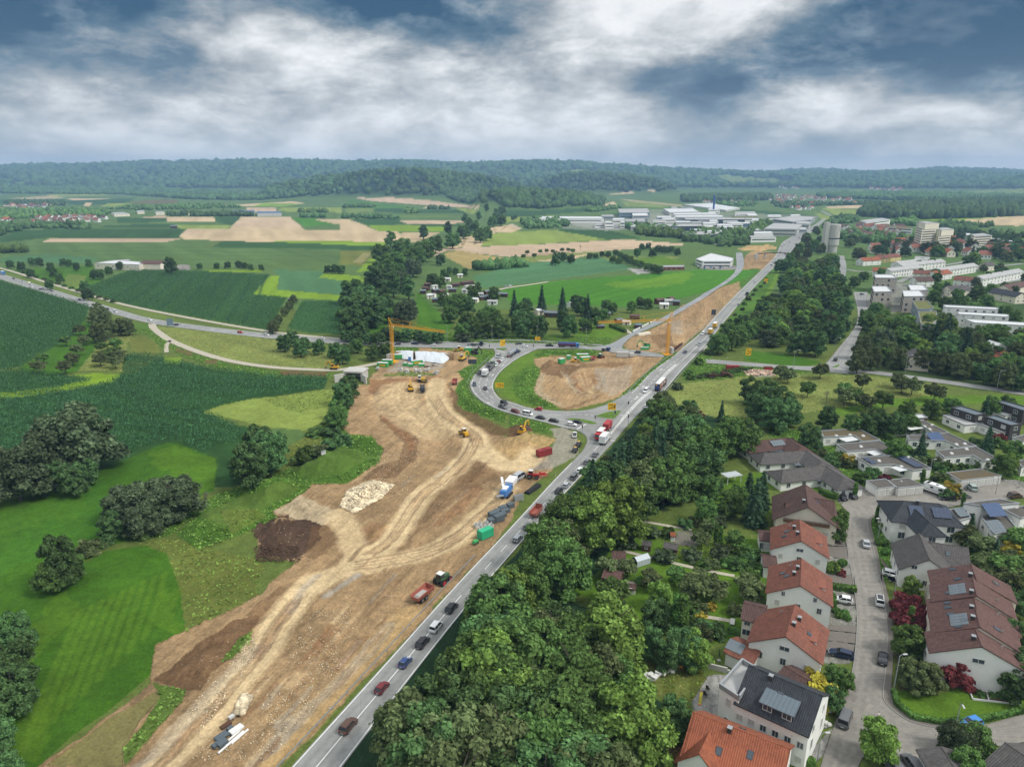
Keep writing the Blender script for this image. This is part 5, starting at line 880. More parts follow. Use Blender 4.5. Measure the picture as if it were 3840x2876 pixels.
hedge('Q3',(1860,1370,1940,1400,2060,1430),2.2,2.2,'rounded dark hedge in the kitchen gardens');hedge('Q3',(1790,1500,2050,1540,2170,1590),2.0,1.7,'long dark hedge above the garden path');hedge('E4',(2060,-10,2200,60),1.6,1.8,'hedge along the garden by the new road')
for k in range(4):tree('ball',g('Q4',612+29*k,885+4*k),1.6,'clipped ball bush in the row by the parked cars','clipped ball bushes')
for(x,y)in((610,370),(680,390),(590,330),(660,350)):tree('ball',g('B4',x,y),1.4,'round ornamental grass in the gravel bed','round grasses of the gravel bed',1.1)
for(x,y)in((1000,1340),(1080,1400),(960,1340),(1110,1520),(1020,1420),(1190,1600),(560,1540),(640,1520)):tree('ball',g('Q4',x,y),1.7,'round clipped bush in a front garden','round front garden bushes',1.2)
T_('shrubl',2.6,'Q4',(1000,1080,1010,1130,560,1490),'pale flowering bush in a front garden','pale flowering bushes');T_('shrubr',1.6,'Q4',(640,1550),'reddish low bush in a front garden')
WALL=dict(white=mat('render_white',lin(232,232,228,.96),.9,.05,.4,.1),cream=mat('render_cream',lin(230,222,204,.95),.9,.05,.4,.1),grey=mat('brick_pale_grey',lin(182,174,166),.9,.08,1.5,.3),dark=mat('fibre_cement_dark',lin(70,68,68),.8,.1,.8),yellow=mat('render_yellow',lin(226,208,150),.9,.05,.4),metal=mat('sheet_cladding',lin(176,182,186),.6,.06,.6),navy=mat('cladding_navy',lin(62,72,84),.6,.08,.6),blue=mat('cladding_blue',lin(120,142,156),.5,.08,.6),wood=mat('timber_brown',lin(92,66,50),.9,.15,1.2,.3),concrete=mat('concrete',lin(198,196,190),.9,.1,.8,.2),redwood=mat('timber_red',lin(120,60,48),.9,.12,1.2),pale=mat('render_pale',lin(205,205,200),.9,.07,.5))
ROOF=dict(red=roof_mat('tile_red',lin(134,84,68)),brown=roof_mat('tile_brown',lin(106,78,72),dirt=.2),dark=roof_mat('tile_dark',lin(62,66,72),dirt=.1),grey=roof_mat('tile_grey',lin(96,92,90),dirt=.25),orange=roof_mat('tile_orange',lin(160,94,66),dirt=.2),choc=roof_mat('tile_chocolate',lin(96,72,66),dirt=.2),gravel=mat('roof_gravel',lin(96,92,86),.95,.2,.8,.4),moss=mat('roof_moss',lin(112,96,60),.95,.3,.5,.4,col2=lin(86,84,78)),felt=mat('roof_felt',lin(178,178,176),.9,.12,.3),pale=mat('roof_pale',lin(214,216,216),.8,.08,.3),green=mat('roof_sedum',lin(120,118,68),.95,.25,.5,.4,col2=lin(96,106,60)),panel=mat('solar_panel',lin(52,66,92),.25,.1,2,spec=.6),panelb=mat('solar_blue',lin(60,84,124),.25,.1,2,spec=.6),zinc=mat('zinc_sheet',lin(104,116,124),.45,.06,.6),shed=mat('shed_sheet',lin(112,122,128),.6,.1,.6))
GLASS=mat('window_glass',lin(64,76,86),.12,.15,.3,spec=.6);FRAME=mat('window_frame',lin(222,222,218),.6,.03);DFRAME=mat('window_frame_dark',lin(70,70,72),.6,.05);SHUT=mat('roller_shutter',lin(202,202,198),.7,.05,3);METAL=mat('galvanised',lin(170,174,176),.45,.06,1,metal=.3);WHITE=mat('white_paint',lin(230,230,226),.5,.04);BLACK=mat('black_rubber',(.02,.02,.021),.8,.1);GOLD_=None
WC={}
def window(parent,loc,rz,w,h,shutter=False,dark=False,name='window'):
 k=(round(w,1),round(h,1),shutter,dark)
 if k not in WC:
  f=MB();t=.09
  for c,d in(((0,0,h/2-t/2),(w,.12,t)),((0,0,-h/2+t/2),(w,.16,t)),((-w/2+t/2,0,0),(t,.12,h-2*t)),((w/2-t/2,0,0),(t,.12,h-2*t)),((0,-.003,0),(.06,.08,h-2*t))):f.box(c,d)
  WC[k]=(f.mesh('window',[DFRAME if dark else FRAME]),MB().box((0,.01,0),(w-2*t+.02,.05,h-2*t+.02)).mesh('pane',[SHUT if shutter else GLASS]))
 o=ob(name,WC[k][0],parent,loc,(0,0,rz));ob('pane',WC[k][1],o);return o
def facing(c,n):return n.x*-c[0]+n.y*-c[1]>-.15*Vector((c[0],c[1])).length
def wall_windows(root,a,b,z,n,w,h,dark=False,p_sh=.25,rnd=None,skip=0):
 """n windows along the wall foot a->b (world xy, outward normal to the right of a->b)"""
 a=Vector(a[:2]);b=Vector(b[:2]);d=(b-a).normalized();nn=Vector((d.y,-d.x));rnd=rnd or random
 if not facing((a+b)/2,nn):return
 for k in range(n):
  if skip and rnd.random()<skip:continue
  p=a.lerp(b,(k+.5)/n)+nn*.045;window(root,(p.x-root.location.x,p.y-root.location.y,z),math.atan2(d.y,d.x),w,h,rnd.random()<p_sh,dark)
def uvmesh(me,fn):
 uv=me.uv_layers.new()
 for p in me.polygons:
  for li in p.loop_indices:uv.data[li].uv=fn(me.vertices[me.loops[li].vertex_index].co,p)
def wing(root,p1,p2,zr,ze,Wd,roof,wall,kind='gable',ov=.45,wins=(),gw=(),z0=-.6,chim=0,sky=0,solar=0,tiles=False,seed=0,roofname='roof'):
 """ridge ends p1,p2 as (sheet,x,y) read at ridge height; local frame along the ridge"""
 q=random.Random(seed+int(zr*7));a=G(Z(*p1),zr);b=G(Z(*p2),zr);dv=(b-a);L_=dv.length;ax=dv.normalized();rz=math.atan2(ax.y,ax.x);c=(a+b)/2
 M_=Matrix.Translation((c.x-root.location.x,c.y-root.location.y,0))@Matrix.Rotation(rz,4,'Z');hy=Wd/2;hx=L_/2
 if kind=='hip':hx+=hy*.75
 sl=(zr-ze)/hy;wm=MB()
 prof=[(-hy,z0),(hy,z0),(hy,ze),(0,zr),(-hy,ze)]if kind!='hip' else[(-hy,z0),(hy,z0),(hy,ze),(-hy,ze)]
 wm.prism(prof if kind!='gable' else[(-hy,z0),(hy,z0),(hy,ze-.02),(0,zr-.03),(-hy,ze-.02)],-hx,hx);wo=wm.obj('wall',wall,root);wo.matrix_local=M_
 th=.22;zo=ze-ov*sl;xo=hx+ov*.8;rm=MB()
 if kind=='gable':
  for s in(-1,1):
   V_=[(-xo,0,zr+.03),(xo,0,zr+.03),(xo,s*(hy+ov),zo+.03),(-xo,s*(hy+ov),zo+.03)];V_+=[(x,y,z+th)for x,y,z in V_];rm.add(V_,[(0,1,2,3),(4,5,6,7),(0,1,5,4),(1,2,6,5),(2,3,7,6),(3,0,4,7)])
  rm.tube((-xo,0,zr+th),(xo,0,zr+th),.14,n=6)
 else:
  r=max(.1,L_/2);V_=[(-xo,-hy-ov,zo),(xo,-hy-ov,zo),(xo,hy+ov,zo),(-xo,hy+ov,zo),(-r,0,zr),(r,0,zr)];V2=[(x,y,z-.2)for x,y,z in V_[:4]]
  rm.add(V_+V2,[(0,1,5,4),(1,2,5),(2,3,4,5),(3,0,4),(6,7,1,0),(7,8,2,1),(8,9,3,2),(9,6,0,3),(9,8,7,6)])
  for e in(((-r,0,zr),(r,0,zr)),((-r,0,zr),V_[0]),((-r,0,zr),V_[3]),((r,0,zr),V_[1]),((r,0,zr),V_[2])):rm.tube(e[0],e[1],.1,n=5)
 rme=rm.mesh('roof',[roof]);k=math.hypot(1,sl);uvmesh(rme,lambda v,p:(v.y if abs(p.normal.x)>.5 else v.x,(abs(v.x)if abs(p.normal.x)>.5 else abs(v.y))*k));ro=ob(roofname,rme,root);ro.matrix_local=M_
 def on(x,t,side):return(x,side*hy*t,zr-(zr-ze)*t+th+.03)
 sa=math.atan(sl);cs=-1 if(Matrix.Rotation(rz,3,'Z')@Vector((0,-1,0))).dot(Vector((-c.x,-c.y,0)))>0 else 1
 for i in range(chim):
  x,y,z=on(q.uniform(-.5,.5)*hx+(i-.5)*2,.12+.1*i,cs);h_=1.3;ch=MB().box((x,y,z+h_/2-.5),(.6,.6,h_),0).box((x,y,z+h_-.47),(.75,.75,.12),1).obj('chimney',[WALL['dark'],METAL],ro)
 for i in range(sky):
  x,y,z=on((i-(sky-1)/2)*2.0+q.uniform(-.4,.4),q.uniform(.4,.6),cs*(1 if i%2==0 or sky<3 else-1));sd_=1 if y>0 else-1
  so=ob('skylight',MB().box((0,0,.04),(.95,1.3,.12)).mesh('skylight',[DFRAME]),ro,(x,y,z),(-sd_*sa,0,0));ob('pane',MB().box((0,0,.07),(.75,1.1,.1)).mesh('pane',[GLASS]),so)
 for(t,x,w,h,s_,mt)in(solar or()):
  x,y,z=on(x,t,cs*s_);sd_=1 if y>0 else-1;nx,ny=max(1,round(w/1.05)),max(1,round(h/1.65));po=ob('solar_array',MB().box((0,0,.05),(w,h,.05)).mesh('solar_array',[METAL]),ro,(x,y,z),(-sd_*sa,0,0));pm=MB().box((0,0,0),(w/nx-.06,h/ny-.06,.05)).mesh('panel',[ROOF[mt]])
  for i in range(nx):
   for j in range(ny):ob('panel',pm,po,((i+.5)*w/nx-w/2,(j+.5)*h/ny-h/2,.1))
 R3=Matrix.Rotation(rz,3,'Z');cor=[R3@Vector(v)+Vector((c.x,c.y,0))for v in((-hx,-hy,0),(hx,-hy,0),(hx,hy,0),(-hx,hy,0))]
 for z,n,w,h in wins:wall_windows(root,cor[0],cor[1],z,n,w,h,rnd=q);wall_windows(root,cor[2],cor[3],z,n,w,h,rnd=q)
 for z,n,w,h in gw:wall_windows(root,cor[1],cor[2],z,n,w,h,rnd=q);wall_windows(root,cor[3],cor[0],z,n,w,h,rnd=q)
 return dict(roof=ro,M=M_,rz=rz,L=L_,hy=hy,hx=hx,zr=zr,ze=ze,sl=sl,sa=sa,c=c,on=on,cs=cs)
def hroot(name,label,cat,p,z=0,group=None):
 q=G(Z(*p),z);return thing(name,label,cat,(q.x,q.y,0),0,group)
def gable(label,p1,p2,zr,ze,Wd,roof,wall,name='house',cat='house',group=None,**k):
 r=hroot(name,label,cat,p1,zr,group);return r,wing(r,p1,p2,zr,ze,Wd,ROOF[roof],WALL[wall],**k)
def flat(label,s,xy,z,wall='white',roof='gravel',name='bungalow',cat='house',group=None,par=.35,storeys=1,win=(1.6,1.3),gap=4.5,band=False,dark=False,root=None,z0=-.6,domes=0,wins=True,seed=1):
 P=[G(p,z)for p in zl(s,*xy)];A=sum(P[i].x*P[(i+1)%len(P)].y-P[(i+1)%len(P)].x*P[i].y for i in range(len(P)))
 if A<0:P=P[::-1]
 r=root or thing(name,label,cat,(P[0].x,P[0].y,0),0,group);o=Vector((r.location.x,r.location.y));Q=[Vector((p.x,p.y))-o for p in P];n=len(Q);q=random.Random(seed+int(P[0].x))
 m=MB();m.add([(*p,z0)for p in Q]+[(*p,z)for p in Q],[(i,(i+1)%n,n+(i+1)%n,n+i)for i in range(n)])
 m.obj('wall',WALL[wall],r);c=sum(Q,Vector((0,0)))/n
 t=MB();tri=[tuple(f)for f in tessellate_polygon([[Vector((*p,0))for p in Q]])];t.add([(*p,z-.05)for p in Q],tri);ro=t.obj('roof',ROOF[roof],r)
 if par:
  e=MB()
  for i in range(n):a,b=Q[i],Q[(i+1)%n];d=(b-a).normalized()*.14;e.bar((*(a-d*(.9+.01*i)),z+par/2-.1),(*(b+d*(.9+.01*i)),z+par/2-.1),.3,par+.012*(i%3))
  e.obj('parapet',METAL if wall!='dark' else WALL['dark'],r)
 for _ in range(domes):
  for _t in range(40):
   x=q.uniform(min(p.x for p in Q),max(p.x for p in Q));y=q.uniform(min(p.y for p in Q),max(p.y for p in Q))
   if inpoly(np.array([x]),np.array([y]),[tuple(p)for p in Q])[0]:MB().box((x,y,z+.15),(1.1,1.1,.45),0,top=(.7,.7)).obj('roof_light',WHITE,r);break
 if wins:
  for i in range(n):
   a,b=Q[i]+o,Q[(i+1)%n]+o;l=(b-a).length
   if l<3:continue
   d=(b-a)/l;nn=Vector((d.y,-d.x))
   if not facing((a+b)/2,nn):continue
   for k in range(storeys):
    zz=(k+.55)*z/storeys
    if band:
     p=(a+b)/2+nn*.03;ob('window_band',MB().box((0,0,0),(l*.9,.08,min(1.6,z/storeys*.4))).mesh('window_band',[GLASS]),r,(p.x-o.x,p.y-o.y,zz),(0,0,math.atan2(d.y,d.x)))
    else:wall_windows(r,a,b,zz,max(1,int(l/gap)),win[0],win[1],dark,.3,q)
 return r
def dish(parent,p):
 m=MB();m.tube(p,Vector(p)+Vector((0,0,.7)),.03,n=5);m.tube(Vector(p)+Vector((0,-.1,.8)),Vector(p)+Vector((0,.02,.86)),.42,.1,10);m.obj('satellite_dish',WHITE,parent)
rowl=('first white house with a red tiled roof beside the brown chalet','second white red-roofed house, between two like it','third white red-roofed house with arched gable window and low annexes')
r1,w1=gable(rowl[0],('Q4',285,1308),('Q4',272,1134),8.6,5.4,12.2,'red','white',chim=2,sky=2,gw=((3.9,3,1.0,1.3),(6.2,1,1.6,.9)),wins=((4.0,3,1.1,1.2),));r2,w2=gable(rowl[1],('B4',280,92),('B4',290,-128),8.6,5.4,12.4,'red','white',chim=2,sky=2,gw=((3.6,3,1.0,1.4),(6.0,2,.8,1.1)),wins=((4.0,3,1.1,1.2),),seed=2);r3,w3=gable(rowl[2],('B4',155,530),('B4',232,268),8.8,5.4,12.6,'red','white',chim=2,sky=1,gw=((3.4,3,1.1,1.5),(6.2,1,1.8,1.0)),wins=((4.0,3,1.1,1.2),),seed=3)
for r_,w_ in((r1,w1),(r2,w2),(r3,w3)):
 m=MB();m.box((0,w_['hy']*-.60,w_['ze']+.75),(3.4,2.6,1.5),0);m.box((0,w_['hy']*-.58,w_['ze']+1.56),(3.8,3.0,.14),1,0,0);o=m.obj('dormer',[WALL['white'],ROOF['red']],r_);o.matrix_local=w_['M'];dish(r_,(w_['M']@Vector((w_['L']*.3,2.2,7.6))))
wing(r3,('B3',2010,250),('B3',2185,290),6.4,5.0,6.5,ROOF['choc'],WALL['cream'],wins=((2.2,2,1.6,1.4),(4.2,2,1.2,.9)));wing(r3,('B3',1905,560),('B3',2130,660),4.0,2.9,5.5,ROOF['red'],WALL['white'],solar=((.45,-1.5,3.2,2.4,1,'shed'),));wing(r3,('B4',150,800),('B4',330,905),4.2,3.0,6.0,ROOF['choc'],WALL['cream'])
wing(r1,('Q4',-70,1235),('Q4',30,1245),3.8,3.0,5,ROOF['choc'],WALL['white'],wins=((1.5,3,1.3,1.8),));wing(r2,('Q4',-40,1440),('Q4',60,1450),4.0,3.0,5.5,ROOF['choc'],WALL['white'])
ch,cw=gable('brown chalet with a wide tiled roof and timber balcony',('Q4',345,1012),('Q4',322,832),9.6,5.2,14.5,'choc','cream',chim=1,solar=((.45,1,1.6,1.6,-1,'panelb'),),gw=((2.6,3,1.5,1.2),),wins=((3,3,1.2,1.1),),ov=.9);wing(ch,('Q4',400,945),('Q4',560,968),8.4,5.2,8.5,ROOF['choc'],WALL['wood'],ov=.6);wing(ch,('Q4',160,985),('Q4',300,995),7.6,6.4,3.4,ROOF['choc'],WALL['wood'])
m=MB();m.box((-cw['hx']-.7,0,5.2),(1.4,11,.15));[m.box((-cw['hx']-1.35,y,5.7),(.06,.12,1.0))for y in np.arange(-5.4,5.5,.3)];m.box((-cw['hx']-1.35,0,6.2),(.1,11,.1));o=m.obj('balcony',WALL['wood'],ch);o.matrix_local=cw['M']
wh,ww=gable('large white house with dark tiled roof, roof terrace and zinc dormer',('B3',2050,790),('B4',462,1048),10.2,6.6,11.5,'dark','white',chim=1,sky=1,wins=((1.6,6,1.0,1.2),(4.4,6,1.1,1.3)),gw=((3.2,2,.9,2.0),(6.2,2,.9,1.4)),ov=.25)
P_=ww['M'];s_=ww['cs'];m=MB();hx=ww['hx'];yb=s_*ww['hy']
m.prism([(yb*.16,9.1),(yb*.86,8.6),(yb*.86,7.05),(yb*.5,7.6)],-hx*.35,hx*.55);o=m.obj('dormer',WALL['navy'],wh);o.matrix_local=P_;m=MB();m.prism([(yb*.12,9.4),(yb*.95,8.72),(yb*.95,8.56),(yb*.12,9.22)],-hx*.38,hx*.58);d2=m.obj('dormer_roof',ROOF['zinc'],wh);d2.matrix_local=P_
for k in range(9):ob('standing_seam',MB().bar((-hx*.36+k*hx*.115,yb*.13,9.42),(-hx*.36+k*hx*.115,yb*.94,8.75),.04,.05).mesh('standing_seam',[ROOF['zinc']]),d2)
for x in(-.15,.38):w_=P_@Vector((hx*x,yb*.87+s_*.05,7.85));window(wh,w_,ww['rz']+(0 if s_<0 else math.pi),1.5,1.1)
for(x0,x1)in((-hx*.98,-hx*.2),(hx*.3,hx*.9)):o=MB().box(((x0+x1)/2,-yb*0+yb*1.0+s_*.06,5.5),(.1,.1,.1)).obj('wall_lamp',METAL,wh);o.matrix_local=P_
flat('','B3',(1795,968,1985,752,2130,838,1955,1075),7.6,'white','felt',root=wh,par=.9,storeys=2,win=(.9,1.5),gap=1.9);m=MB();x=P_@Vector((hx*.45,s_*(ww['hy']+1.0),0))
st=link(bpy.data.objects.new('entrance_steps',MB().mesh('x')));bpy.data.objects.remove(st)
mm=MB();[mm.box((hx*.42,s_*(ww['hy']+.35+.3*k),.75-.13*k),(1.6,.32,1.5-.26*k))for k in range(5)];o=mm.obj('entrance_steps',WALL['concrete'],wh);o.matrix_local=P_;dd_=MB().box((hx*.42,s_*(ww['hy']+.05),2.7),(1.2,.12,2.3)).obj('door',WALL['navy'],wh);dd_.matrix_local=P_;MB().box((hx*.42+.45,s_*(ww['hy']+.14),2.6),(.06,.08,.9)).obj('handle',METAL,dd_)
for k in range(2):
 m=MB();xx=hx*.42+(-.85 if k else .85);[m.tube((xx,s_*(ww['hy']+.3+.35*j),1.4-.15*j),(xx,s_*(ww['hy']+.3+.35*j),2.4-.15*j),.025,n=5)for j in range(5)];m.tube((xx,s_*(ww['hy']+.3),2.4),(xx,s_*(ww['hy']+1.7),1.8),.03,n=5);o=m.obj('hand_rail',METAL,wh);o.matrix_local=P_
rt,rw=gable('white house with bright red tiles laid in visible rows and a cross gable',('B3',1580,1197),('B4',170,1502),9.0,5.0,11.5,'orange','white',chim=1,sky=3,wins=((3.4,4,1.2,1.3),),gw=((3.2,2,1.2,1.3),),ov=.5)
wing(rt,('B3',1738,1300),('B3',1622,1537),8.0,5.0,6.4,ROOF['orange'],WALL['white'],gw=((4.0,1,1.6,1.4),),roofname='gable_roof',ov=.5)
tm=MB();tm.prism([(-.16,0),(-.1,.035),(0,.05),(.1,.035),(.16,0),(.1,-.01),(-.1,-.01)],-.21,.21,axis='y');tmesh=tm.mesh('tile',[mat('clay_tile',lin(158,92,66),.75,.15,1.5,rnd=.16)])
cnt=0;nx=int(rw['hx']*2/.34);rest=MB();sd_=rw['cs'];ny=int(math.hypot(rw['hy'],rw['zr']-rw['ze'])/.38)+1
for j in range(ny):
 for i in range(nx):
  t=(j+.55)/ny*1.06;x=-rw['hx']+(i+.5)*rw['hx']*2/nx;px_,py_,pz_=rw['on'](x,t,sd_);loc=Vector((px_,py_,pz_+.03));wpt=rw['M']@loc+Vector((rt.location.x,rt.location.y,0));u,v=proj(wpt.x,wpt.y,wpt.z)
  if v>2900:continue
  if cnt<300:ob('tile',tmesh,rw['roof'],loc,(-sd_*(rw['sa']+.04)*1.0,0,0));cnt+=1
  else:
   R_=Euler((-sd_*(rw['sa']+.04),0,0)).to_matrix();rest.add([loc+R_@Vector(p)for p in tm.v],tm.f)
tag(rest.obj('tile_courses',tmesh.materials[0],rw['roof']),kind='stuff')
ter=[(('B4',1842,618),('B4',1778,445)),(('B4',1826,452),('B4',1790,300)),(('B4',1806,318),('B4',1768,172)),(('B4',1800,182),('B4',1765,40)),(('B4',1800,52),('Q4',1752,1516))]
tl=('end unit of the brown-roofed terrace with a bare white gable','terrace unit next to the white end gable','middle unit of the brown-roofed terrace','terrace unit with the large glazed roof panel','farthest unit of the brown-roofed terrace beside the grey house')
for i,(a,b)in enumerate(ter):
 r_,w_=gable(tl[i],a,b,9.2+(0,.55,.2,.75,.4)[i],5.8+(0,.5,.2,.7,.4)[i],15.0-(0,.7,0,.7,0)[i],'brown','cream' if i else 'white',name='terrace_house',group='brown-roofed terrace',chim=1,sky=(0,3,2,2,3)[i],seed=i,gw=((6.2,1,2.0,1.0),)if i==0 else(),wins=((3.4,1,1.8,1.3),),ov=.3,solar=(((.4,0,4,3,1,'shed'),)if i in(1,3)else 0));dish(r_,w_['M']@Vector((0,-w_['cs']*4.0,7.6)))
v1,vw=gable('white villa with dark hipped roof and solar panels',('Q4',1180,962),('Q4',1470,985),9.2,6.2,11.5,'dark','white',kind='hip',chim=1,wins=((2.2,3,1.8,1.8),(4.8,3,1.8,1.6)),gw=((2.2,2,1.2,1.4),(4.8,2,1.2,1.4)),solar=((.5,-2,3.2,3.2,1,'panel'),(.5,4,4.2,3.2,1,'panel')),ov=.5);wing(v1,('Q4',1275,1035),('Q4',1395,1145),8.4,6.2,6,ROOF['dark'],WALL['white'],kind='hip',gw=((4.6,1,1.8,1.8),))
v2,vw2=gable('white house with grey tiled roof turned across the street',('Q4',1305,1255),('Q4',1392,1468),8.0,4.6,10.5,'grey','white',gw=((5.6,2,1.2,1.0),(2.0,3,1.2,1.4)),wins=((2.6,3,1.2,1.3),),ov=.5);wing(v2,('Q4',1400,1325),('Q4',1715,1372),7.0,4.4,9,ROOF['grey'],WALL['white'],sky=1,wins=((2.4,3,1.6,1.4),))
v3=flat('white split-level house with single-slope roofs and a tall chimney wall','Q4',(1690,985,1990,950,2170,985,1840,1010),6.5,'white','gravel');flat('','Q4',(1840,1100,2040,1075,2160,1215,1950,1250),4.0,'white','gravel',root=v3);flat('','Q4',(1565,1040,1700,1020,1745,1110,1640,1140),4.6,'white','gravel',root=v3);flat('','Q4',(2040,1040,2200,1010,2300,1080,2180,1115),5.2,'white','gravel',root=v3)
def panels_flat(root,s,xy,z,nx,ny,mt='panel',tilt=.25):
 P=[G(p,z)for p in zl(s,*xy)];a=P[0];u=(P[1]-P[0])/nx;v=(P[3]-P[0])/ny;o=Vector((root.location.x,root.location.y,0));m=MB().box((0,0,0),(u.length*.94,v.length*.9,.06)).mesh('panel',[ROOF[mt]])
 rk=MB().bar(a-o+Vector((0,0,.1)),a+u*nx-o+Vector((0,0,.1)),.1).obj('solar_array',METAL,root)
 for i in range(nx):
  for j in range(ny):p=a+u*(i+.5)+v*(j+.5)-o;ob('panel',m,rk,(p.x,p.y,z+.3),(tilt,0,math.atan2(u.y,u.x)))
panels_flat(v3,'Q4',(1870,1150,1990,1135,2060,1220,1930,1240),4.2,4,3,'shed');panels_flat(v3,'Q4',(1600,1040,1680,1028,1730,1085,1650,1105),4.8,3,3,'shed');panels_flat(v3,'Q4',(1870,1020,2020,1012,2040,1065,1880,1080),6.0,8,1,'panelb',.5)
for i,(lab,roof,rs)in enumerate((('hipped bungalow with brown roof and solar panels beside the spruces','choc',(((-150,452),(165,416)),((165,416),(285,500)))),('hipped bungalow with slate-dark roof and glazed winter garden','grey',(((-30,548),(325,530)),((325,530),(465,625)))),('hipped bungalow with dark roof and glass canopy above the lawn','grey',(((130,695),(495,658)),((495,658),(660,765)))))):
 r_=hroot('bungalow',lab,'house',('Q4',*rs[0][0]),4.8)
 for k,(a,b)in enumerate(rs):wing(r_,('Q4',*a),('Q4',*b),4.8-.04*k,3.0,8.2,ROOF[roof],WALL['white'],kind='hip',wins=((1.6,4,1.3,1.4),),gw=((1.6,2,1.3,1.4),),ov=.5,solar=((((.5,2,5,2.6,1,'shed'),))if(i==0 and k==0)else 0))
 p=G(Z('Q4',(60,280,470)[i],(520,640,770)[i]),2.6);m=MB();[m.bar((dx,-1.8,0),(dx,1.8,.4),.06)for dx in np.arange(-2,2.1,.5)];m.box((0,0,.17),(4.2,3.6,.03),1,0,0);m.obj('glass_canopy',[WHITE,GLASS],r_,(p.x-r_.location.x,p.y-r_.location.y,2.5))
FB_=(('flat-roofed courtyard bungalow with mossy roof at the meadow edge',(455,360,780,342,968,440,820,455,750,402,480,414),'moss'),('flat-roofed courtyard bungalow with gravel roof, middle of its row',(590,478,960,446,1178,555,1030,578,925,518,680,538),'gravel'),('flat-roofed bungalow with long solar rows above the garages',(770,590,1190,565,1408,685,1250,702,1085,650,880,656),'gravel'),('flat-roofed bungalow with a big white awning',(985,305,1340,270,1558,376,1440,388,1330,310,1100,335),'gravel'),('flat-roofed bungalow with rooftop solar frame beside the spruce',(1195,402,1550,378,1798,490,1660,503,1530,446,1220,436),'gravel'),('flat-roofed bungalow with gravel roof above the mossy garages',(1450,532,1790,497,1985,602,1860,622,1770,570,1520,588),'gravel'))
for i,(lab,xy,rf)in enumerate(FB_):
 r_=flat(lab,'Q4',xy,3.2,'white',rf,domes=3,gap=3.4,win=(1.5,1.5))
 if i==2:panels_flat(r_,'Q4',(815,602,860,600,980,640,900,645),3.3,6,2);panels_flat(r_,'Q4',(1105,588,1180,585,1350,665,1270,675),3.3,3,8)
 if i==4:panels_flat(r_,'Q4',(1380,402,1495,395,1505,435,1400,440),3.6,6,1,'panelb',.5)
 if i==1:panels_flat(r_,'Q4',(1020,540,1105,530,1120,552,1040,556),3.3,4,1)
 if i in(0,1,2,3):p=G(Z('Q4',(700,940,1160,1250)[i],(430,545,680,345)[i]),3.0);m=MB();m.box((0,0,0),(6,3.5,.06),0,.35,0);m.obj('awning' if i==3 else 'pergola_roof',WHITE if i==3 else ROOF['pale'],r_,(p.x-r_.location.x,p.y-r_.location.y,3.05 if i!=3 else 3.7))
def garage(lab,s,xy,n,rf='gravel'):
 r_=flat(lab,s,xy,2.6,'white',rf,name='garage_row',cat='garage',wins=False,par=.2);P=[G(p,2.6)for p in zl(s,*xy)];a,b=P[3],P[2];d=(b-a).normalized();nn=Vector((d.y,-d.x,0));o=Vector((r_.location.x,r_.location.y,0));l=(b-a).length/n
 for k in range(n):p=a+d*l*(k+.5)+nn*.06-o;do=ob('garage_door',MB().box((0,0,0),(l*.86,.1,2.1)).mesh('garage_door',[WALL['pale']]),r_,(p.x,p.y,1.05),(0,0,math.atan2(d.y,d.x)));ob('handle',MB().box((0,-.07,-.3),(.3,.05,.05)).mesh('handle',[DFRAME]),do)
garage('row of two white garages beside the bungalow with solar rows','Q4',(848,790,1015,772,1098,838,945,856),2);garage('row of three white garages beside the motorhome','Q4',(1035,785,1200,764,1344,828,1118,850),3);garage('row of five garages with orange moss roofs','Q4',(1540,720,1825,686,2015,745,1665,786),5,'moss')
for i,(lab,up,lo)in enumerate((('black-clad two-storey house with white lower floor beside the awning house',(1580,158,1670,146,1880,212,1790,226),(1510,228,1600,214,1830,300,1700,312)),('black-clad house with grey roof beside the tall spruce',(1870,235,1955,226,2190,300,2095,314),(1810,300,1880,292,2110,360,2010,372)),('black-clad house at the edge of the orchard meadow',(1960,106,2030,98,2290,172,2205,186),(1940,190,2010,180,2110,215,2050,230)))):
 r_=flat(lab,'Q4',up,5.8,'dark','zinc',storeys=2,win=(1.8,1.4));flat('','Q4',lo,3.0,'white','felt',root=r_)
for lab,xy,z,w_,rf in(('white garden pavilion with flat roof behind the awning house',(1245,222,1330,215,1375,245,1285,252),2.6,'wood','pale'),('pale low house at the end of the hedge rows',(2110,420,2209,395,2300,430,2200,450),4,'white','gravel'),('low white house beside the golden bush',(2150,620,2209,610,2260,660,2190,670),3.2,'white','gravel')):flat(lab,'Q4',xy,z,w_,rf)
gable('dark-roofed garage beside the street corner',('B4',1500,1500),('B4',1640,1720),3.6,2.8,6.5,'grey','white',name='garage',cat='garage');gable('dark-roofed house at the birches',('B4',2060,1465),('B4',2400,1700),5.5,3.2,11,'grey','white',wins=((1.6,3,1.2,1.2),))
def shed(lab,s,a,b,zr,ze,Wd,roof,wall,group=None):return gable(lab,(s,*a),(s,*b),zr,ze,Wd,roof,wall,name='garden_shed',cat='shed',group=group,wins=((1.2,1,.8,.8),),ov=.25)
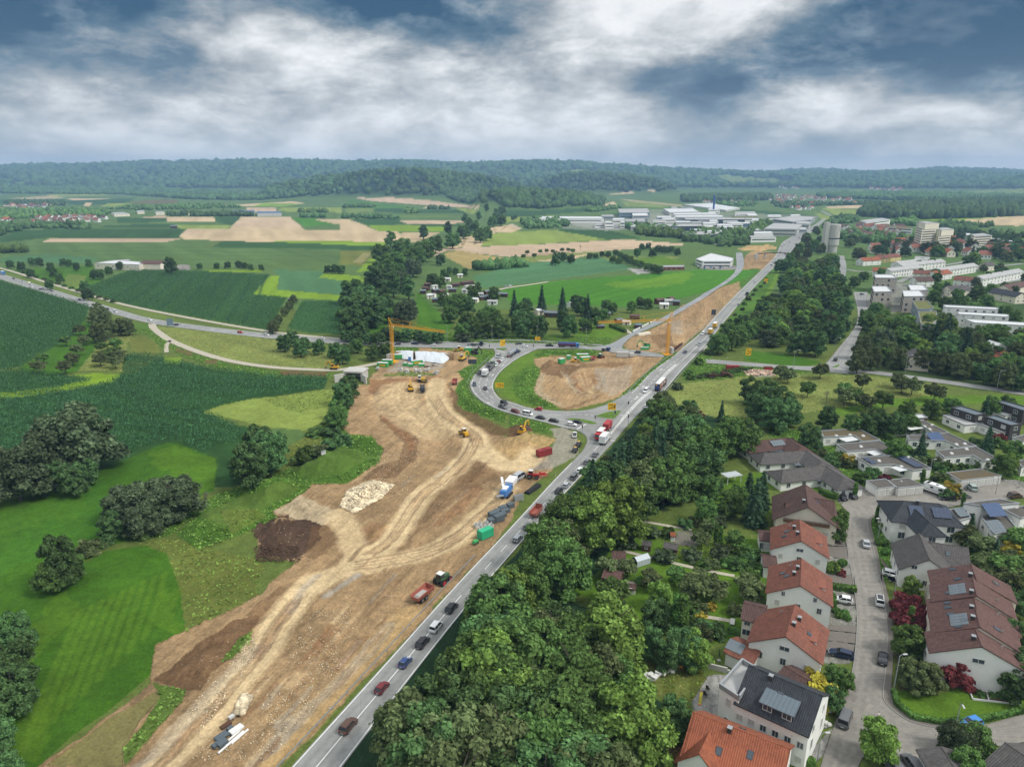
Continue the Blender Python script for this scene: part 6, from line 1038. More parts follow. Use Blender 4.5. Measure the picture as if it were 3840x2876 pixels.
shed('cream garden shed with chocolate gabled roof beside the greenhouse','Q3',(865,1405),(975,1410),3.0,2.2,3.6,'choc','cream');shed('brown open-sided shed with red tiled roof in the gardens','Q3',(800,1560),(945,1590),3.0,2.2,4.0,'brown','wood');shed('red-roofed garden cabin with grey lean-to','B3',(815,120),(945,150),3.2,2.3,4.6,'brown','redwood');shed('little white shed with dark roof beside the bamboo','B3',(992,80),(1066,92),1.8,1.3,1.8,'choc','white');shed('tiny white hutch with red roof beside the round paved place','Q3',(1370,1240),(1405,1242),2.0,1.6,1.4,'orange','white');shed('low grey shed roof behind the hedge','Q3',(1320,1325),(1430,1345),2.4,1.8,2.8,'grey','wood');shed('green-grey low shed in the kitchen garden','Q3',(1130,1310),(1200,1320),2.2,1.7,2.2,'grey','wood')
gh=thing('greenhouse','small aluminium greenhouse beside the cream garden shed','greenhouse',g('Q3',1110,1500),.5);m=MB();n_=7
for k in range(n_):x=-2+4*k/(n_-1);[m.bar(*q,.05)for q in(((x,-1.2,0),(x,-1.2,1.5)),((x,1.2,0),(x,1.2,1.5)),((x,-1.2,1.5),(x,0,2.3)),((x,1.2,1.5),(x,0,2.3)))]
m.bar((-2,0,2.3),(2,0,2.3),.06);m.obj('frame',METAL,gh);pan=MB().box((0,0,0),(.6,.02,1.4)).mesh('pane',[mat('greenhouse_glass',lin(190,200,205),.3,.05,spec=.6)])
for k in range(6):
 x=-1.67+.667*k
 for s_ in(-1,1):ob('pane',pan,gh,(x,s_*1.2,.75));ob('pane',pan,gh,(x,s_*.6,1.9),(s_*.98,0,0))
po=thing('garden_pergola','white open pergola with clear roof sheets on the lawn','pergola',g('Q3',1890,800),.35);[MB().bar((x,y,0),(x,y,2.4),.14).obj('post',WHITE,po)for x in(-2.4,2.4)for y in(-1.4,1.4)];m=MB();[m.bar((x,-1.7,2.75),(x,1.7,2.3),.07)for x in np.arange(-2.6,2.7,.52)];m.obj('rafter',WHITE,po);MB().box((0,0,2.62),(5.6,3.6,.04)).obj('roof_sheet',mat('clear_sheet',lin(196,204,206),.35,.05,spec=.5),po)
ot=thing('open_carport','old grey open shelter with slatted sheet roof under the trees','shelter',g('B3',980,1620),.5);[MB().bar((x,y,0),(x,y,2.3),.12).obj('post',WALL['wood'],ot)for x in(-2.8,2.8)for y in(-1.8,1.8)];[MB().box((0,-2.1+.7*k,2.5),(6.6,.6,.05)).obj('roof_sheet',ROOF['shed'],ot)for k in range(7)]
MB().tube(g('Q3',1500,1285)+Vector((0,0,.02)),g('Q3',1500,1285)+Vector((0,0,.08)),4.2,n=28).obj('paved_circle',RM['walk']);tag(bpy.data.objects['paved_circle'],kind='structure')
lane_pts=(('Q3',(1110,1135,1300,1170,1550,1215)),('Q3',(960,1395,1230,1460,1440,1510,1700,1570,1920,1610)),('B3',(1370,310,1560,345,1800,380,1900,400)),('B3',(960,60,1200,90)))
for s,xy in lane_pts:
 P=resample(sm(wl(zl(s,*xy))),14);m=MB();[m.bar((*a,.06),(*b,.06),1.2,.08)for a,b in zip(P[:-1],P[1:])];tag(m.obj('garden_path',RM['gravel']),kind='structure')
for i,xy in enumerate(((1240,122,1355,122,1392,146,1250,144),(1225,198,1325,198,1358,234,1240,236),(1460,190,1560,190,1592,224,1478,226),(1424,226,1540,226,1570,264,1434,266))):flat(('grey brick apartment cube farthest from the side street trees','grey brick apartment cube beside the side street','grey brick apartment cube behind the courtyard','grey brick apartment cube next to the sedum-roofed block')[i],'M3',xy,(12,11,10,11)[i],'grey','pale',name='apartment_block',cat='building',storeys=3,win=(1.6,1.6),gap=4.2,dark=True,par=.6)
sb=flat('pale glass-fronted block with brown sedum roofs','M3',(1490,292,1588,292,1626,342,1525,346),9,'blue','green',name='apartment_block',cat='building',storeys=3,gap=3);flat('','M3',(1528,362,1640,358,1652,408,1600,462,1545,440),8.6,'pale','green',root=sb,storeys=3,gap=4)
wb=flat('long white stepped apartment block','M3',(1690,318,2040,336,2045,350,1700,334),10,'white','pale',name='apartment_block',cat='building',storeys=3,gap=4.5,par=.5);flat('','M3',(1780,362,2110,380,2115,396,1790,378),8,'white','pale',root=wb,storeys=3,gap=4.5);flat('','M3',(1820,408,2212,432,2300,446,2290,456,1890,434),7,'white','pale',root=wb,storeys=2,gap=4.5)
for i,(a,b,zr,ze,wd,rf,wl_)in enumerate((((1322,82),(1525,60),8.5,6.5,9,'felt','white'),((1380,38),(1540,20),8.5,6.5,9,'felt','white'))):gable('long white terrace row with pale roof beside the red-roofed end house' if i==0 else 'long white terrace row behind the first white row',('M3',*a),('M3',*b),zr,ze,wd,rf,wl_,name='terrace_row',cat='building',wins=((2,12,1.6,1.6),(5,12,1.6,1.5)))
for i,(s,a,b)in enumerate((('T3',(1400,742),(1676,712)),('T3',(1640,772),(1884,738)),('T3',(1910,822),(2176,774)),('M3',(1700,80),(1886,48)))[:3]):gable(('white terrace row with an open loggia end','white terrace row behind the red-roofed pair','white terrace row with a red roof end by the trees')[i],(s,*a),(s,*b),8.5,6.2,10,'felt','white',name='terrace_row',cat='building',wins=((2,12,1.6,1.6),(4.8,12,1.6,1.4)))
HS=(('T3',(1150,704),(1265,698),'orange','white','white house with orange roof at the start of the terraces'),('T3',(1255,685),(1330,686),'red','yellow','yellow house with dark red roof beside another like it'),('T3',(1325,682),(1392,676),'red','yellow','yellow house with red roof and scaffolding at its gable'),('T3',(1235,766),(1318,770),'orange','white','white house with bright orange roof at the terrace head'),('T3',(1500,782),(1606,788),'red','white','white house with red roof below the terrace rows'),('T3',(1616,792),(1716,780),'orange','white','white house with orange roof and solar panels'),('M3',(1500,138),(1606,135),'choc','white','white house with chocolate roof in front of the red-roofed pair'),('M3',(1770,130),(1888,140),'red','white','red-roofed house with dark solar field'),('M3',(1715,196),(1845,192),'grey','cream','cream house with grey roofs beside the solar roof'),('M3',(2040,606),(2140,640),'orange','cream','orange-roofed house with pale solar panels among the trees'),('M3',(1615,590),(1750,610),'dark','white','low dark-roofed house with solar rows behind the street trees'),('M3',(2080,190),(2212,165),'brown','cream','brown-roofed row beyond the grey-blue roofs'),('M3',(2020,210),(2200,240),'dark','cream','grey-blue roofed row with skylights'),('T3',(1410,600),(1500,600),'orange','cream','orange-roofed house left of the high-rise trees'),('T3',(1500,605),(1590,602),'orange','cream','orange-roofed house below the high-rise'),('T3',(2040,650),(2130,655),'grey','white','grey hipped house among the far trees'),('M3',(1990,548),(2060,570),'pale','white','white pavilion with pale pitched roof'),('M3',(1510,600),(1530,640),'grey','cream','small cream house behind the street trees'),('T3',(1950,735),(2000,730),'grey','cream','small house with grey roof between broad trees'),('T3',(1510,695),(1600,700),'felt','white','low pale house above the terraces'))
for s,a,b,rf,wl_,lab in HS:gable(lab,(s,*a),(s,*b),8.0,5.2,10,rf,wl_,wins=((1.6,3,1.2,1.2),(4.1,3,1.2,1.2)),gw=((2,2,1.2,1.3),(4.6,2,1.1,1.2)),sky=2)
for q in range(3):
 xy,hh,lab=(((1518,470,1570,468,1650,478,1560,482),34,'tall beige high-rise with stepped top and balconies'),((1650,512,1700,508,1745,520,1665,526),25,'lower beige tower beside the tall high-rise'),((1870,552,1950,545,2005,560,1890,566),15,'low beige slab right of the two towers'))[q]
 r_=flat(lab,'T3',xy,hh,'cream','felt',name='apartment_tower',cat='building',storeys=int(hh/3),band=True,par=.6)
 if q<2:p=r_.location;flat('','T3',[v+(0 if i%2 else-10)+((24 if i%2==0 else 0))for i,v in enumerate(xy)],hh+4,'cream','felt',root=r_,wins=False,z0=hh-3)
wt=thing('water_tower','concrete water tower with slab shaft, wide drum and small window band','tower',g('T3',945,668));hp=37
MB().box((-6,0,hp/2),(5,9,hp)).obj('stair_shaft',WALL['concrete'],wt);m=MB();m.tube((3.5,0,0),(3.5,0,9),6.2,6.2,24);m.tube((3.5,0,9),(3.5,0,hp-2.5),7.4,7.4,28);m.obj('drum',WALL['concrete'],wt)
for k in range(9):a=rad(-150+15*k);MB().box((0,0,0),(1.7,.3,1.4)).obj('window',GLASS,wt,(3.5+7.4*math.cos(a),7.4*math.sin(a),17.5),(0,0,a+math.pi/2))
for k in range(10):MB().box((-6+2.56,-2.8,3+2.9*k),(.2,1.2,1.8)).obj('balcony',WALL['pale'],wt)
m=MB();[m.tube((x,y,hp-1),(x,y,hp+h_),.12,n=5)for x,y,h_ in((1,2,6),(4,-2,4),(6,1,5),(-6,0,3),(3,3,8))];m.obj('antenna',METAL,wt);MB().box((6.5,-6.6,hp-8),(4.5,.4,4.5),ry=.78).obj('emblem',WALL['pale'],wt)
IND=(((200,122,600,124,622,137,208,137),9,'white','pale'),((168,140,250,138,262,150,175,150),6,'white','pale'),((710,76,900,72,912,98,720,100),12,'blue','felt'),((800,103,895,100,905,118,805,119),11,'metal','pale'),((605,113,680,112,685,122,606,122),8,'metal','felt'),((675,134,750,133,755,145,678,145),8,'white','pale'),((757,141,880,138,885,152,760,153),12,'pale','felt'),((785,173,900,170,912,188,795,188),7,'pale','pale'),((626,153,664,152,682,160,630,161),11,'white','pale'),((724,150,750,150,754,160,726,160),11,'white','pale'),((560,162,618,160,622,170,564,171),7,'white','felt'),((1000,74,1190,72,1230,94,1040,97),9,'pale','pale'),((1060,102,1330,98,1345,108,1072,112),9,'white','pale'),((1078,116,1375,115,1385,127,1082,128),9,'metal','pale'),((1135,132,1510,130,1520,142,1140,144),8,'navy','felt'),((930,143,1010,142,1015,152,935,153),8,'white','felt'),((918,170,1240,172,1255,185,924,188),8,'navy','felt'),((1100,155,1240,155,1250,164,1104,165),7,'pale','felt'),((1250,159,1335,158,1345,169,1254,170),8,'white','pale'),((1340,171,1435,170,1445,180,1345,181),7,'white','pale'),((1430,122,1600,121,1610,131,1434,133),9,'white','green'),((1562,136,1605,136,1610,145,1565,146),11,'white','pale'),((1120,226,1280,217,1390,229,1300,240,1130,238),8,'navy','felt'),((1275,212,1370,211,1380,221,1280,222),9,'white','pale'),((1640,202,1705,165,1885,172,1855,206),11,'pale','felt'),((1700,140,1830,118,1970,126,1945,142,1830,158),10,'metal','felt'),((1550,246,1700,243,1720,255,1560,258),7,'white','felt'),((1575,221,1690,218,1700,230,1580,233),9,'white','pale'),((1285,72,1350,70,1360,80,1290,82),10,'white','pale'),((1455,93,1580,91,1592,102,1460,105),9,'white','felt'),((1050,60,1085,60,1090,68,1052,68),9,'white','felt'),((1380,150,1470,148,1480,158,1384,160),7,'pale','felt'),((1486,160,1550,160,1556,168,1490,169),7,'blue','pale'),((1840,150,1940,156,1930,172,1850,168),9,'pale','felt'),((1220,140,1300,140,1306,148,1224,149),7,'metal','pale'),((1110,62,1190,64,1188,70,1112,68),7,'navy','felt'))
IL={'white':'white factory hall','blue':'blue-grey glazed hall','metal':'silver clad hall','pale':'pale grey hall','navy':'dark clad hall'}
for i,(xy,z,w_,rf)in enumerate(IND):
 xs=xy[0::2];big=max(xs)-min(xs);nm='long' if big>250 else 'broad' if big>120 else 'small'
 flat(f'{nm} {IL[w_]} with {"pale" if rf == "pale" else "green" if rf == "green" else "grey"} flat roof in the industrial estate','I',xy,z,w_,rf,name='industrial_hall',cat='building',group=f'{nm} {IL[w_]}s',storeys=2 if z>9 else 1,band=True,par=.5,domes=0)
qi=random.Random(6)
for k in range(26):x,y,w_=qi.uniform(940,1880),qi.uniform(78,205),qi.uniform(30,95);flat('works unit with pale roof squeezed between the larger halls','I',(x,y,x+w_,y-1,x+w_+10,y+8,x+4,y+9),qi.uniform(5,9),qi.choice(('white','pale','metal','white')),'pale',name='works_unit',cat='building',group='works units',band=True,par=.4)
gh2=flat('huge pale glasshouse field beyond the industrial estate','I',(1130,46,1300,38,1490,68,1400,82),5,'pale','pale',name='glasshouse',cat='building',par=0,wins=False)
bm_=thing('radio_mast','tall blue mast rising from the industrial estate','mast',g('I',1318,102));MB().tube((0,0,0),(0,0,46),2.6,2.2,12).obj('shaft',mat('mast_blue',lin(40,84,160),.5,.06),bm_);MB().tube((0,0,46),(0,0,58),.5,.2,6).obj('antenna',METAL,bm_)
flat('white car dealership with wide flat roof beside the new road','T3',(85,712,185,674,330,706,318,728,130,728),6,'white','pale',name='car_dealership',cat='building',storeys=2,band=True,par=.5)
flat('low red timber clubhouse beside the archery lawn','I',(998,436,1130,434,1134,444,1002,446),3,'redwood','felt',name='clubhouse',cat='building')
FM='M1';flat('long white farm hall with pale sheet roof',FM,(610,46,760,28,945,42,900,58),6,'cream','pale',name='farm_hall',cat='barn',gap=9);gable('open farm barn with dark red roof',(FM,930,30),(FM,1065,32),8,5.5,16,'brown','cream',name='barn',cat='barn');flat('low pale farm shed behind the long hall',FM,(680,34,830,22,845,28,720,38),5,'pale','felt',name='farm_shed',cat='barn',gap=9)
for i,(xy,z)in enumerate((((1508,395,1650,394,1652,408,1520,412),7),((1664,402,1820,401,1824,415,1668,418),7))):flat('blue solar-roofed barn '+('beside the tree row' if i==0 else 'with pale wall beside the wheat'),'T1',xy,z,'pale','panelb',name='solar_barn',cat='barn',par=0,gap=12)
for xy,z,lab in(((720,412,800,408,840,418,740,422),6,'long grey barn at the village edge'),((885,398,930,396,936,404,890,405),6,'cream barn beside the grey barn'),((1005,404,1060,402,1066,410,1010,412),6,'cream barn with blue tarpaulin'),((1210,408,1252,408,1254,414,1212,415),5,'small solar shed between far trees')):flat(lab,'T1',xy,z,'cream','felt',name='barn',cat='barn',gap=12)
VH=[]
for i,(rf,wl_)in enumerate((('red','white'),('orange','cream'),('choc','white'),('grey','white'))):
 m=MB();m.prism([(-4.5,-1),(4.5,-1),(4.5,5),(0,8.6),(-4.5,5)],-5.5,5.5,0)
 for s in(-1,1):m.add([(-6,0,8.95),(6,0,8.95),(6,s*5.2,4.75),(-6,s*5.2,4.75)],[(0,1,2,3)],1)
 for s in(-1,1):
  for x in(-3.3,0,3.3):m.box((x,s*4.5,2.8),(1.3,.14,1.5),2)
  for y in(-2,2):m.box((s*5.5,y,3.2),(.14,1.2,1.5),2)
 VH.append(m.mesh('village_house',[WALL[wl_],ROOF[rf],GLASS]))
def village(s,poly,n,lab,grp,mix=(0,0,1,2,3),seed=0,sc=1.0):
 P=[tuple(gp(s,poly[i],poly[i+1])[:2])for i in range(0,len(poly),2)];q=random.Random(seed);xs=[p[0]for p in P];ys=[p[1]for p in P];got=[];base=q.uniform(0,3)
 for _ in range(n*80):
  x,y=q.uniform(min(xs),max(xs)),q.uniform(min(ys),max(ys))
  if len(got)>=n:break
  if not inpoly(np.array([x]),np.array([y]),P)[0]or any((x-a)**2+(y-b)**2<(15*sc)**2 for a,b in got):continue
  got.append((x,y));o=ob('village_house',VH[q.choice(mix)],None,(x,y,H1(x,y)),(0,0,base+q.choice((0,1.57))+q.uniform(-.25,.25)),(sc*q.uniform(.85,1.2),sc,sc));tag(o,lab,'house',grp)
village('T1',(0,378,60,368,300,366,290,386,120,400,0,408),26,'house of the far village beside the dark copse','far village left',seed=1,sc=1.1);village('T1',(205,470,270,448,500,442,700,452,710,468,500,486,240,492),34,'red-roofed house of the village at the field edge','village at the field edge',(0,0,0,2),2);village('T1',(0,470,90,462,110,480,0,490),7,'house at the outer end of the field-edge village','outer end of the field-edge village',seed=3)
village('T1',(900,296,1100,286,1400,284,1720,290,1700,304,1100,306),26,'pale house of the village at the foot of the hills','village at the hill foot',(3,0,3,2),4,1.4);village('T1',(0,274,300,268,620,252,640,262,300,282,0,290),22,'tiny pale house at the far left hill foot','tiny houses at the left hill foot',(3,2,0),5,1.5)
village('T3',(560,300,800,300,900,312,1100,325,1200,340,1180,358,900,356,700,372,600,360,540,320),62,'red-roofed house of the village beyond the industrial estate','village beyond the industrial estate',(0,0,1,2),6,1.15);village('T3',(120,345,300,335,480,340,470,360,200,358),20,'house in the row behind the blue mast','house row behind the blue mast',seed=7,sc=1.1);village('T3',(700,380,860,378,850,395,720,396),8,'house of the hamlet beside the far field','hamlet beside the far field',seed=8)
village('T3',(600,240,760,232,800,258,640,262),12,'house of the hill village below the pale clearing','hill village',(0,2),9,1.6);village('T3',(1180,258,1400,262,1480,272,1300,280),16,'hazy house in the far valley village','far valley village',(0,2,3),10,1.8);village('T3',(1010,520,1150,500,1420,520,1420,575,1200,580,1090,575),30,'brown-roofed row house beside the water tower','row houses beside the water tower',(2,2,0),11,1.15)
village('T3',(1120,690,1400,610,1800,600,2212,640,2300,700,1900,720,1500,690),34,'red-roofed house among the trees below the towers','houses below the towers',(0,1,0,2),12,1.1);flat('long white school block behind the row houses','T3',(1290,490,1480,505,1490,515,1330,505),9,'white','green',name='school_block',cat='building',storeys=2,band=True);flat('white works hall on the rise behind the row houses','T3',(1150,462,1290,445,1345,455,1190,475),12,'white','felt',name='works_hall',cat='building',storeys=2,band=True);flat('long pale depot roof right of the towers','T3',(2000,575,2160,595,2155,602,2000,585),6,'pale','pale',name='depot',cat='building');flat('flat grey shopping hall beside the beige slab','T3',(1760,540,1860,545,1870,558,1770,555),7,'pale','pale',name='shopping_hall',cat='building')
HM=[]
for i,(rf,wl_)in enumerate((('shed','wood'),('pale','cream'),('choc','wood'),('felt','white'))):
 m=MB();m.prism([(-1.6,0),(1.6,0),(1.6,2.1),(0,2.7),(-1.6,2.2)],-2,2,0)
 for s in(-1,1):m.add([(-2.3,0,2.85),(2.3,0,2.85),(2.3,s*2.0,2.1),(-2.3,s*2.0,2.1)],[(0,1,2,3)],1)
 m.box((0,-1.62,1.0),(.8,.08,1.8),2);m.box((1.2,-1.62,1.4),(.7,.08,.6),2);HM.append(m.mesh('allotment_hut',[WALL[wl_],ROOF[rf],GLASS]))
def huts(s,xy,lab,grp,sc=1.0):
 for i in range(0,len(xy),2):q=gp(s,xy[i],xy[i+1]);o=ob('allotment_hut',HM[i//2%4],None,q,(0,0,random.uniform(-.5,.9)),(sc*random.uniform(.8,1.4),sc,sc));tag(o,lab,'hut',grp)
huts('M2',(530,245,570,275,560,200,600,215,610,240,640,190,650,245,700,215,720,235,770,140,800,190,800,240,850,270,860,215,830,185,900,265,940,250,950,280,1000,275,980,315,610,300,690,165,740,200,590,270,1050,265,870,300,550,225,820,215,920,285,670,270),'small hut in the crowded allotment colony by the brook','allotment huts by the brook',1.25)
huts('M2',(1360,395,1280,380,2060,310,2120,315,2170,320,2090,340,2130,300,1490,330,1700,400),'grey-roofed hut in the gardens beside the new road','huts beside the new road',1.5);huts('E5',(700,460,830,490,950,400),'hut beside the white tent at the new road','huts beside the white tent',1.1);huts('E5',(1010,540),'red wooden hut at the road barrier'.replace('hut','hut with blue roof'),None);huts('M2',(1920,465),'little brown hut on the allotment lawn',None);huts('M2',(1680,470),'small green greenhouse hut on the allotment lawn',None,.9);huts('M2',(1560,485),'yellow framed playhouse on the allotment lawn',None,.7);huts('M1',(1890,300),'small timber hut in the hedge between the fields',None,1.2);huts('M2',(165,430),'brown hut beside the brook wood',None,1.4);huts('T1',(1128,513),'lone white hut in the open fields',None,2.0)
def paintm(n,c,r=.28):return mat('car_paint_'+n,c,r,.04,.5,spec=.5)
CP_=dict(white=paintm('white',(.72,.73,.73)),silver=paintm('silver',(.38,.40,.42)),grey=paintm('grey',(.12,.125,.13)),black=paintm('black',(.014,.014,.016)),blue=paintm('blue',(.02,.05,.17)),navy=paintm('navy',(.015,.025,.06)),red=paintm('red',(.42,.02,.02)),dred=paintm('dark_red',(.14,.012,.016)),brown=paintm('brown',(.09,.045,.03)),green=paintm('green',(.03,.30,.10)),yellow=paintm('yellow',(.62,.36,.02)),orange=paintm('orange',(.62,.26,.03)),sky=paintm('sky_blue',(.06,.22,.55)),tgreen=paintm('tractor_green',(.05,.11,.05)),rust=paintm('dumper_red',(.33,.10,.07),.6),mint=paintm('mint',(.33,.40,.36)),cyan=paintm('crusher_blue',(.05,.20,.52)))
TYRE=BLACK;RIM=mat('alloy_rim',lin(150,152,155),.35,.05,metal=.6);HEAD=mat('headlight_glass',lin(225,228,230),.1,.02,spec=.7);TAIL=mat('taillight_red',(.35,.01,.01),.25,.05);BRAKE=mat('brake_light',(.5,.01,.01),.3,.02,emit=(1,.05,.03,2.0));CGL=mat('car_glass',(.015,.018,.022),.06,.1,spec=.7)
CARM={}
STY=dict(hatch=(3.95,1.72,1.48,.92,-1.85,.95,-1.35,.25),estate=(4.65,1.8,1.46,.92,-2.2,1.0,-1.75,.25),saloon=(4.6,1.82,1.42,.92,-1.75,1.0,-1.0,.25),suv=(4.5,1.86,1.68,1.02,-2.1,1.05,-1.7,.4),van=(5.0,1.95,1.98,1.08,-2.4,1.75,-2.3,.95),mini=(4.3,1.84,1.82,1.0,-2.0,1.45,-1.85,.55),pickup=(5.2,1.9,1.8,1.05,-.75,1.15,-.55,.5))
def wheel_meshes(r,w):
 k=('wheel',r,w)
 if k not in CARM:CARM[k]=(MB().tube((0,-w/2,0),(0,w/2,0),r,n=16).mesh('wheel',[TYRE]),MB().tube((0,-w/2-.012,0),(0,w/2+.012,0),r*.62,n=12).mesh('rim',[RIM]))
 return CARM[k]
def wheels(root,xs,y,r=.32,w=.22,rims=True,z=None):
 a,b=wheel_meshes(r,w)
 for x in xs:
  for s in(-1,1):
   o=ob('wheel',a,root,(x,s*y,r if z is None else z))
   if rims:ob('rim',b,o)
def loft(st,mat_,name,smooth=False):
 """stations (x, z0, z1, halfwidth, shoulder)"""
 m=MB();V_=[]
 for x,z0,z1,w,sh in st:zs=z0+(z1-z0)*.55;V_+=[(x,-w*.94,z0),(x,-w,zs),(x,-w*sh,z1),(x,w*sh,z1),(x,w,zs),(x,w*.94,z0)]
 n=len(st);F_=[(i*6+k,i*6+(k+1)%6,(i+1)*6+(k+1)%6,(i+1)*6+k)for i in range(n-1)for k in range(6)]+[(5,4,3,2,1,0),tuple((n-1)*6+k for k in range(6))]
 m.add(V_,F_);return m.mesh(name,[mat_])
def car_meshes(style,colr):
 k=(style,colr)
 if k in CARM:return CARM[k]
 L_,Wd,H,belt,xb,xf,rb,rf=STY[style];h=L_/2;w=Wd/2;P_=CP_[colr];pick=style=='pickup';van=style in('van','mini')
 nose=belt-(.22 if not van else .12);bed=belt-.02
 body=loft([(-h,.36,belt-.12,w*.9,.9),(-h+.18,.26,belt,w*.98,.93),(xb,.24,belt,w,.94),(0,.23,belt,w,.94),(xf,.24,belt-.02,w,.94),(h-.55,.25,nose,w*.98,.9),(h-.12,.28,nose-.12,w*.9,.86),(h,.36,nose-.26,w*.76,.86)],P_,'body')
 rw=w*.78;c=MB();z0=belt-.03;z1=H-.06
 c.add([(xb,-w*.93,z0),(xf,-w*.93,z0),(xf,w*.93,z0),(xb,w*.93,z0),(rb,-rw,z1),(rf,-rw,z1),(rf,rw,z1),(rb,rw,z1)],[(0,1,5,4),(1,2,6,5),(2,3,7,6),(3,0,4,7),(4,5,6,7)]);glass=c.mesh('window',[CGL])
 t=MB();t.box(((rb+rf)/2,0,H-.03),(rf-rb+.14,rw*2+.06,.09),top=(.94,.9))
 for s in(-1,1):
  for a,b in((xb,rb),(xf,rf),((xb+xf)/2-.1,(rb+rf)/2)):t.bar((a,s*w*.935,z0),(b,s*(rw+.01),z1),.07,.07)
 roof=t.mesh('roof',[P_]);CARM[k]=(body,glass,roof,L_,w,belt,nose);return CARM[k]
def car(style,colr,p,rz,label,group=None,near=True,brake=False,sc=1.0,cat='car',name=None):
 body,glass,roof,L_,w,belt,nose=car_meshes(style,colr);nm=name or{'van':'delivery_van','mini':'people_carrier','pickup':'pickup_truck'}.get(style,'car');t=thing(nm,label,cat,p,rz,group,sc)
 ob('body',body,t);ob('window',glass,t);ob('roof',roof,t);wheels(t,(-L_*.3,L_*.31),w-.1,.33,.22,near)
 k=('lamp',style);h=L_/2
 if k not in CARM:CARM[k]=(MB().box((0,0,0),(.12,.34,.16)).mesh('headlight',[HEAD]),MB().box((0,0,0),(.1,.3,.2)).mesh('taillight',[TAIL]),MB().box((0,0,0),(.1,.3,.2)).mesh('taillight',[BRAKE]),MB().box((0,0,0),(.04,.52,.12)).mesh('number_plate',[WHITE]))
 if near:
  for s in(-1,1):ob('headlight',CARM[k][0],t,(h-.14,s*w*.66,nose-.2));ob('taillight',CARM[k][2 if brake else 1],t,(-h+.1,s*w*.72,belt-.2))
  for e in(-1,1):ob('number_plate',CARM[k][3],t,(e*(h-.0),0,.52 if e<0 else .45))
 if style=='pickup' and near:MB().box((-1.7,0,belt-.02),(1.6,1.5,.05)).obj('load_bed',BLACK,t)
 return t
def hwp(v,t):
 i=hi(v);i=min(max(i,1),nH-2);a=HW[0][i].lerp(HW[1][i],t);d=HW[0][i+1].lerp(HW[1][i+1],t)-HW[0][i-1].lerp(HW[1][i-1],t);return Vector((a.x,a.y,.08)),math.atan2(d.y,d.x)
def near_dir(P_,p):
 i=min(range(len(P_)),key=lambda k:(P_[k]-Vector(p[:2])).length);i=min(max(i,1),len(P_)-2);d=P_[i+1]-P_[i-1];return math.atan2(d.y,d.x)
HWC=across(*HW,.5);LRC=across(*LR,.5)
def on_hw(s,x,y):p=g(s,x,y);return Vector((p.x,p.y,.09)),near_dir(HWC,p)
def on_lr(s,x,y):p=g(s,x,y);return Vector((p.x,p.y,.085)),near_dir(LRC,p)
PI=math.pi
q_=(('suv','brown','B2',800,1320,'brown estate car in the queue half hidden by the tree'),('hatch','dred','B2',1090,990,'dark red car in the queue peeping over the tree'),('hatch','blue','B2',1290,770,'blue hatchback with white racing stripes in the queue'),('suv','black','B2',1440,600,'black car in the queue behind the white van'),('mini','white','B2',1555,465,'white passenger van with roof window in the queue'),('suv','black','B2',1690,300,'black car in the queue disappearing behind foliage'),('estate','silver','Q3',50,1300,'silver car with a rear carrier in the queue'),('suv','grey','Q3',140,1200,'grey car in the queue beside the red tipper trailer'),('suv','black','Q3',405,890,'black car in the queue half covered by the roadside tree'),('estate','silver','Q3',472,838,'silver estate car in the queue'),('mini','grey','Q3',535,772,'dark grey box-shaped van in the queue'),('suv','white','Q3',590,712,'white car in the queue beside the dirt yard'),('suv','grey','Q3',650,640,'dark grey car second behind the white truck'),('saloon','grey','Q3',720,575,'dark grey car directly behind the white truck'))
for st,c,s,x,y,lab in q_:
 p,a=on_hw(s,x,y);o=car(st,c,p,a,lab,'queue on the highway',brake=lab.startswith(('brown','blue')))
 if 'racing' in lab:
  for yy in(-.22,.22):m=MB();m.box((-.55,yy,1.465),(1.75,.2,.03));m.box((1.35,yy,.80),(1.0,.2,.03),ry=.12);m.obj('racing_stripe',WHITE,o)
 if 'rear carrier' in lab:m=MB();m.bar((-2.35,0,.5),(-2.75,0,.5),.08);[m.tube((-2.6,yy-.03,.75),(-2.6,yy+.03,.75),.34,n=14)for yy in(-.45,.35)];m.obj('bike_carrier',BLACK,o)
p,a=on_hw('Q3',690,672);car('hatch','white',p,a,'white car beside the queue hidden by the leaves')
for s,x,y,st,c,d,lab in(('Q3',1160,158,'hatch','white',0,'white car passing the hatched reserve'),('E5',1125,1535,'van','white',1,'white delivery van coming down beside the long red-sided lorry'),('E5',1735,930,'saloon','navy',1,'dark car coming down past the bridge'),('E5',1960,810,'mini','silver',1,'silver people carrier coming down over the bridge'),('M3',130,510,'van','white',1,'white van beside the yellow lorry'),('M3',360,322,'hatch','grey',1,'small dark car alone on the upper highway'),('M3',465,173,'hatch','silver',1,'silver car near the far yellow sign'),('M3',590,48,'saloon','grey',1,'dark car near the small white lorry'),('M3',575,64,'hatch','black',1,'black car below the footbridge')):
 p,a=on_hw(s,x,y);car(st,c,p,a+(PI if d else 0),lab,None,s!='M3')
for k,(x,y,c)in enumerate(((622,690,'white'),(630,672,'black'),(618,650,'silver'),(640,632,'grey'),(655,618,'white'),(690,602,'silver'),(742,580,'white'),(755,577,'grey'),(770,574,'white'),(636,660,'white'),(665,683,'dred'))):p,a=on_hw('T3',x,y);car(('hatch','suv','estate')[k%3],c,p,a,f'{c if c != "dred" else "dark red"} car on the far highway beyond the footbridge',f'{c} cars beyond the footbridge',False)
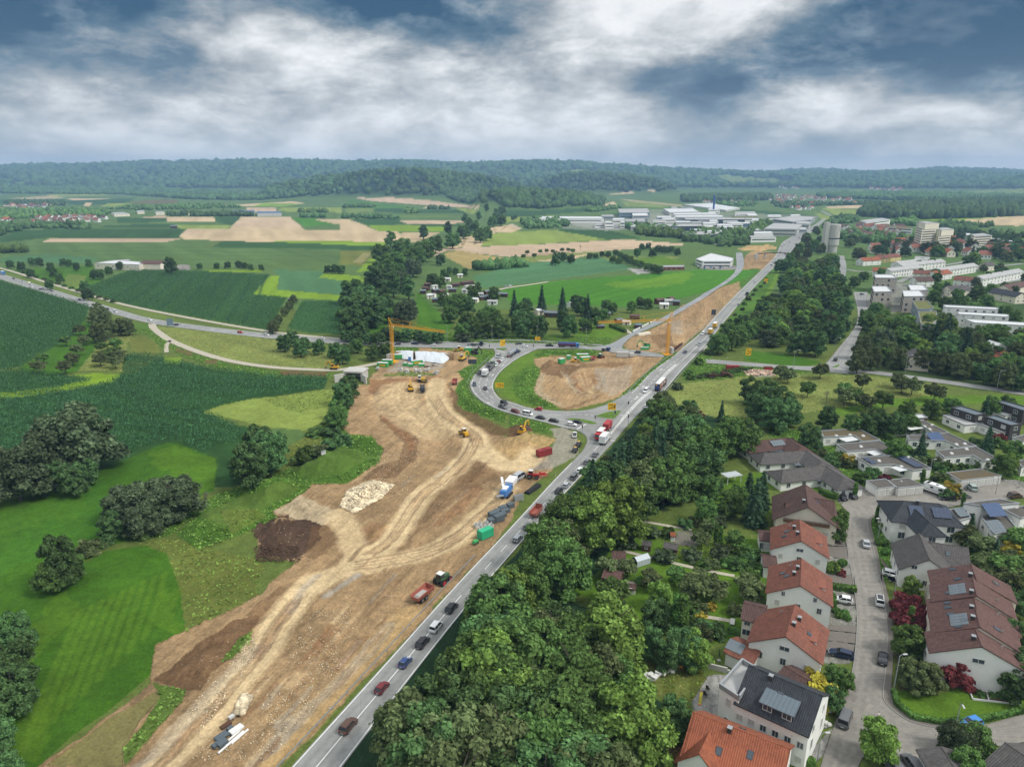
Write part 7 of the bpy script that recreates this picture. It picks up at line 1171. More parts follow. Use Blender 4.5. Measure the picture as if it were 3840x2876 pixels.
for k,(s,x,y,st,c,lab)in enumerate((('M1',88,150,'saloon','black','black car farthest up the federal road behind the blue lorry'),('M1',147,170,'hatch','silver','silver car between the black car and the trailer'),('M1',207,202,'estate','white','white estate car below the car with trailer'),('M1',262,218,'estate','grey','grey estate car in the pair on the federal road'),('M1',285,214,'hatch','silver','silver hatchback of the pair on the federal road'),('M1',338,232,'saloon','grey','grey saloon alone on the federal road'),('M1',487,291,'mini','white','white people carrier beside the blue car'),('M1',517,288,'hatch','blue','blue car beside the white people carrier'),('M1',552,315,'hatch','silver','silver car next to the roadside clump'),('M1',695,348,'saloon','black','black car emerging from the roadside clump'),('M1',750,367,'mini','white','white van past the roadside clump'),('M1',972,420,'estate','white','white car at the mouth of the gravel track'),('M1',1140,450,'estate','grey','dark estate car beside the blue sign board'),('M1',1557,500,'hatch','red','bright red car on the federal road'),('M1',1728,516,'hatch','white','white hatchback behind the bright red car'),('M1',2085,540,'saloon','white','white saloon beside the tree row'),('M2',55,550,'saloon','black','black saloon on the federal road by the first lamp'),('M2',187,556,'saloon','dred','dark red saloon on the federal road'),('M2',365,577,'mini','grey','grey people carrier behind the tower crane'),('M2',470,562,'estate','silver','silver estate car beside the navy car'),('M2',478,574,'saloon','navy','navy car beside the silver estate'),('M2',597,584,'hatch','white','white car above the site exit'),('M2',835,580,'hatch','silver','silver car behind the skip lorry'),('M2',912,570,'saloon','silver','silver saloon ahead of the skip lorry'),('M2',1150,574,'estate','grey','grey estate car between the yellow signs'),('M2',1187,592,'suv','white','white off-roader beside the grey estate'),('M2',1350,586,'pickup','black','black pickup behind the blue tanker'),('M2',1918,632,'mini','grey','grey people carrier at the green excavator'))):p,a=on_lr(s,x,y);car(st,c,p,a+(0 if k%3 else PI),lab,None,s=='M2')
RAC=[a_.lerp(b_,.4)for a_,b_ in zip(ro,ri)]
def on_ra(s,x,y):p=g(s,x,y);return Vector((p.x,p.y,.075)),near_dir(RAC,p)
for s,x,y,st,c,d,lab in(('E3',2073,490,'van','silver',0,'silver van at the top of the loop'),('E3',2135,545,'saloon','white',0,'white saloon behind the silver tanker'),('E3',2073,590,'suv','dred',0,'dark red car between two white cars on the loop'),('E3',2035,628,'suv','white',0,'white car beside the grey tipper lorry'),('E3',1898,615,'estate','grey',0,'grey estate car at the loop guard rail'),('E3',1755,762,'suv','black',0,'black car beside the white box lorry'),('E3',1675,958,'estate','navy',0,'navy estate car low on the loop outer lane'),('E3',1858,1016,'saloon','black',1,'black saloon with lit tail lights between the arrows'),('E3',2170,1262,'suv','black',0,'black car above the grey pickup'),('E3',2150,1328,'pickup','grey',0,'grey pickup on the outer lane of the loop'),('M2',1148,624,'saloon','black',1,'black car in front of the silver tanker'),('Q3',30,200,'estate','dred',0,'dark red estate car behind the grey pickup'),('Q3',135,222,'van','white',0,'white van with open side between red and black car'),('Q3',228,180,'hatch','red',1,'bright red hatchback on the inner lane of the loop'),('Q3',248,255,'saloon','black',0,'black saloon behind the white van'),('Q3',363,282,'estate','black',0,'black estate car at the end of the guard rail'),('Q3',515,312,'estate','white',0,'white estate car waiting at the stop line'),('Q3',565,292,'saloon','black',0,'black saloon waiting beside the white estate')):p,a=on_ra(s,x,y);car(st,c,p,a+(PI if d else 0),lab,None,True,'lit tail' in lab)
for s,x,y,x2,y2,st,c,lab in(('Q4',843,1345,830,1280,'saloon','silver','silver saloon driving along the residential street'),('Q4',640,940,610,900,'estate','black','black estate car parked beside the hedge'),('Q4',715,928,670,895,'estate','black','second black estate car parked nearer the garages'),('Q4',1550,955,1480,950,'saloon','black','long black coupe parked at the street edge'),('Q4',1690,938,1750,930,'saloon','grey','dark saloon parked behind the black coupe'),('Q4',2130,932,2190,925,'suv','brown','dark brown car at the end of the upper street'),('Q4',1755,862,1720,830,'suv','mint','mint-green off-roader with white roof at the mossy garages'),('Q4',1075,1612,1150,1630,'estate','white','white estate car on the drive of the grey-roofed house'),('B4',645,232,580,220,'hatch','white','white car parked beside the gravel bed'),('B4',958,240,950,180,'mini','white','white van with dark roof driving up the street'),('B4',988,735,995,680,'saloon','black','black car parked at the pavement'),('B4',630,700,560,680,'estate','navy','dark blue estate car on the lowest driveway'),('B4',662,1260,690,1180,'van','grey','large dark van parked beside the white house'),('B4',1750,1300,1680,1320,'hatch','sky','bright blue car parked below the corner lawn'),('B4',1085,1665,1040,1610,'estate','grey','grey car parked beside the planted corner'),('B4',1240,1655,1200,1600,'suv','grey','dark car parked next to the grey one at the corner'),('Q3',540,405,545,360,'pickup','white','white pickup parked on the dirt yard'),('Q3',575,485,590,455,'suv','black','black car with yellow markings parked on the dirt yard'),('Q3',545,535,565,500,'suv','black','second black car with yellow markings on the dirt yard'),('M3',990,680,1010,660,'suv','black','black car turning at the side street island'),('M3',1160,360,1165,330,'van','black','black van going up the side street'),('M3',1160,252,1180,250,'saloon','navy','navy car parked at the grey apartment cubes'),('M2',1095,197,1120,195,'hatch','white','white car on the track beside the green crop'),('M2',1065,203,1090,200,'hatch','silver','silver car on the track beside the green crop'),('M2',1530,357,1550,350,'hatch','white','white car parked under the tall spruces')):
 p=g(s,x,y);o=car(st,c,(p.x,p.y,.075 if s[0]in 'QB' else .08),ang(p,g(s,x2,y2)),lab,sc=1.12 if s in('Q4','B4')else 1.0)
 if 'yellow markings' in lab:MB().box((.2,0,1.70),(1.1,1.0,.05)).obj('roof_panel',CP_['yellow'],o);MB().box((1.75,0,.92),(.6,1.0,.06),ry=.2).obj('bonnet_panel',CP_['yellow'],o)
 if 'dark roof' in lab:MB().box((-.6,0,1.835),(2.0,1.2,.03)).obj('roof_panel',CGL,o)
for k in range(20):
 x,y=1222+(k%12)*20,446+(k//12)*9+(k%3);p=g('I',x,y);c=('white','silver','black','white','sky')[k%5];car(('hatch','suv','estate')[k%3],c,(p.x,p.y,.06),1.3+.1*(k%2),f'{ {"sky": "blue"}.get(c, c)} car parked in front of the car dealership',f'{c} cars at the dealership',False)
def lorry(label,p,rz,cab='white',box='white',L_=8.0,H=3.6,kind='box',name='lorry',group=None,boxm=None,sc=1.0):
 t=thing(name,label,'lorry',p,rz,group,sc);W2=1.25;cl=2.1;h=L_/2;cm=CP_[cab];xf=h
 m=MB();m.prism([(xf-cl,.6),(xf,.6),(xf,1.6),(xf-.25,2.75 if H>2.8 else 2.4),(xf-.7,2.95 if H>2.8 else 2.5),(xf-cl,2.95 if H>2.8 else 2.5)],-W2+.03,W2-.03,axis='y');m.obj('cab',cm,t);MB().add or None
 g_=MB();g_.prism([(xf+.015,1.62),(xf-.235,2.7 if H>2.8 else 2.35),(xf-.27,2.7 if H>2.8 else 2.35),(xf-.05,1.62)],-1.05,1.05,axis='y');[g_.box((xf-1.0,s*(W2-.02),2.05),(.9,.04,.7))for s in(-1,1)];g_.obj('window',CGL,t)
 MB().box((-.2,0,.78),(L_-.5,.9,.25)).obj('chassis',BLACK,t);m=MB();[m.box((xf+.02,s*.9,.85),(.08,.4,.22))for s in(-1,1)];m.obj('headlight',HEAD,t)
 bm2=boxm or CP_[box];bl=L_-cl-.35;bx=-h+bl/2
 if kind=='box':MB().box((bx,0,(H+1.0)/2),(bl,2.5,H-1.0)).obj('cargo_box',bm2,t);MB().box((bx,0,H+.015),(bl-.1,2.4,.03)).obj('box_roof',WHITE,t)
 elif kind=='tank':
  m=MB();m.tube((-h,0,2.1),(-h+bl,0,2.1),1.15,n=20);o=m.obj('tank',bm2,t,smooth=False);mm=MB();[mm.tube((-h+bl*k/5,0,2.1),(-h+bl*k/5+.1,0,2.1),1.18,n=20)for k in range(1,5)];mm.obj('tank_band',METAL,t)
 elif kind=='tip':
  m=MB();z0,z1=1.05,H-.4;[m.box(c,d)for c,d in(((bx,1.2,(z0+z1)/2),(bl,.1,z1-z0)),((bx,-1.2,(z0+z1)/2),(bl,.1,z1-z0)),((bx,0,z0),(bl,2.3,.1)),((-h+.05,0,(z0+z1)/2-.1),(.1,2.3,z1-z0-.2)),((-h+bl-.05,0,(z0+z1)/2+.1),(.1,2.3,z1-z0+.2)))];m.obj('tipper_body',bm2,t);MB().box((bx,0,z0+.4),(bl-.3,2.2,.7),top=(.8,.8)).obj('load',mat('load_gravel',lin(150,142,130),.95,.2,2,.5),t)
 elif kind=='flat':MB().box((bx,0,1.1),(bl,2.3,.15)).obj('load_bed',BLACK,t)
 elif kind=='skip':m=MB();m.bar((-h,0,1.2),(-h+bl,0,1.3),.5,.2);m.bar((-h+.3,0,1.2),(-h+1.6,0,3.6),.3);m.bar((-h+1.6,0,3.6),(-h+2.6,0,3.9),.25);m.obj('hook_arm',BLACK,t)
 wheels(t,(xf-1.1,-h+1.2)+((-h+2.5,)if L_>7 else()),1.08,.5,.34);return t
def trailer_body(t,L_,H,mt,x0,sides=None,rims=True):
 MB().box((x0-L_/2,0,(H+1.1)/2),(L_,2.5,H-1.1)).obj('trailer_box',mt,t);MB().box((x0-L_/2,0,H+.015),(L_-.1,2.42,.03)).obj('trailer_roof',WHITE,t);MB().box((x0-L_/2,0,.95),(L_-.3,.9,.25)).obj('chassis',BLACK,t)
def text(s,parent,size,loc,rot,mt,name='lettering',ext=.01):
 cu=bpy.data.curves.new(name,'FONT');cu.body=s;cu.size=size;cu.align_x='CENTER';cu.align_y='CENTER';cu.extrude=ext;tmp=bpy.data.objects.new('t',cu);link(tmp);dg=bpy.context.evaluated_depsgraph_get();me_=bpy.data.meshes.new_from_object(tmp.evaluated_get(dg));bpy.data.objects.remove(tmp);me_.materials.clear();me_.materials.append(mt);return ob(name,me_,parent,loc,rot)
p,a=on_hw('E5',1345,1480);sl_=lorry('articulated lorry with dark red sides, white roof and blue rear',p+Vector((math.cos(a)*5.5,math.sin(a)*5.5,0)),a,'navy','dred',6.0,3.9,'none','articulated_lorry');trailer_body(sl_,13.4,4.0,CP_['dred'],1.0);wheels(sl_,(-9.2,-10.5,-11.8),1.08,.5,.34);MB().box((-12.42,0,2.55),(.06,2.44,2.8)).obj('rear_door',CP_['blue'],sl_);MB().box((-12.46,.5,3.3),(.03,.8,.7)).obj('emblem',CP_['yellow'],sl_)
for s in(-1,1):[MB().box((x,s*1.262,2.8),(3.6,.03,.9)).obj('lettering_band',WALL['pale'],sl_)for x in(-7.4,-2.4)];MB().box((-10.9,s*1.262,2.7),(1.2,.03,1.2)).obj('emblem',CP_['yellow'],sl_)
p,a=on_hw('Q3',800,455);lb=lorry('white box lorry at the head of the queue',p,a,'white','white',9.0,3.8);[MB().box((-2.2,s*1.262,2.5),(2.6,.03,.45)).obj('lettering_band',CP_['sky'],lb)for s in(-1,1)]
p,a=on_hw('Q3',760,420);rl=lorry('red skip lorry with a red container coming down the junction',p,a+PI,'red','red',8.2,3.3,'box',boxm=mat('skip_red',lin(190,52,54),.6,.1,.8));rt2=thing('skip_trailer','red container on a drawbar trailer behind the red lorry','trailer',p+Vector((math.cos(a)*9.8,math.sin(a)*9.8,0)),a+PI);MB().box((0,0,2.15),(6.4,2.45,2.3),top=(1,1)).obj('skip',mat('skip_red2',lin(176,66,66),.65,.12,.8),rt2);MB().box((0,0,.85),(6.8,1.0,.2)).obj('chassis',BLACK,rt2);wheels(rt2,(-1.8,1.8),1.05,.48,.32);m=MB();m.bar((3.3,0,.8),(5.2,0,.8),.15);m.obj('drawbar',BLACK,rt2)
for k in range(9):MB().box((-2.9+.72*k,-1.26,2.1),(.1,.08,2.1)).obj('rib',rt2.children[0].data.materials[0],rt2)
p,a=on_hw('Q3',205,1090);dt=thing('tipper_trailer','red tipper trailer in the queue under the leaning tree','trailer',p,a);m=MB();[m.box(c,d)for c,d in(((0,1.15,1.7),(5.5,.1,1.3)),((0,-1.15,1.7),(5.5,.1,1.3)),((0,0,1.1),(5.5,2.3,.1)),((2.7,0,2.0),(.1,2.3,1.9)),((-2.7,0,1.5),(.1,2.3,.9)))];m.obj('tipper_body',CP_['rust'],dt);wheels(dt,(-.9,.5),1.0,.55,.4);MB().bar((2.7,0,.8),(4.5,0,.7),.2).obj('drawbar',CP_['rust'],dt)
for s,x,y,cab,box,L_,H,kind,d,lab in(('M3',180,505,'yellow','yellow',8.5,3.8,'box',0,'yellow post lorry on the upper highway'),('M3',415,255,'navy','grey',7,2.6,'flat',0,'dark blue flatbed on the upper highway'),('M3',617,40,'white','white',8,3.6,'box',0,'small white lorry below the footbridge')):p,a=on_hw(s,x,y);lorry(lab,p,a+(PI if d else 0),cab,box,L_,H,kind)
p,a=on_hw('M3',205,470);yt=thing('post_trailer','yellow swap-body trailer in front of the yellow post lorry','trailer',p+Vector((math.cos(a)*2,math.sin(a)*2,0)),a);trailer_body(yt,7.5,3.8,CP_['yellow'],3.7);wheels(yt,(-2,2),1.08,.5,.34)
p,a=on_lr('M1',20,122);lorry('blue lorry at the far end of the federal road',p,a,'sky','sky',10,3.8);p,a=on_lr('M1',200,187);car('estate','silver',p,a,'silver estate car towing a small box trailer',near=False);ct=thing('box_trailer','small beige box trailer behind the silver estate','trailer',p-Vector((math.cos(a)*4.6,math.sin(a)*4.6,0)),a);MB().box((0,0,1.4),(3.6,1.9,1.9)).obj('trailer_box',WALL['cream'],ct);wheels(ct,(0,),.9,.33,.2)
p,a=on_lr('M2',880,583);lorry('dark blue skip lorry with raised hook arm',p,a,'navy','navy',7.6,3,'skip');p,a=on_lr('M2',1440,592);tk=lorry('blue tanker lorry with red stripe on the federal road',p+Vector((math.cos(a)*6,math.sin(a)*6,0)),a,'sky','sky',6,3.8,'none','tanker_lorry');m=MB();m.tube((-10.3,0,2.2),(1.0,0,2.2),1.2,n=20);m.obj('tank',CP_['blue'],tk);[MB().box((-4.6,s*1.2,2.15),(11,.06,.28)).obj('tank_stripe',CP_['red'],tk)for s in(-1,1)];MB().box((-4.6,0,.95),(11,.9,.25)).obj('chassis',BLACK,tk);wheels(tk,(-6.6,-7.9,-9.2),1.08,.5,.34)
p,a=on_lr('M2',1713,616);lorry('small blue flatbed van at the new road mouth',p,a,'blue','grey',5.8,2.4,'flat',sc=.95)
p,a=on_ra('M2',1120,628);d_=ang(g('M2',1070,660),g('M2',1125,622));st_=lorry('silver tanker lorry with blue cab entering the loop',Vector((*g('M2',1120,636)[:2],.075)),d_,'blue','silver',6,3.8,'none','tanker_lorry');m=MB();m.tube((-9.8,0,2.25),(1.0,0,2.25),1.2,n=22);m.obj('tank',mat('polished_tank',(.55,.56,.58),.2,.04,.5,metal=.8),st_,smooth=False);MB().box((-4.4,0,.95),(10.6,.9,.25)).obj('chassis',BLACK,st_);wheels(st_,(-6.6,-7.9,-9.2),1.08,.5,.34);MB().box((-9.9,0,.9),(.1,2.3,.35)).obj('rear_bumper',CP_['red'],st_)
p,a=on_ra('E3',1855,790);gl=lorry('white parcel box lorry with dark blue lettering on the loop',p,a+PI,'white','white',7.2,3.7);text('GLS',gl,1.1,(-3.64,0,2.3),(PI/2,0,-PI/2),CP_['navy']);text('GLS',gl,1.1,(-1.4,-1.263,2.4),(PI/2,0,0),CP_['navy']);text('GLS',gl,1.1,(-1.4,1.263,2.4),(PI/2,0,PI),CP_['navy'])
p,a=on_ra('E3',1960,660);lorry('grey-green tipper lorry loaded with gravel on the loop',p,a+PI,'tgreen','grey',7.4,3.0,'tip');p,a=on_ra('E3',1915,710);tt=thing('tipper_trailer','grey tipper trailer behind the grey-green tipper lorry','trailer',p,a+PI);m=MB();[m.box(c,d)for c,d in(((0,1.15,1.7),(4.6,.1,1.2)),((0,-1.15,1.7),(4.6,.1,1.2)),((0,0,1.15),(4.6,2.3,.1)),((2.25,0,1.7),(.1,2.3,1.2)),((-2.25,0,1.7),(.1,2.3,1.2)))];m.obj('tipper_body',CP_['grey'],tt);wheels(tt,(-1.3,1.3),1.05,.48,.32)
mh=thing('motorhome','white motorhome parked beside the white garages','motorhome',(*g('Q4',1425,895)[:2],.06),ang(g('Q4',1500,905),g('Q4',1370,860)),None,1.1);MB().box((-.6,0,1.85),(5.6,2.25,2.3)).obj('living_box',CP_['white'],mh);m=MB();m.prism([(2.2,.55),(3.5,.55),(3.5,1.2),(2.9,1.5),(2.3,2.3),(2.2,2.3)],-1.0,1.0,axis='y');m.obj('cab',CP_['white'],mh);m=MB();m.prism([(2.95,1.5),(2.42,2.2),(2.38,2.2),(2.9,1.48)],-.9,.9,axis='y');m.obj('windscreen',CGL,mh);MB().box((2.0,0,2.65),(1.6,2.2,.7),top=(.8,.95)).obj('alcove',CP_['white'],mh);[MB().box((x,s*1.13,2.1),(.9,.03,.55)).obj('window',CGL,mh)for x in(-2.2,.2)for s in(-1,1)];[MB().box((-.6,s*1.131,1.35),(5.0,.02,.12)).obj('side_stripe',CP_['grey'],mh)for s in(-1,1)];MB().box((-.8,0,3.05),(.7,.7,.12)).obj('roof_hatch',CGL,mh);wheels(mh,(-1.9,2.6),1.0,.36,.24)
YEL=mat('machine_yellow',(.60,.33,.02),.5,.08,1);LIE=mat('machine_pale_yellow',(.62,.40,.05),.5,.08,1);STEEL=mat('worn_steel',lin(112,106,98),.6,.15,1.5,metal=.3);GRN=mat('container_green',(.06,.36,.10),.55,.1,.6)
def tracks(t,L_,gauge,r=.45,w=.6):
 for s in(-1,1):
  m=MB();n=10;prof=[(math.cos(PI/2+PI*k/n)*r-L_/2+r,math.sin(PI/2+PI*k/n)*r+r)for k in range(n+1)]+[(math.cos(-PI/2+PI*k/n)*r+L_/2-r,math.sin(-PI/2+PI*k/n)*r+r)for k in range(n+1)];m.prism(prof,s*gauge/2-w/2,s*gauge/2+w/2,axis='y');tr=m.obj('track',BLACK,t);pad=MB().box((0,0,0),(.12,w+.04,.05)).mesh('track_pad',[STEEL]);[ob('track_pad',pad,tr,(-L_/2+r+(L_-2*r)*k/6,s*gauge/2,2*r+.02))for k in range(7)]
def cabin(t,c,d,mt):
 x,y,z=c;MB().box(c,d,top=(.92,.92)).obj('cab',mt,t);m=MB();m.box((x,y,z+d[2]*.12),(d[0]*1.0,d[1]*.8,d[2]*.55));m.box((x,y,z+d[2]*.12),(d[0]*.8,d[1]*1.0,d[2]*.55));m.obj('window',CGL,t);MB().box((x,y,z+d[2]/2+.06),(d[0]*1.02,d[1]*1.02,.1)).obj('cab_roof',WHITE,t)
def excavator(label,p,rz,mt,turn=0.0,reach=1.0,wheeled=False,cabm=None,low=False):
 t=thing('excavator',label,'excavator',p,rz)
 if wheeled:MB().box((0,0,.8),(4.2,1.4,.5)).obj('undercarriage',mt,t);wheels(t,(-1.4,1.4),1.1,.55,.5)
 else:tracks(t,4.2,2.4)
 R_=lambda v:Matrix.Rotation(turn,3,'Z')@Vector(v)
 m=MB();m.box((-.7,0,1.75),(3.4,2.6,1.2),top=(.95,.95));m.box((-2.2,0,1.7),(.7,2.5,1.3),top=(.8,.9));h_=m.obj('engine_house',mt,t);h_.rotation_euler.z=turn;MB().box((-1.2,0,2.42),(1.6,2.0,.2)).obj('grille',BLACK,h_)
 c=MB();c.box((.55,.75,2.35),(1.6,1.05,1.7),top=(.85,.95));co=c.obj('cab',cabm or mt,t);co.rotation_euler.z=turn;w_=MB();w_.box((.6,.75,2.55),(1.62,.8,1.0));w_.box((.5,.75,2.55),(1.2,1.08,1.0));w_.obj('window',CGL,co)
 e1=(1.0,-.2,1.8);e2=(3.4*reach,-.2,4.6);e3=(6.0*reach,-.2,4.2 if not low else 2.6);e4=(6.6*reach,-.2,1.6 if not low else .6)
 m=MB();m.bar(e1,e2,.4,.55);m.bar(e2,e3,.38,.5);b=m.obj('boom',mt,t);b.rotation_euler.z=turn;m=MB();m.bar(e3,e4,.32,.42);b2=m.obj('stick',mt,t);b2.rotation_euler.z=turn;m=MB();m.bar((1.6,-.2,1.6),(2.6*reach,-.2,3.2),.16);m.bar((3.2*reach,-.2,4.9),(5.4*reach,-.2,4.7),.14);b3=m.obj('cylinder',METAL,t);b3.rotation_euler.z=turn
 m=MB();x,z=e4[0],e4[2];m.prism([(x-.1,z+.1),(x+.5,z-.1),(x+.5,z-.7),(x-.1,z-1.1),(x-.7,z-.9),(x-.3,z-.5)],-.85,.45,axis='y');b4=m.obj('bucket',STEEL,t);b4.rotation_euler.z=turn;return t
excavator('yellow tracked excavator digging in the pit beside the dump lorry',gp('E3',618,1040),ang(gp('E3',618,1040),gp('E3',600,900)),YEL);excavator('yellow tracked excavator scooping earth at the bank below the loop',gp('Q3',90,385),ang(gp('Q3',90,385),gp('Q3',190,300)),YEL);excavator('pale yellow excavator with white cab beside the tarpaulin slope',gp('E3',1480,535),ang(gp('E3',1480,535),gp('E3',1640,470)),LIE,cabm=WHITE);excavator('small yellow excavator on the gravel track above the maize',gp('M1',2165,735),PI,YEL,reach=.7);excavator('green excavator with black boom beside the second crane',(*g('E5',1130,850)[:2],.1),PI,GRN,reach=.85,wheeled=True);excavator('dark and yellow excavator behind the pale yellow one',gp('E3',1690,440),.3,BLACK,reach=.6,wheeled=True,low=True)
dz=thing('bulldozer','white and yellow bulldozer on the red earth of the pit','bulldozer',gp('E3',800,890),.05);tracks(dz,4.4,2.2,.55,.6);MB().box((.7,0,1.7),(2.6,1.5,1.1),top=(.95,.85)).obj('engine_hood',LIE,dz);cabin(dz,(-1.0,0,2.3),(1.6,1.6,1.7),WHITE);m=MB();m.prism([(2.6,.15),(3.0,.15),(2.8,.8),(3.0,1.5),(2.65,1.4)],-1.8,1.8,axis='y');m.obj('blade',STEEL,dz);m=MB();[m.bar((0,s*1.5,.7),(2.7,s*1.5,.6),.2)for s in(-1,1)];m.obj('push_arm',LIE,dz);m=MB();m.bar((-2.2,0,1.2),(-3.0,0,.6),.3);m.obj('ripper',STEEL,dz)
def roller(label,p,rz,sc=1.0):
 t=thing('road_roller',label,'roller',p,rz,None,sc);MB().tube((1.9,-1.05,.78),(1.9,1.05,.78),.78,n=22).obj('drum',STEEL,t);m=MB();[m.bar((.6,s*1.15,.9),(2.7,s*1.15,.9),.2,.35)for s in(-1,1)];m.box((2.75,0,.9),(.25,2.5,.3));m.obj('drum_frame',YEL,t);MB().box((-1.5,0,1.35),(2.2,1.7,1.1),top=(.85,.9)).obj('engine_hood',YEL,t);cabin(t,(-.1,0,1.95),(1.3,1.5,1.9),YEL);a_,b_=wheel_meshes(.72,.5)
 for s in(-1,1):o=ob('wheel',a_,t,(-1.4,s*.95,.72));ob('rim',MB().tube((0,-.27,0),(0,.27,0),.38,n=12).mesh('rim',[YEL]),o)
 return t
roller('yellow single-drum roller on the haul road of the earthworks',gp('Q2',1795,400),ang(gp('Q2',1810,410),gp('Q2',1770,385)),1.1);roller('yellow single-drum roller beside the green container at the federal road',gp('E3',1420,385),PI,1.1);roller('yellow roller among the containers inside the loop',gp('E4',1505,480),.1)
def tractor(label,p,rz,body,hub,sc=1.0):
 t=thing('tractor',label,'tractor',p,rz,None,sc);MB().box((1.1,0,1.35),(2.0,.95,.85),top=(.95,.85)).obj('bonnet',body,t);MB().box((-.2,0,.95),(3.6,.6,.5)).obj('chassis',BLACK,t);cabin(t,(-.75,0,2.05),(1.5,1.5,1.7),body);MB().tube((.9,.5,1.6),(.9,.5,2.9),.06,n=6).obj('exhaust',BLACK,t)
 for x,r,w,y in((-1.0,.9,.6,1.05),(1.5,.68,.48,.95)):
  a_,_=wheel_meshes(r,w)
  for s in(-1,1):o=ob('wheel',a_,t,(x,s*y,r));ob('rim',MB().tube((0,-w/2-.02,0),(0,w/2+.02,0),r*.55,n=14).mesh('rim',[hub]),o);
 m=MB();[m.box((-1.0,s*1.0,1.88),(1.3,.5,.08))for s in(-1,1)];m.obj('mudguard',body,t);return t
def dump_trailer(label,p,rz,load=True,sc=1.0):
 t=thing('dump_trailer',label,'trailer',p,rz,None,sc);m=MB()
 for s in(-1,1):m.add([(-2.7,s*1.0,1.0),(2.5,s*1.0,1.0),(2.7,s*1.3,2.3),(-2.9,s*1.3,2.0),(-2.7,s*.9,1.0),(2.5,s*.9,1.0),(2.7,s*1.2,2.3),(-2.9,s*1.2,2.0)],[(0,1,2,3),(7,6,5,4),(3,2,6,7),(0,3,7,4),(1,2,6,5),(0,1,5,4)])
 m.box((-.1,0,1.0),(5.2,2.0,.12));m.box((2.6,0,1.7),(.12,2.4,1.4));m.obj('tipper_body',CP_['rust'],t);MB().box((-2.8,0,1.35),(.1,2.2,.7)).obj('tailgate',CP_['rust'],t)
 if load:MB().box((-.6,0,1.4),(3.8,1.9,.7),top=(.7,.6)).obj('load',mat('load_stone',lin(176,172,164),.95,.2,2.5,.6),t)
 MB().bar((2.6,0,.8),(4.4,0,.75),.22).obj('drawbar',CP_['rust'],t);wheels(t,(-1.5,-.1),1.0,.6,.5,True);return t
p=gp('B2',1440,200);a=ang(gp('B2',1400,225),gp('B2',1570,95));dump_trailer('red dump trailer with pale load behind the green tractor',p,a,sc=1.1);tractor('green tractor with red wheels beside the highway',p+Vector((math.cos(a)*7.2,math.sin(a)*7.2,0)),a,CP_['tgreen'],CP_['red'],1.15);p=gp('E4',1735,450);a=ang(gp('E4',1720,450),gp('E4',1820,425));dump_trailer('rusty dump trailer beside the green containers inside the loop',p,a,False);tractor('green tractor parked inside the loop',p+Vector((math.cos(a)*6.8,math.sin(a)*6.8,0)),a,CP_['tgreen'],CP_['red']);tractor('red tractor with red implement beside the pipes',gp('Q3',180,765),-.2,CP_['red'],CP_['grey'],1.0)
rk=thing('stone_rake','red folded implement beside the red tractor','implement',gp('Q3',270,755),.3);m=MB();m.bar((-1.6,0,.9),(1.6,0,.9),.25);[m.bar((x,0,.9),(x+.2,-.6,.1),.1)for x in np.arange(-1.5,1.6,.4)];m.box((0,.3,1.2),(1.6,.8,.6));m.obj('frame',CP_['red'],rk);m=MB();m.box((-1.2,.2,1.6),(.9,.5,.8),top=(.6,.6));m.obj('hopper',CP_['red'],rk)
dump_trailer('empty red dump trailer standing at the haul road bend',gp('E3',1350,930),ang(gp('E3',1340,940),gp('E3',1370,850)),False);lorry('dark dump lorry with earth load beside the digging excavator',gp('E3',815,1050),ang(gp('E3',812,950),gp('E3',818,1080)),'black','grey',7.4,3.1,'tip')
cr=thing('mobile_crusher','blue and white mobile stone crusher with conveyor beside the highway','crusher',gp('Q2',2160,920),ang(gp('Q2',2120,960),gp('Q2',2260,800)));tracks(cr,5,2.6,.5,.5);MB().box((0,0,2.2),(7,2.3,1.9),top=(.95,.9)).obj('engine_housing',CP_['cyan'],cr);m=MB();m.prism([(2.5,2.6),(6.5,2.6),(7.2,4.4),(2.2,4.2)],-1.5,1.5,axis='y');m.obj('feed_hopper',CP_['white'],cr);m=MB();m.bar((-2,0,1.2),(-8,0,3.4),1.0,.4);m.obj('conveyor',CP_['silver'],cr);m=MB();m.bar((1,1.4,2.5),(5,3.6,4.2),.8,.3);m.obj('side_conveyor',CP_['white'],cr);MB().box((-1,0,3.3),(3,1.6,.5)).obj('screen_deck',CP_['white'],cr)
sv_=car('van','silver',gp('Q3',65,770),ang(gp('Q3',30,790),gp('Q3',110,740)),'long silver van parked beside the stone crusher',sc=1.25)
gm=thing('green_compressor','green site generator on wheels beside the green crate stack','generator',gp('Q2',1895,1330),.8,None,.95);MB().box((0,0,.8),(2.0,1.1,.8),top=(.8,.8)).obj('housing',GRN,gm);wheels(gm,(-.5,.5),.6,.35,.2);MB().tube((.3,0,1.1),(.3,0,2.0),.05,n=6).obj('exhaust',BLACK,gm);MB().bar((1.0,0,.5),(1.9,0,.4),.1).obj('drawbar',BLACK,gm)
def lattice(m,a,b,w,n,mi=0,tri=False,t=.1):
 """trussed girder between two points"""
 a=Vector(a);b=Vector(b);q=(b-a).to_track_quat('X','Z');off=[(-w/2,-w/2),(w/2,-w/2),(0,w/2)]if tri else[(-w/2,-w/2),(w/2,-w/2),(w/2,w/2),(-w/2,w/2)]
 P_=[[a.lerp(b,k/n)+q@Vector((0,*o))for o in off]for k in range(n+1)];c=len(off)
 for i in range(c):m.bar(P_[0][i],P_[n][i],t,mi=mi)
 for k in range(n):
  for i in range(c):m.bar(P_[k][i],P_[k+1][(i+1)%c],t*.6,mi=mi);m.bar(P_[k][i],P_[k][(i+1)%c],t*.55,mi=mi)
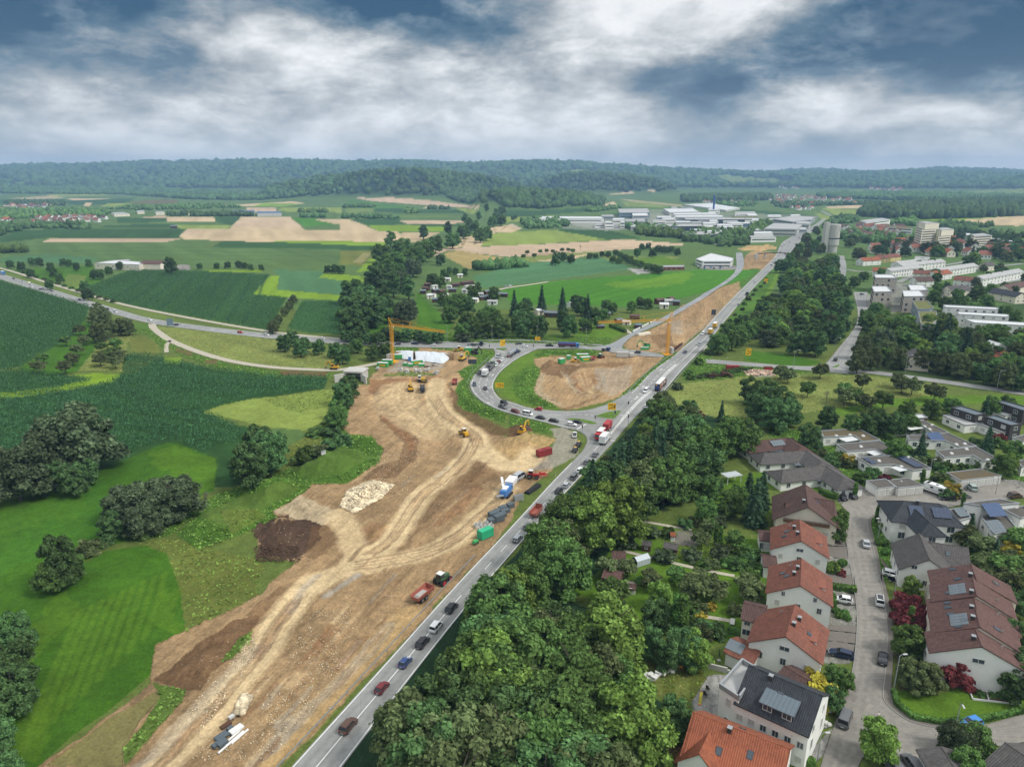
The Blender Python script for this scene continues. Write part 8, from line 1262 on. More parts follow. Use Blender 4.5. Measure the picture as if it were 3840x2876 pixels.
def crane(label,base,tip,H,apex):
 b=gp(*base);e=G(Z(*tip),H+.6);d=Vector((e.x-b.x,e.y-b.y,0));J=d.length;t=thing('tower_crane',label,'crane',b,math.atan2(d.y,d.x));cm=mat('crane_yellow',(.68,.33,.015),.5,.06,1)
 m=MB();lattice(m,(0,0,1.2),(0,0,H),1.15,15,t=.16);m.obj('mast',cm,t);m=MB();lattice(m,(.4,0,H),(J,0,H+.6),1.0,22,tri=True,t=.13);m.obj('jib',cm,t)
 m=MB();m.bar((0,0,H),(-1.8,0,H+apex),.28);m.bar((.6,0,H),(-1.8,0,H+apex),.2);m.bar((-1.8,0,H+apex),(-1.2,0,H-4),.12);m.obj('apex_frame',cm,t);m=MB();x=J*.36;m.bar((x,0,H+.4),(x+.3,0,H+2.6),.22);m.obj('king_post',cm,t)
 m=MB();m.bar((-1.8,0,H+apex),(x+.3,0,H+2.6),.09);m.bar((x+.3,0,H+2.6),(J*.75,0,H+1.0),.08);m.bar((-1.8,0,H+apex),(J*.2,0,H+.8),.07);m.bar((-1.2,0,H-4),(-1.2,0,2),.06);m.obj('tie_rod',cm,t)
 MB().box((0,0,.35),(4.6,4.6,.35)).obj('base_frame',cm,t);MB().tube((0,0,.5),(0,0,1.2),1.0,n=16).obj('slewing_ring',cm,t);[MB().box((-2.4,0,1.3+.75*k),(1.2,3.4,.7)).obj('counterweight',WALL['concrete'],t)for k in range(4)]
 m=MB();m.bar((J*.55,0,H),(J*.55,0,H-3),.04);m.box((J*.55,0,H-3.2),(.3,.3,.5));m.obj('hook',BLACK,t);MB().box((.2,1.0,H-1.5),(.9,.5,.7)).obj('switch_box',WALL['pale'],t);return t
crane('yellow tower crane beside the white tarpaulin slope',('E3',325,565),('M2',672,490),19.5,3.2);crane('yellow tower crane between the highway and the new road',('E5',1455,955),('E5',385,450),19.0,4.0)
def container(label,s,x,y,L_=6,Wd=2.45,H=2.6,rz=0.0,m_=None,logo=None,group=None,doors=True,top_=None):
 t=thing('container',label,'container',gp(s,x,y),rz,group);m_=m_ or GRN;MB().box((0,0,H/2+.1),(L_-.08,Wd-.08,H-.1)).obj('body',m_,t);n=int(L_/.6);rb=MB().box((0,0,0),(.14,.06,H-.3)).mesh('rib',[m_]);[ob('rib',rb,t,(-L_/2+(k+.5)*L_/n,s_*(Wd/2-.02),H/2+.1))for k in range(n)for s_ in(-1,1)]
 [MB().box((a_*(L_/2-.06),b_*(Wd/2-.06),H/2+.1),(.16,.16,H)).obj('corner_post',m_,t)for a_ in(-1,1)for b_ in(-1,1)];MB().box((0,0,H+.09),(L_-.15,Wd-.15,.06)).obj('top_sheet',top_ or ROOF['pale'],t)
 if logo:MB().box((0,-Wd/2-.015,H*.55),(L_*.6,.04,H*.36)).obj('sign_panel',CP_['yellow'],t)
 return t
container('green site container with yellow panel beside the crane foot','E3',160,650,6,rz=-.15,logo=1);container('green site container behind the one at the crane foot','E3',235,600,6,rz=-.15);container('green site container below the tarpaulin','E3',720,610,6.5,rz=.45,logo=1);container('small green box beside the container below the tarpaulin','E3',620,640,2.6,2.2,1.6,.1);container('green open skip beside the timber stack','E3',800,640,3.4,2.2,1.6,.1);container('green and grey container behind the crane mast','E3',400,510,5.5,rz=.1);container('small green box holding formwork','E3',530,630,2.2,2,1.8,1.3);container('green container at the federal road beside the roller','E3',1580,395,4,rz=.1,logo=None)
container('green site container at the reed bank inside the loop','E4',1600,420,7,rz=.05,logo=1);container('green site container with yellow panel before the reed bank','E4',1640,460,6,rz=.35,logo=1);container('green office box with window inside the loop','E4',1312,492,3.6,2.6,2.9,.6);container('green frame box beside the scaffolding','E4',1410,430,2.4,2.2,2.2,.1);rc=mat('container_red',lin(150,56,56),.6,.12,.6);container('dark red tool container on the dirt yard','Q3',252,575,3.4,2.4,2.5,.55,rc,top_=rc);container('dark red tool container beside its twin on the dirt yard','Q3',300,560,3.4,2.4,2.5,.55,rc,top_=rc);container('long red skip in the grass beside the underpass road','M3',322,735,7,2.4,2.2,-.05,rc,top_=rc);container('red skip with rubbish beside the rubble','M3',553,742,4.4,2.3,2,-.05,rc,top_=WALL['wood']);container('green generator box beside the green excavator','E5',1110,880,5,1.6,1.6,-.05)
container('bright green crate stack beside the generator on wheels','Q2',1980,1275,4.6,2.2,2.6,.75,mat('crate_green',(.03,.40,.20),.5,.08,.6),top_=mat('crate_green',(.03,.40,.20)))
tl_=thing('portable_toilet','blue portable toilet below the tarpaulin','toilet',gp('E3',605,545));MB().box((0,0,1.15),(1.3,1.3,2.2)).obj('cabin',CP_['sky'],tl_);MB().box((0,0,2.35),(1.4,1.4,.25),top=(.6,.6)).obj('cap',WHITE,tl_);MB().box((0,-.66,1.1),(.8,.05,1.9)).obj('door',CP_['cyan'],tl_)
ta=[(370,392),(480,384),(600,388),(800,398),(1000,406),(1180,420),(1345,440)];tb=[(350,480),(480,512),(620,535),(820,552),(1000,575),(1150,598),(1330,482)];A_=resample([Vector(g('E3',*p,3.0)[:2])for p in ta],60);B_=resample([Vector(g('E3',*p,.2)[:2])for p in tb],60);tv=[];K=14
for i in range(60):
 for k in range(K):u=k/(K-1);p=A_[i].lerp(B_[i],u);tv.append((p.x,p.y,3.1*(1-u)**.85+.25+.22*(vnoise(np.array([p.x*.8]),np.array([p.y*.35]),5)[0]-.5)*2+(.12 if i%9==0 else 0)))
tf=[(i*K+k,i*K+k+1,(i+1)*K+k+1,(i+1)*K+k)for i in range(59)for k in range(K-1)if not 17<=i<19];me=bpy.data.meshes.new('tarpaulin');me.from_pydata(tv,[],tf);me.materials.append(mat('tarpaulin_white',lin(214,220,226),.6,.06,.4,.3));tag(ob('tarpaulin',me),'white tarpaulin covering the cutting slope beside the crane','tarpaulin')
bk=MB();[bk.bar((*A_[i],1.2),(*A_[i+1],1.2),1.6,3.4)for i in range(59)];tag(bk.obj('embankment',mat('cut_soil',C['DIRT'],.95,.15,.5,.4)),kind='structure')
pc=thing('concrete_portal','concrete underpass portal with splayed wing walls','underpass',gp('M2',88,805),-.15);[MB().box(c,d,0,r_).obj(n_,WALL['concrete'],pc)for n_,c,d,r_ in(('side_wall',(-4,2,2),(.7,8,4),0),('side_wall',(4,2,2),(.7,8,4),0),('deck',(0,2,4.3),(9.4,8.2,.7),0),('wing_wall',(-6,-3.6,1.8),(.6,5,3.6),-.7),('wing_wall',(6,-3.6,1.8),(.6,5,3.6),.7),('back_wall',(0,5.7,2),(7.4,.4,3.9),0))];m=MB();[m.bar((x,-2.1,4.7),(x,-2.1,5.7),.06)for x in np.arange(-4.6,4.7,1.15)];m.bar((-4.6,-2.1,5.7),(4.6,-2.1,5.7),.07);m.obj('railing',CP_['yellow'],pc);pc.children[2].data.materials.clear()or pc.children[2].data.materials.append(WALL['pale'])
GAB=mat('packed_grey',lin(92,102,108),.8,.12,1.2)
def pallet(label,s,x,y,d,rz,m_,group=None,n=3,name='pallet_stack'):
 d=tuple(.72*v for v in d)if s=='B1' else d
 t=thing(name,label,'pallet stack',gp(s,x,y),rz,group);[MB().box((0,yy,.07),(d[0],.14,.14)).obj('skid',WALL['wood'],t)for yy in(-d[1]*.4,0,d[1]*.4)];[MB().box((0,0,.16+d[2]*(k+.5)/n),(d[0]*(1-.01*(k%2)),d[1]*(1-.015*(k%2)),d[2]/n-.03)).obj('layer',m_,t)for k in range(n)];return t
for x,y,d in((2050,1100,(3.2,2,1.6)),(2115,1105,(3,2,1.4)),(2095,1135,(3.2,2,2)),(2040,1150,(3,2,1.4)),(2130,1040,(2.6,1.8,1.2)),(2150,1070,(2.8,1.8,1.3)),(2085,1070,(2.4,1.8,1.2)),(2195,1020,(2.4,1.6,1.4))):pallet('grey wrapped pallet stack in the row beside the highway verge','Q2',x,y,d,.65,GAB,'grey pallet stacks by the highway')
for x,y,d,m_,lab in((1915,1400,(3.4,2.2,.5),GAB,'flat dark panel stack beside the white tubes'),(1920,1465,(2.6,1.9,.9),GAB,'dark slab block nearest the white tubes'),(1870,1475,(2.2,1.4,.7),GAB,'small dark slab block beside the haul road'),(1988,1335,(1.6,1.3,.7),GAB,'small blue-grey crate beside the white sheets'),(2042,1345,(3.6,2.0,.7),WHITE,'stack of white corrugated sheets'),(1950,1300,(3.0,1.4,.3),WALL['wood'],'open timber tray beside the haul road'),(1998,1235,(1.5,1.1,.7),WALL['pale'],'small pale sack pallet below the boulders')):pallet(lab,'B1',x,y,d,.95,m_)
for x,y in((1995,1415),(2028,1418),(1960,1478),(2070,1400)):q=gp('B1',x,y);t=thing('plastic_pipe','short white plastic pipe lying among the panel stacks','pipe',q,1.1,'white pipes among the stacks');MB().tube((-1.8,0,.2),(1.8,0,.2),.19,n=12).obj('pipe',WHITE,t);[MB().tube((e-.08,0,.2),(e+.08,0,.2),.22,n=12).obj('socket',WHITE,t)for e in(-1.7,1.7)]
for k,(x,y)in enumerate(((1985,1165),(2012,1172),(1960,1200),(1935,1215),(1948,1232),(1990,1195),(2030,1195),(1930,1175),(1898,1188))):q=gp('Q2',x,y);t=thing('concrete_ring','concrete manhole ring standing in the cluster beside the green crates','concrete ring',q,0,'concrete rings');n=20;m=MB();V_=[(r_*math.cos(2*PI*i/n),r_*math.sin(2*PI*i/n),z)for z,r_ in((0,.75),(1.1,.75),(1.1,.58),(.15,.58))for i in range(n)];m.add(V_,[(j*n+i,j*n+(i+1)%n,(j+1)*n+(i+1)%n,(j+1)*n+i)for j in range(3)for i in range(n)]);m.obj('shell',WALL['concrete'],t);MB().tube((0,0,.02),(0,0,.14),.74,n=n).obj('base_slab',WALL['concrete'],t)
pb=thing('pipe_bundle','bundle of long black pipes beside the highway verge','pipes',gp('Q3',180,870),ang(gp('Q3',140,890),gp('Q3',225,830)));[MB().tube((-3.5,(i-1.5+.5*j)*.5,.24+.42*j),(3.5,(i-1.5+.5*j)*.5,.24+.42*j),.24,n=12).obj('pipe',BLACK,pb)for j in range(2)for i in range(4-j)];fs=thing('fence_panel_stack','upright grey stack of site fence panels','fence panels',gp('Q3',55,960),.6);[MB().box((0,-.4+.2*k,1.0),(3.2,.06,1.7)).obj('panel',METAL,fs)for k in range(5)];[MB().box((x,0,.08),(.3,1.2,.16)).obj('foot',WALL['concrete'],fs)for x in(-1.2,1.2)]
for k in range(12):q=gp('Q2',575+17*k,566-7.3*k);t=thing('beehive','white beehive in the row on the green bank','beehive',q,.4,'beehives on the bank');[MB().box((0,0,.25+.32*j),(.75-.02*j,.7-.02*j,.3)).obj('super',WHITE,t)for j in range(3)];MB().box((0,0,1.12),(.85,.8,.1)).obj('lid',METAL,t)
for k in range(3):pallet('grey concrete slab stack on the yard inside the loop' if k==0 else('concrete block stack beside the grey people carrier' if k==1 else 'timber formwork stack at the new road bend'),'E5',(758,905,1050)[k],(990,985,660)[k],((7,2.4,3),(3,2.2,2),(5,2.2,1.6))[k],(0,.1,.5)[k],(WALL['concrete'],WALL['concrete'],WALL['cream'])[k],None,(6,3,2)[k])
pallet('timber formwork stack beside its twin at the new road bend','E5',1140,645,(5,2.2,1.6),.5,WALL['cream'],None,2)
for k in range(4):pallet('timber and slab pile below the tarpaulin','E3',880+50*k,650-8*k,(3,1.2,.5),.6,(WALL['wood'],WALL['concrete'])[k%2],'timber piles below the tarpaulin',2)
def rocks(name,n,s,poly,r0,r1,m_,z=None,label=None,seed=1,heap=0):
 P_=[tuple(gp(s,poly[i],poly[i+1])[:2])for i in range(0,len(poly),2)];r=np.random.default_rng(seed);xs=[p[0]for p in P_];ys=[p[1]for p in P_];X=r.uniform(min(xs),max(xs),n*4);Y=r.uniform(min(ys),max(ys),n*4);k=inpoly(X,Y,P_);X=X[k][:n];Y=Y[k][:n];Hh=HZ(X,Y);d=segdist(X,Y,P_+[P_[0]]);n=len(X);S=r.uniform(r0,r1,n);V0,F0=ICO1;nv=len(V0)
 V_=V0[None]*(S[:,None,None]*r.uniform(.6,1.25,(n,nv,1)))*np.array([1,1,.7]);a=r.uniform(0,6.28,n);V_=np.stack([V_[...,0]*np.cos(a)[:,None]-V_[...,1]*np.sin(a)[:,None],V_[...,0]*np.sin(a)[:,None]+V_[...,1]*np.cos(a)[:,None],V_[...,2]],-1)+np.stack([X,Y,Hh+S*.25+heap*np.clip(d/6,0,1)*r.uniform(0,1,n)],-1)[:,None];F_=(F0[None]+(np.arange(n)*nv)[:,None,None]).reshape(-1,3);return np_mesh(name,V_.reshape(-1,3),F_,[m_],3)
ROCK=leaf_mat('rubble_stone',lin(214,198,168),.05,.3,0.0,0.0);sh_=thing('stone_heap','heap of pale broken stone beside the grey bucket','stone heap');tag(ob('stones',rocks('stones',2600,'Q2',(720,1010,800,870,1000,790,1190,830,1080,940,850,1070),.22,.6,ROCK,heap=1.4),sh_),kind='stuff');bh=thing('boulder_heap','small heap of pale boulders beside the haul road','stone heap');tag(ob('stones',rocks('stones',110,'B1',(2030,1200,2050,1110,2110,1040,2180,1050,2130,1150,2100,1210),.3,.75,ROCK,seed=3,heap=.5),bh),kind='stuff')
rb_=thing('rubble_heap','heap of broken brick and rubble beside the red skips','rubble heap');tag(ob('stones',rocks('stones',700,'M3',(390,750,460,740,600,748,600,776,420,776),.25,.7,leaf_mat('rubble_brick',lin(196,172,152),.05,.35,0,.01),seed=5,heap=1.2),rb_),kind='stuff')
st2=[rocks('loose_stones',n,s,poly,.04,.15,ROCK,seed=9+i)for i,(n,s,poly)in enumerate(((1500,'E4',(930,830,1000,640,1080,620,1050,860,1350,1080,1290,1090,960,930)),(1500,'B2',(0,1200,500,300,900,300,700,900,100,1600,-600,1600)),(1000,'Q2',(900,700,1400,300,1500,500,1300,900,900,1000)),(900,'E4',(1330,720,1500,640,1560,700,1480,800,1600,900,1450,860)),(900,'B1',(1500,1300,2200,500,2209,700,1700,1400)),(700,'E3',(0,760,300,700,1080,780,900,830,0,850))))]
for me in st2:tag(ob('loose_stones',me),'loose stones scattered over the earthworks','stones',kind='stuff')
rm_=MB();rg=random.Random(8)
for k in range(420):q=gp('Q2',rg.uniform(0,380),rg.uniform(1360,1490));d=Vector((rg.uniform(-1,1),rg.uniform(-1,1),rg.uniform(-.1,.6)))*rg.uniform(.4,1.5);rm_.bar(q+Vector((0,0,.15)),q+d+Vector((0,0,.3)),rg.uniform(.05,.16))
tag(rm_.obj('root_pile',mat('roots',lin(96,76,60),.95,.25,2)),'tangle of grubbed-out roots along the dark soil heap','roots',kind='stuff')
def rail(label,pts,side=0):
 P_=resample(pts,max(4,int(sum((b-a).length for a,b in zip(pts[:-1],pts[1:]))/4)));t=thing('guard_rail',label,'guard rail',(*P_[0],0));o=Vector((*P_[0],0));m=MB();[m.bar(Vector((*a,.68))-o,Vector((*b,.68))-o,.07,.3)for a,b in zip(P_[:-1],P_[1:])];m.obj('beam',METAL,t);pm=MB().box((0,0,.25),(.12,.1,.9)).mesh('post',[METAL]);[ob('post',pm,t,Vector((*a,0))-o)for a in P_]
def offs(P_,d):return[p+Vector((-(P_[min(i+1,len(P_)-1)]-P_[max(i-1,0)]).y,(P_[min(i+1,len(P_)-1)]-P_[max(i-1,0)]).x)).normalized()*d for i,p in enumerate(P_)]
rail('steel guard rail along the highway beside the earthworks',offs(HW[0][2:hi(2050)],1.6));rail('steel guard rail round the outer edge of the loop',offs(ro[4:50],-1.2));rail('steel guard rail along the highway above the junction',offs(HW[0][hi(1480):hi(1150)],1.3));rail('steel guard rail on the meadow side of the upper highway',offs(HW[1][hi(1490):hi(1260)],-1.2))
dl=MB().box((0,0,.5),(.12,.1,1.0)).mesh('delineator_post',[WHITE]);db=MB().box((0,0,.82),(.13,.11,.2)).mesh('band',[BLACK])
for k,(s,x,y)in enumerate((('B2',1270,475),('B2',640,1165),('Q3',375,750),('E4',425,635),('E4',365,770),('E4',440,890),('E4',1050,1110),('E4',2098,1010),('E4',740,395),('E3',1585,885),('E3',1690,720),('E3',1855,580),('E5',860,1535),('E5',1100,1310),('E5',1350,1090),('E5',1970,565),('M3',290,665),('M1',1215,465),('M1',890,412),('M1',1365,488),('M3',522,90),('M3',205,400))):q=gp(s,x,y);t=thing('delineator_post','white delineator post with black band at the road edge','post',q,.3,'delineator posts');ob('post',dl,t);ob('band',db,t)
def lamp(label,s,x,y,H=9.0,aim=(0,1),group=None,arm=1.6):
 q=gp(s,x,y);t=thing('street_lamp',label,'street lamp',q,math.atan2(aim[1],aim[0]),group);MB().tube((0,0,0),(0,0,H-.3),.11,.07,8).obj('pole',METAL,t);m=MB();m.tube((0,0,H-.35),(arm*.5,0,H),.06,n=6);m.tube((arm*.5,0,H),(arm,0,H+.05),.05,n=6);m.obj('arm',METAL,t);MB().box((arm+.3,0,H+.05),(.9,.32,.14),top=(.8,.7)).obj('lamp_head',WALL['pale'],t)
for x,y in((68,545),(405,552),(687,558),(977,560),(1267,562),(1585,580)):lamp('tall street lamp in the row behind the federal road','M2',x,y,10,(0,-1),'lamps behind the federal road')
for x,y in((716,728),(1142,768),(980,640),(2034,872),(1440,762)):lamp('curved street lamp along the side streets right of the highway','M3',x,y,9,(1,.2),'lamps along the side streets',2.2)
for s,x,y,h,a_,lab in(('Q4',948,1292,6,(-1,-.2),'street lamp beside the white villa driveway'),('B4',1080,1010,8,(1,.1),'tall street lamp at the corner lawn hedge'),('B4',1620,1310,5,(-.2,-1),'street lamp beside the bright blue car'),('B4',425,1600,5.5,(1,0),'street lamp on the gravel beside the white house'),('B4',1078,230,6.5,(-1,0),'street lamp in front of the red maples'),('Q4',1962,905,5.5,(-1,0),'street lamp at the mossy garages'),('Q4',1110,930,5.5,(0,-1),'street lamp behind the white villa'),('Q4',1395,730,5,(1,0),'lamp post beside the bungalow with solar rows')):lamp(lab,s,x,y,h,a_,None,.7)
SY=mat('sign_yellow',(.75,.44,.01),.5,.04);SK=mat('sign_back',lin(66,74,82),.6,.06)
def sign(label,s,x,y,w,h,zb,face,rz=0.0,legs=2,back=False):
 q=gp(s,x,y);t=thing('road_sign',label,'sign',q,rz);[MB().tube((dx,0,0),(dx,0,zb+h),.07,n=6).obj('post',METAL,t)for dx in((-w*.3,w*.3)if legs==2 else(0,))];b=MB().box((0,-.1,zb+h/2),(w,.06,h)).obj('board',face,t)
 if not back:[MB().box((dx*w,-.14,zb+h*fz),(w*fw,.02,h*.08)).obj('legend_line',BLACK,b)for dx,fz,fw in((-.1,.75,.5),(.12,.5,.45),(-.08,.25,.55))];MB().box((w*.38,-.14,zb+h*.5),(w*.05,.02,h*.6)).obj('direction_arrow',BLACK,b)
sign('yellow direction board inside the loop beside a thin tree','E3',2095,1060,4.2,2.6,2.2,SY);sign('yellow direction board on the junction island','Q3',858,240,3.6,3.2,3.4,SY);sign('yellow direction board on the small island at the federal road','M2',1045,610,3.4,3.8,2.6,SY,.5);sign('yellow direction board behind the federal road','M2',1272,570,3.4,2.4,2.2,SY);sign('yellow direction board beside the underpass road','M3',422,668,3.2,4.2,2.2,SY);sign('yellow direction board at the verge of the upper highway','M3',537,180,4,4.2,1,SY);sign('dark back of a sign board at the loop guard rail','E3',1645,745,4.6,2.6,5,SK,.1,1,True);sign('dark back of a sign board at the upper highway','M3',198,395,3.4,4.2,1.5,SK,0,2,True);sign('blue-grey back of a sign board on the federal road','M1',1105,460,4.4,5,1,mat('sign_bluegrey',lin(120,140,156),.6,.05),.2,2,True)
def signal(label,s,x,y,H=3.4,arm=0.0,rz=0.0,group=None):
 t=thing('traffic_light',label,'traffic light',gp(s,x,y),rz,group);MB().tube((0,0,0),(0,0,H),.09,n=8).obj('pole',METAL,t);hx_=0
 if arm:m=MB();m.tube((0,0,H),(arm*.3,0,H+.8),.08,n=6);m.tube((arm*.3,0,H+.8),(arm,0,H+.9),.07,n=6);m.obj('arm',METAL,t);hx_=arm
 for x_,z_ in((0,H-.5),)+(((arm,H+.6),)if arm else()):hd=MB().box((x_,0,z_),(.4,.35,1.1)).obj('signal_head',BLACK,t);[MB().tube((x_,-.18,z_+dz_),(x_,-.22,z_+dz_),.12,n=10).obj('lens',TAIL if dz_>0 else GLASS,hd)for dz_ in(.34,0,-.34)]
signal('traffic light with long arm on the junction island','Q3',882,240,5,5.5,.15);signal('traffic light with long arm at the tree belt','Q3',1000,330,5,5,PI-.3);signal('traffic light on the narrow splitter island','Q3',716,295,3.2);signal('traffic light beside the white estate car','Q3',605,380,3.2);signal('traffic light at the top of the loop','E3',1928,380,3.4);signal('traffic light at the loop entry opposite the tanker','E4',922,310,3.2);signal('traffic light beside the black car at the federal road','E4',680,290,3.4)
bw=thing('concrete_barrier','white concrete barrier along the new road gardens','barrier',g('E5',925,605));o=bw.location;[MB().bar(g('E5',*a_)-o+Vector((0,0,.55)),g('E5',*b_)-o+Vector((0,0,.55)),.4,1.1).obj('barrier_block',WHITE,bw)for a_,b_ in zip([(925+41*k,605-21*k)for k in range(6)]+[(1190,468),(1235,450)],[(963+41*k,586-21*k)for k in range(6)]+[(1230,452),(1280,430)])]
fb=thing('footbridge','timber footbridge crossing the highway','bridge',g('T3',605,712),0);L_=44;nseg=12
P_=[Vector((-L_/2+L_*k/nseg,0,6.0+1.2*math.sin(PI*k/nseg)))for k in range(nseg+1)];m=MB();[m.bar(a_,b_,2.6,.7)for a_,b_ in zip(P_[:-1],P_[1:])];m.obj('deck',WALL['wood'],fb);m=MB();[m.bar(a_+Vector((0,y_,1.1)),b_+Vector((0,y_,1.1)),.12)for a_,b_ in zip(P_[:-1],P_[1:])for y_ in(-1.2,1.2)];m.obj('railing',METAL,fb);[MB().box((x,0,2.8),(1.4,2.2,6.4)).obj('pier',WALL['concrete'],fb)for x in(-13,16)];MB().box((-23,0,2.6),(3,4,6.6)).obj('abutment',WALL['concrete'],fb);MB().box((23.5,0,2.6),(3,4,6.6)).obj('abutment',WALL['concrete'],fb)
pr=thing('bridge_parapet','concrete bridge parapet of the highway above the underpass road','parapet',g('E5',1985,925));o=pr.location;MB().bar(g('E5',1975,925)-o+Vector((0,0,.5)),g('E5',2120,800)-o+Vector((0,0,.5)),.5,1.2).obj('wall',WALL['concrete'],pr);m=MB();[m.bar(g('E5',1975+14*k,925-12*k)-o+Vector((0,0,1)),g('E5',1975+14*k,925-12*k)-o+Vector((0,0,1.9)),.06)for k in range(11)];m.obj('railing',METAL,pr)
for k in range(8):q=g('E5',1560+18*k,905-12*k);tag(MB().box((0,0,.9),(.7,.35,2.4+.3*(k%3)),top=(.9,.6)).obj('sheet_pile',mat('rust_steel',lin(98,66,50),.9,.2,1.5),None,q,(0,0,.7)),'rusty sheet pile standing in the row below the crane','sheet pile','sheet piles below the crane')
tp=thing('trampoline','round garden trampoline with turquoise rim','trampoline',g('Q4',1675,1310));MB().tube((0,0,.75),(0,0,.8),1.7,n=24).obj('mat',BLACK,tp);m=MB();[m.tube((1.75*math.cos(a_),1.75*math.sin(a_),.8),(1.75*math.cos(a_+.262),1.75*math.sin(a_+.262),.8),.13,n=6)for a_ in np.arange(0,6.28,.2618)];m.obj('rim',mat('turquoise',(.05,.35,.33),.5,.05),tp);[MB().tube((1.7*math.cos(a_),1.7*math.sin(a_),0),(1.7*math.cos(a_),1.7*math.sin(a_),.8),.04,n=5).obj('leg',METAL,tp)for a_ in(0,1.57,3.14,4.71)]
rbd=thing('vegetable_bed','white-framed vegetable beds beside the terrace gable','garden bed',g('B4',1740,1010));o=rbd.location;fr=[(1740,1010),(1870,955),(2050,1000),(2108,1115),(1765,1075)];[MB().bar(g('B4',*a_)-o+Vector((0,0,.15)),g('B4',*b_)-o+Vector((0,0,.15)),.2,.35).obj('board',WHITE,rbd)for a_,b_ in zip(fr,fr[1:]+fr[:1])];MB().bar(g('B4',1870,955)-o+Vector((0,0,.15)),g('B4',1905,1088)-o+Vector((0,0,.15)),.2,.3).obj('board',WHITE,rbd);MB().bar(g('B4',1800,1020)-o+Vector((0,0,.1)),g('B4',2060,1060)-o+Vector((0,0,.1)),3.4,.2).obj('soil',mat('bed_soil',C['SOIL'],.95,.2,1),rbd);[tree('shrub',g('B4',x,y),.9,'vegetable plants in the white-framed bed','vegetables in the bed',1.2)for x,y in((1800,1020),(1840,1045),(1930,1050),(1990,1050),(2040,1070),(1900,1000),(1970,1010))]
def clutter(label,s,xy,m_,cat='building waste',group=None,sc=1.0):
 for i in range(0,len(xy),2):q=gp(s,xy[i],xy[i+1]);rr=random.Random(i+int(q.x));m=MB();[m.box((rr.uniform(-.7,.7),rr.uniform(-.5,.5),.2+.16*k),(rr.uniform(.5,1.5),rr.uniform(.3,.9),rr.uniform(.1,.4)),0,rr.uniform(0,3),rr.uniform(-.25,.25))for k in range(6)];o_=m.obj('rubbish_heap',m_,None,q);o_.scale=(sc,sc,sc);tag(o_,label,cat,group)
clutter('white heap of dumped boards beside the large yellow-green willow','B3',(480,580,500,620,530,590),WHITE,group='dumped boards by the willow',sc=1.3);clutter('white building leftovers on the dry garden','B3',(1160,885,1220,920,1285,860,1330,830,1370,830),WHITE,group='leftovers on the dry garden',sc=1.2);clutter('brown carton heap beside the dumped boards','B3',(525,520),WALL['cream']);clutter('building rubble beside the large dark van','B4',(540,1180,500,1310),WALL['pale'],group='rubble by the dark van');clutter('wrapped white sack heap at the brick-paved corner','B3',(1460,1360),WHITE);clutter('grey waste along the rubble bank','E3',(440,720,560,745,700,740,780,735,900,725,1040,770,60,700),WALL['concrete'],group='waste on the rubble bank',sc=1.5);clutter('junk pile below the red skips','M3',(190,790,250,780,300,785),WALL['wood'],group='junk below the red skips',sc=2)
cmx=thing('cement_mixer','orange cement mixer on the dry garden','cement mixer',g('B3',1450,815));MB().tube((0,0,.7),(.5,0,1.3),.5,.3,14).obj('drum',CP_['orange'],cmx);m=MB();[m.bar((dx,dy,0),(0,0,.8),.06)for dx,dy in((-.5,-.4),(-.5,.4),(.5,-.4),(.5,.4))];m.obj('stand',CP_['orange'],cmx)
for x,y,lab in((1690,995,'black garden chair on the gravel yard'),(1668,1045,'black garden chair beside the toy slide')):t=thing('garden_chair',lab,'chair',g('B3',x,y),.6);MB().box((0,0,.45),(.55,.55,.06)).obj('seat',BLACK,t);MB().box((-.27,0,.85),(.06,.55,.75)).obj('backrest',BLACK,t);[MB().box((a_*.24,b_*.24,.22),(.05,.05,.44)).obj('leg',BLACK,t)for a_ in(-1,1)for b_ in(-1,1)]
sd2=thing('toy_slide','lime and red toy slide on the gravel yard','slide',g('B3',1625,1085),1.2);MB().bar((-1.1,0,.1),(.9,0,1.2),.5,.08).obj('chute',LEAF['gold'],sd2);MB().box((1.0,0,.6),(.15,.5,1.2)).obj('ladder',CP_['red'],sd2);MB().box((-1.2,0,.12),(.3,.52,.1)).obj('chute_end',CP_['red'],sd2)
tbl=thing('garden_table','long wooden garden table on the paved terrace','table',g('B3',1900,425),1.2);MB().box((0,0,.75),(2.2,.9,.07)).obj('table_top',WALL['pale'],tbl);[MB().box((a_*.95,b_*.35,.36),(.08,.08,.72)).obj('leg',WALL['pale'],tbl)for a_ in(-1,1)for b_ in(-1,1)]
ps=thing('parasol','closed dark parasol beside the red-roofed annex','parasol',g('B3',1785,735));MB().tube((0,0,0),(0,0,2.8),.03,n=6).obj('pole',METAL,ps);MB().tube((0,0,1.0),(0,0,2.7),.2,.05,8).obj('canopy',CP_['tgreen'],ps);MB().box((0,0,.06),(.6,.6,.12)).obj('base',WALL['concrete'],ps)
rw_=thing('garden_wall','grey block retaining wall behind the white house yard','wall',g('B3',1625,790));o=rw_.location;bm1=MB().box((0,0,0),(.96,.3,.38)).mesh('block',[WALL['concrete']]);a_,b_=g('B3',1625,790),g('B3',1880,850);nb=int((b_-a_).length);[ob('block',bm1,rw_,a_.lerp(b_,(k+.5+.5*(j%2))/(nb+.5))-o+Vector((0,0,.2+.4*j)),(0,0,ang(a_,b_)))for k in range(nb)for j in range(3)]
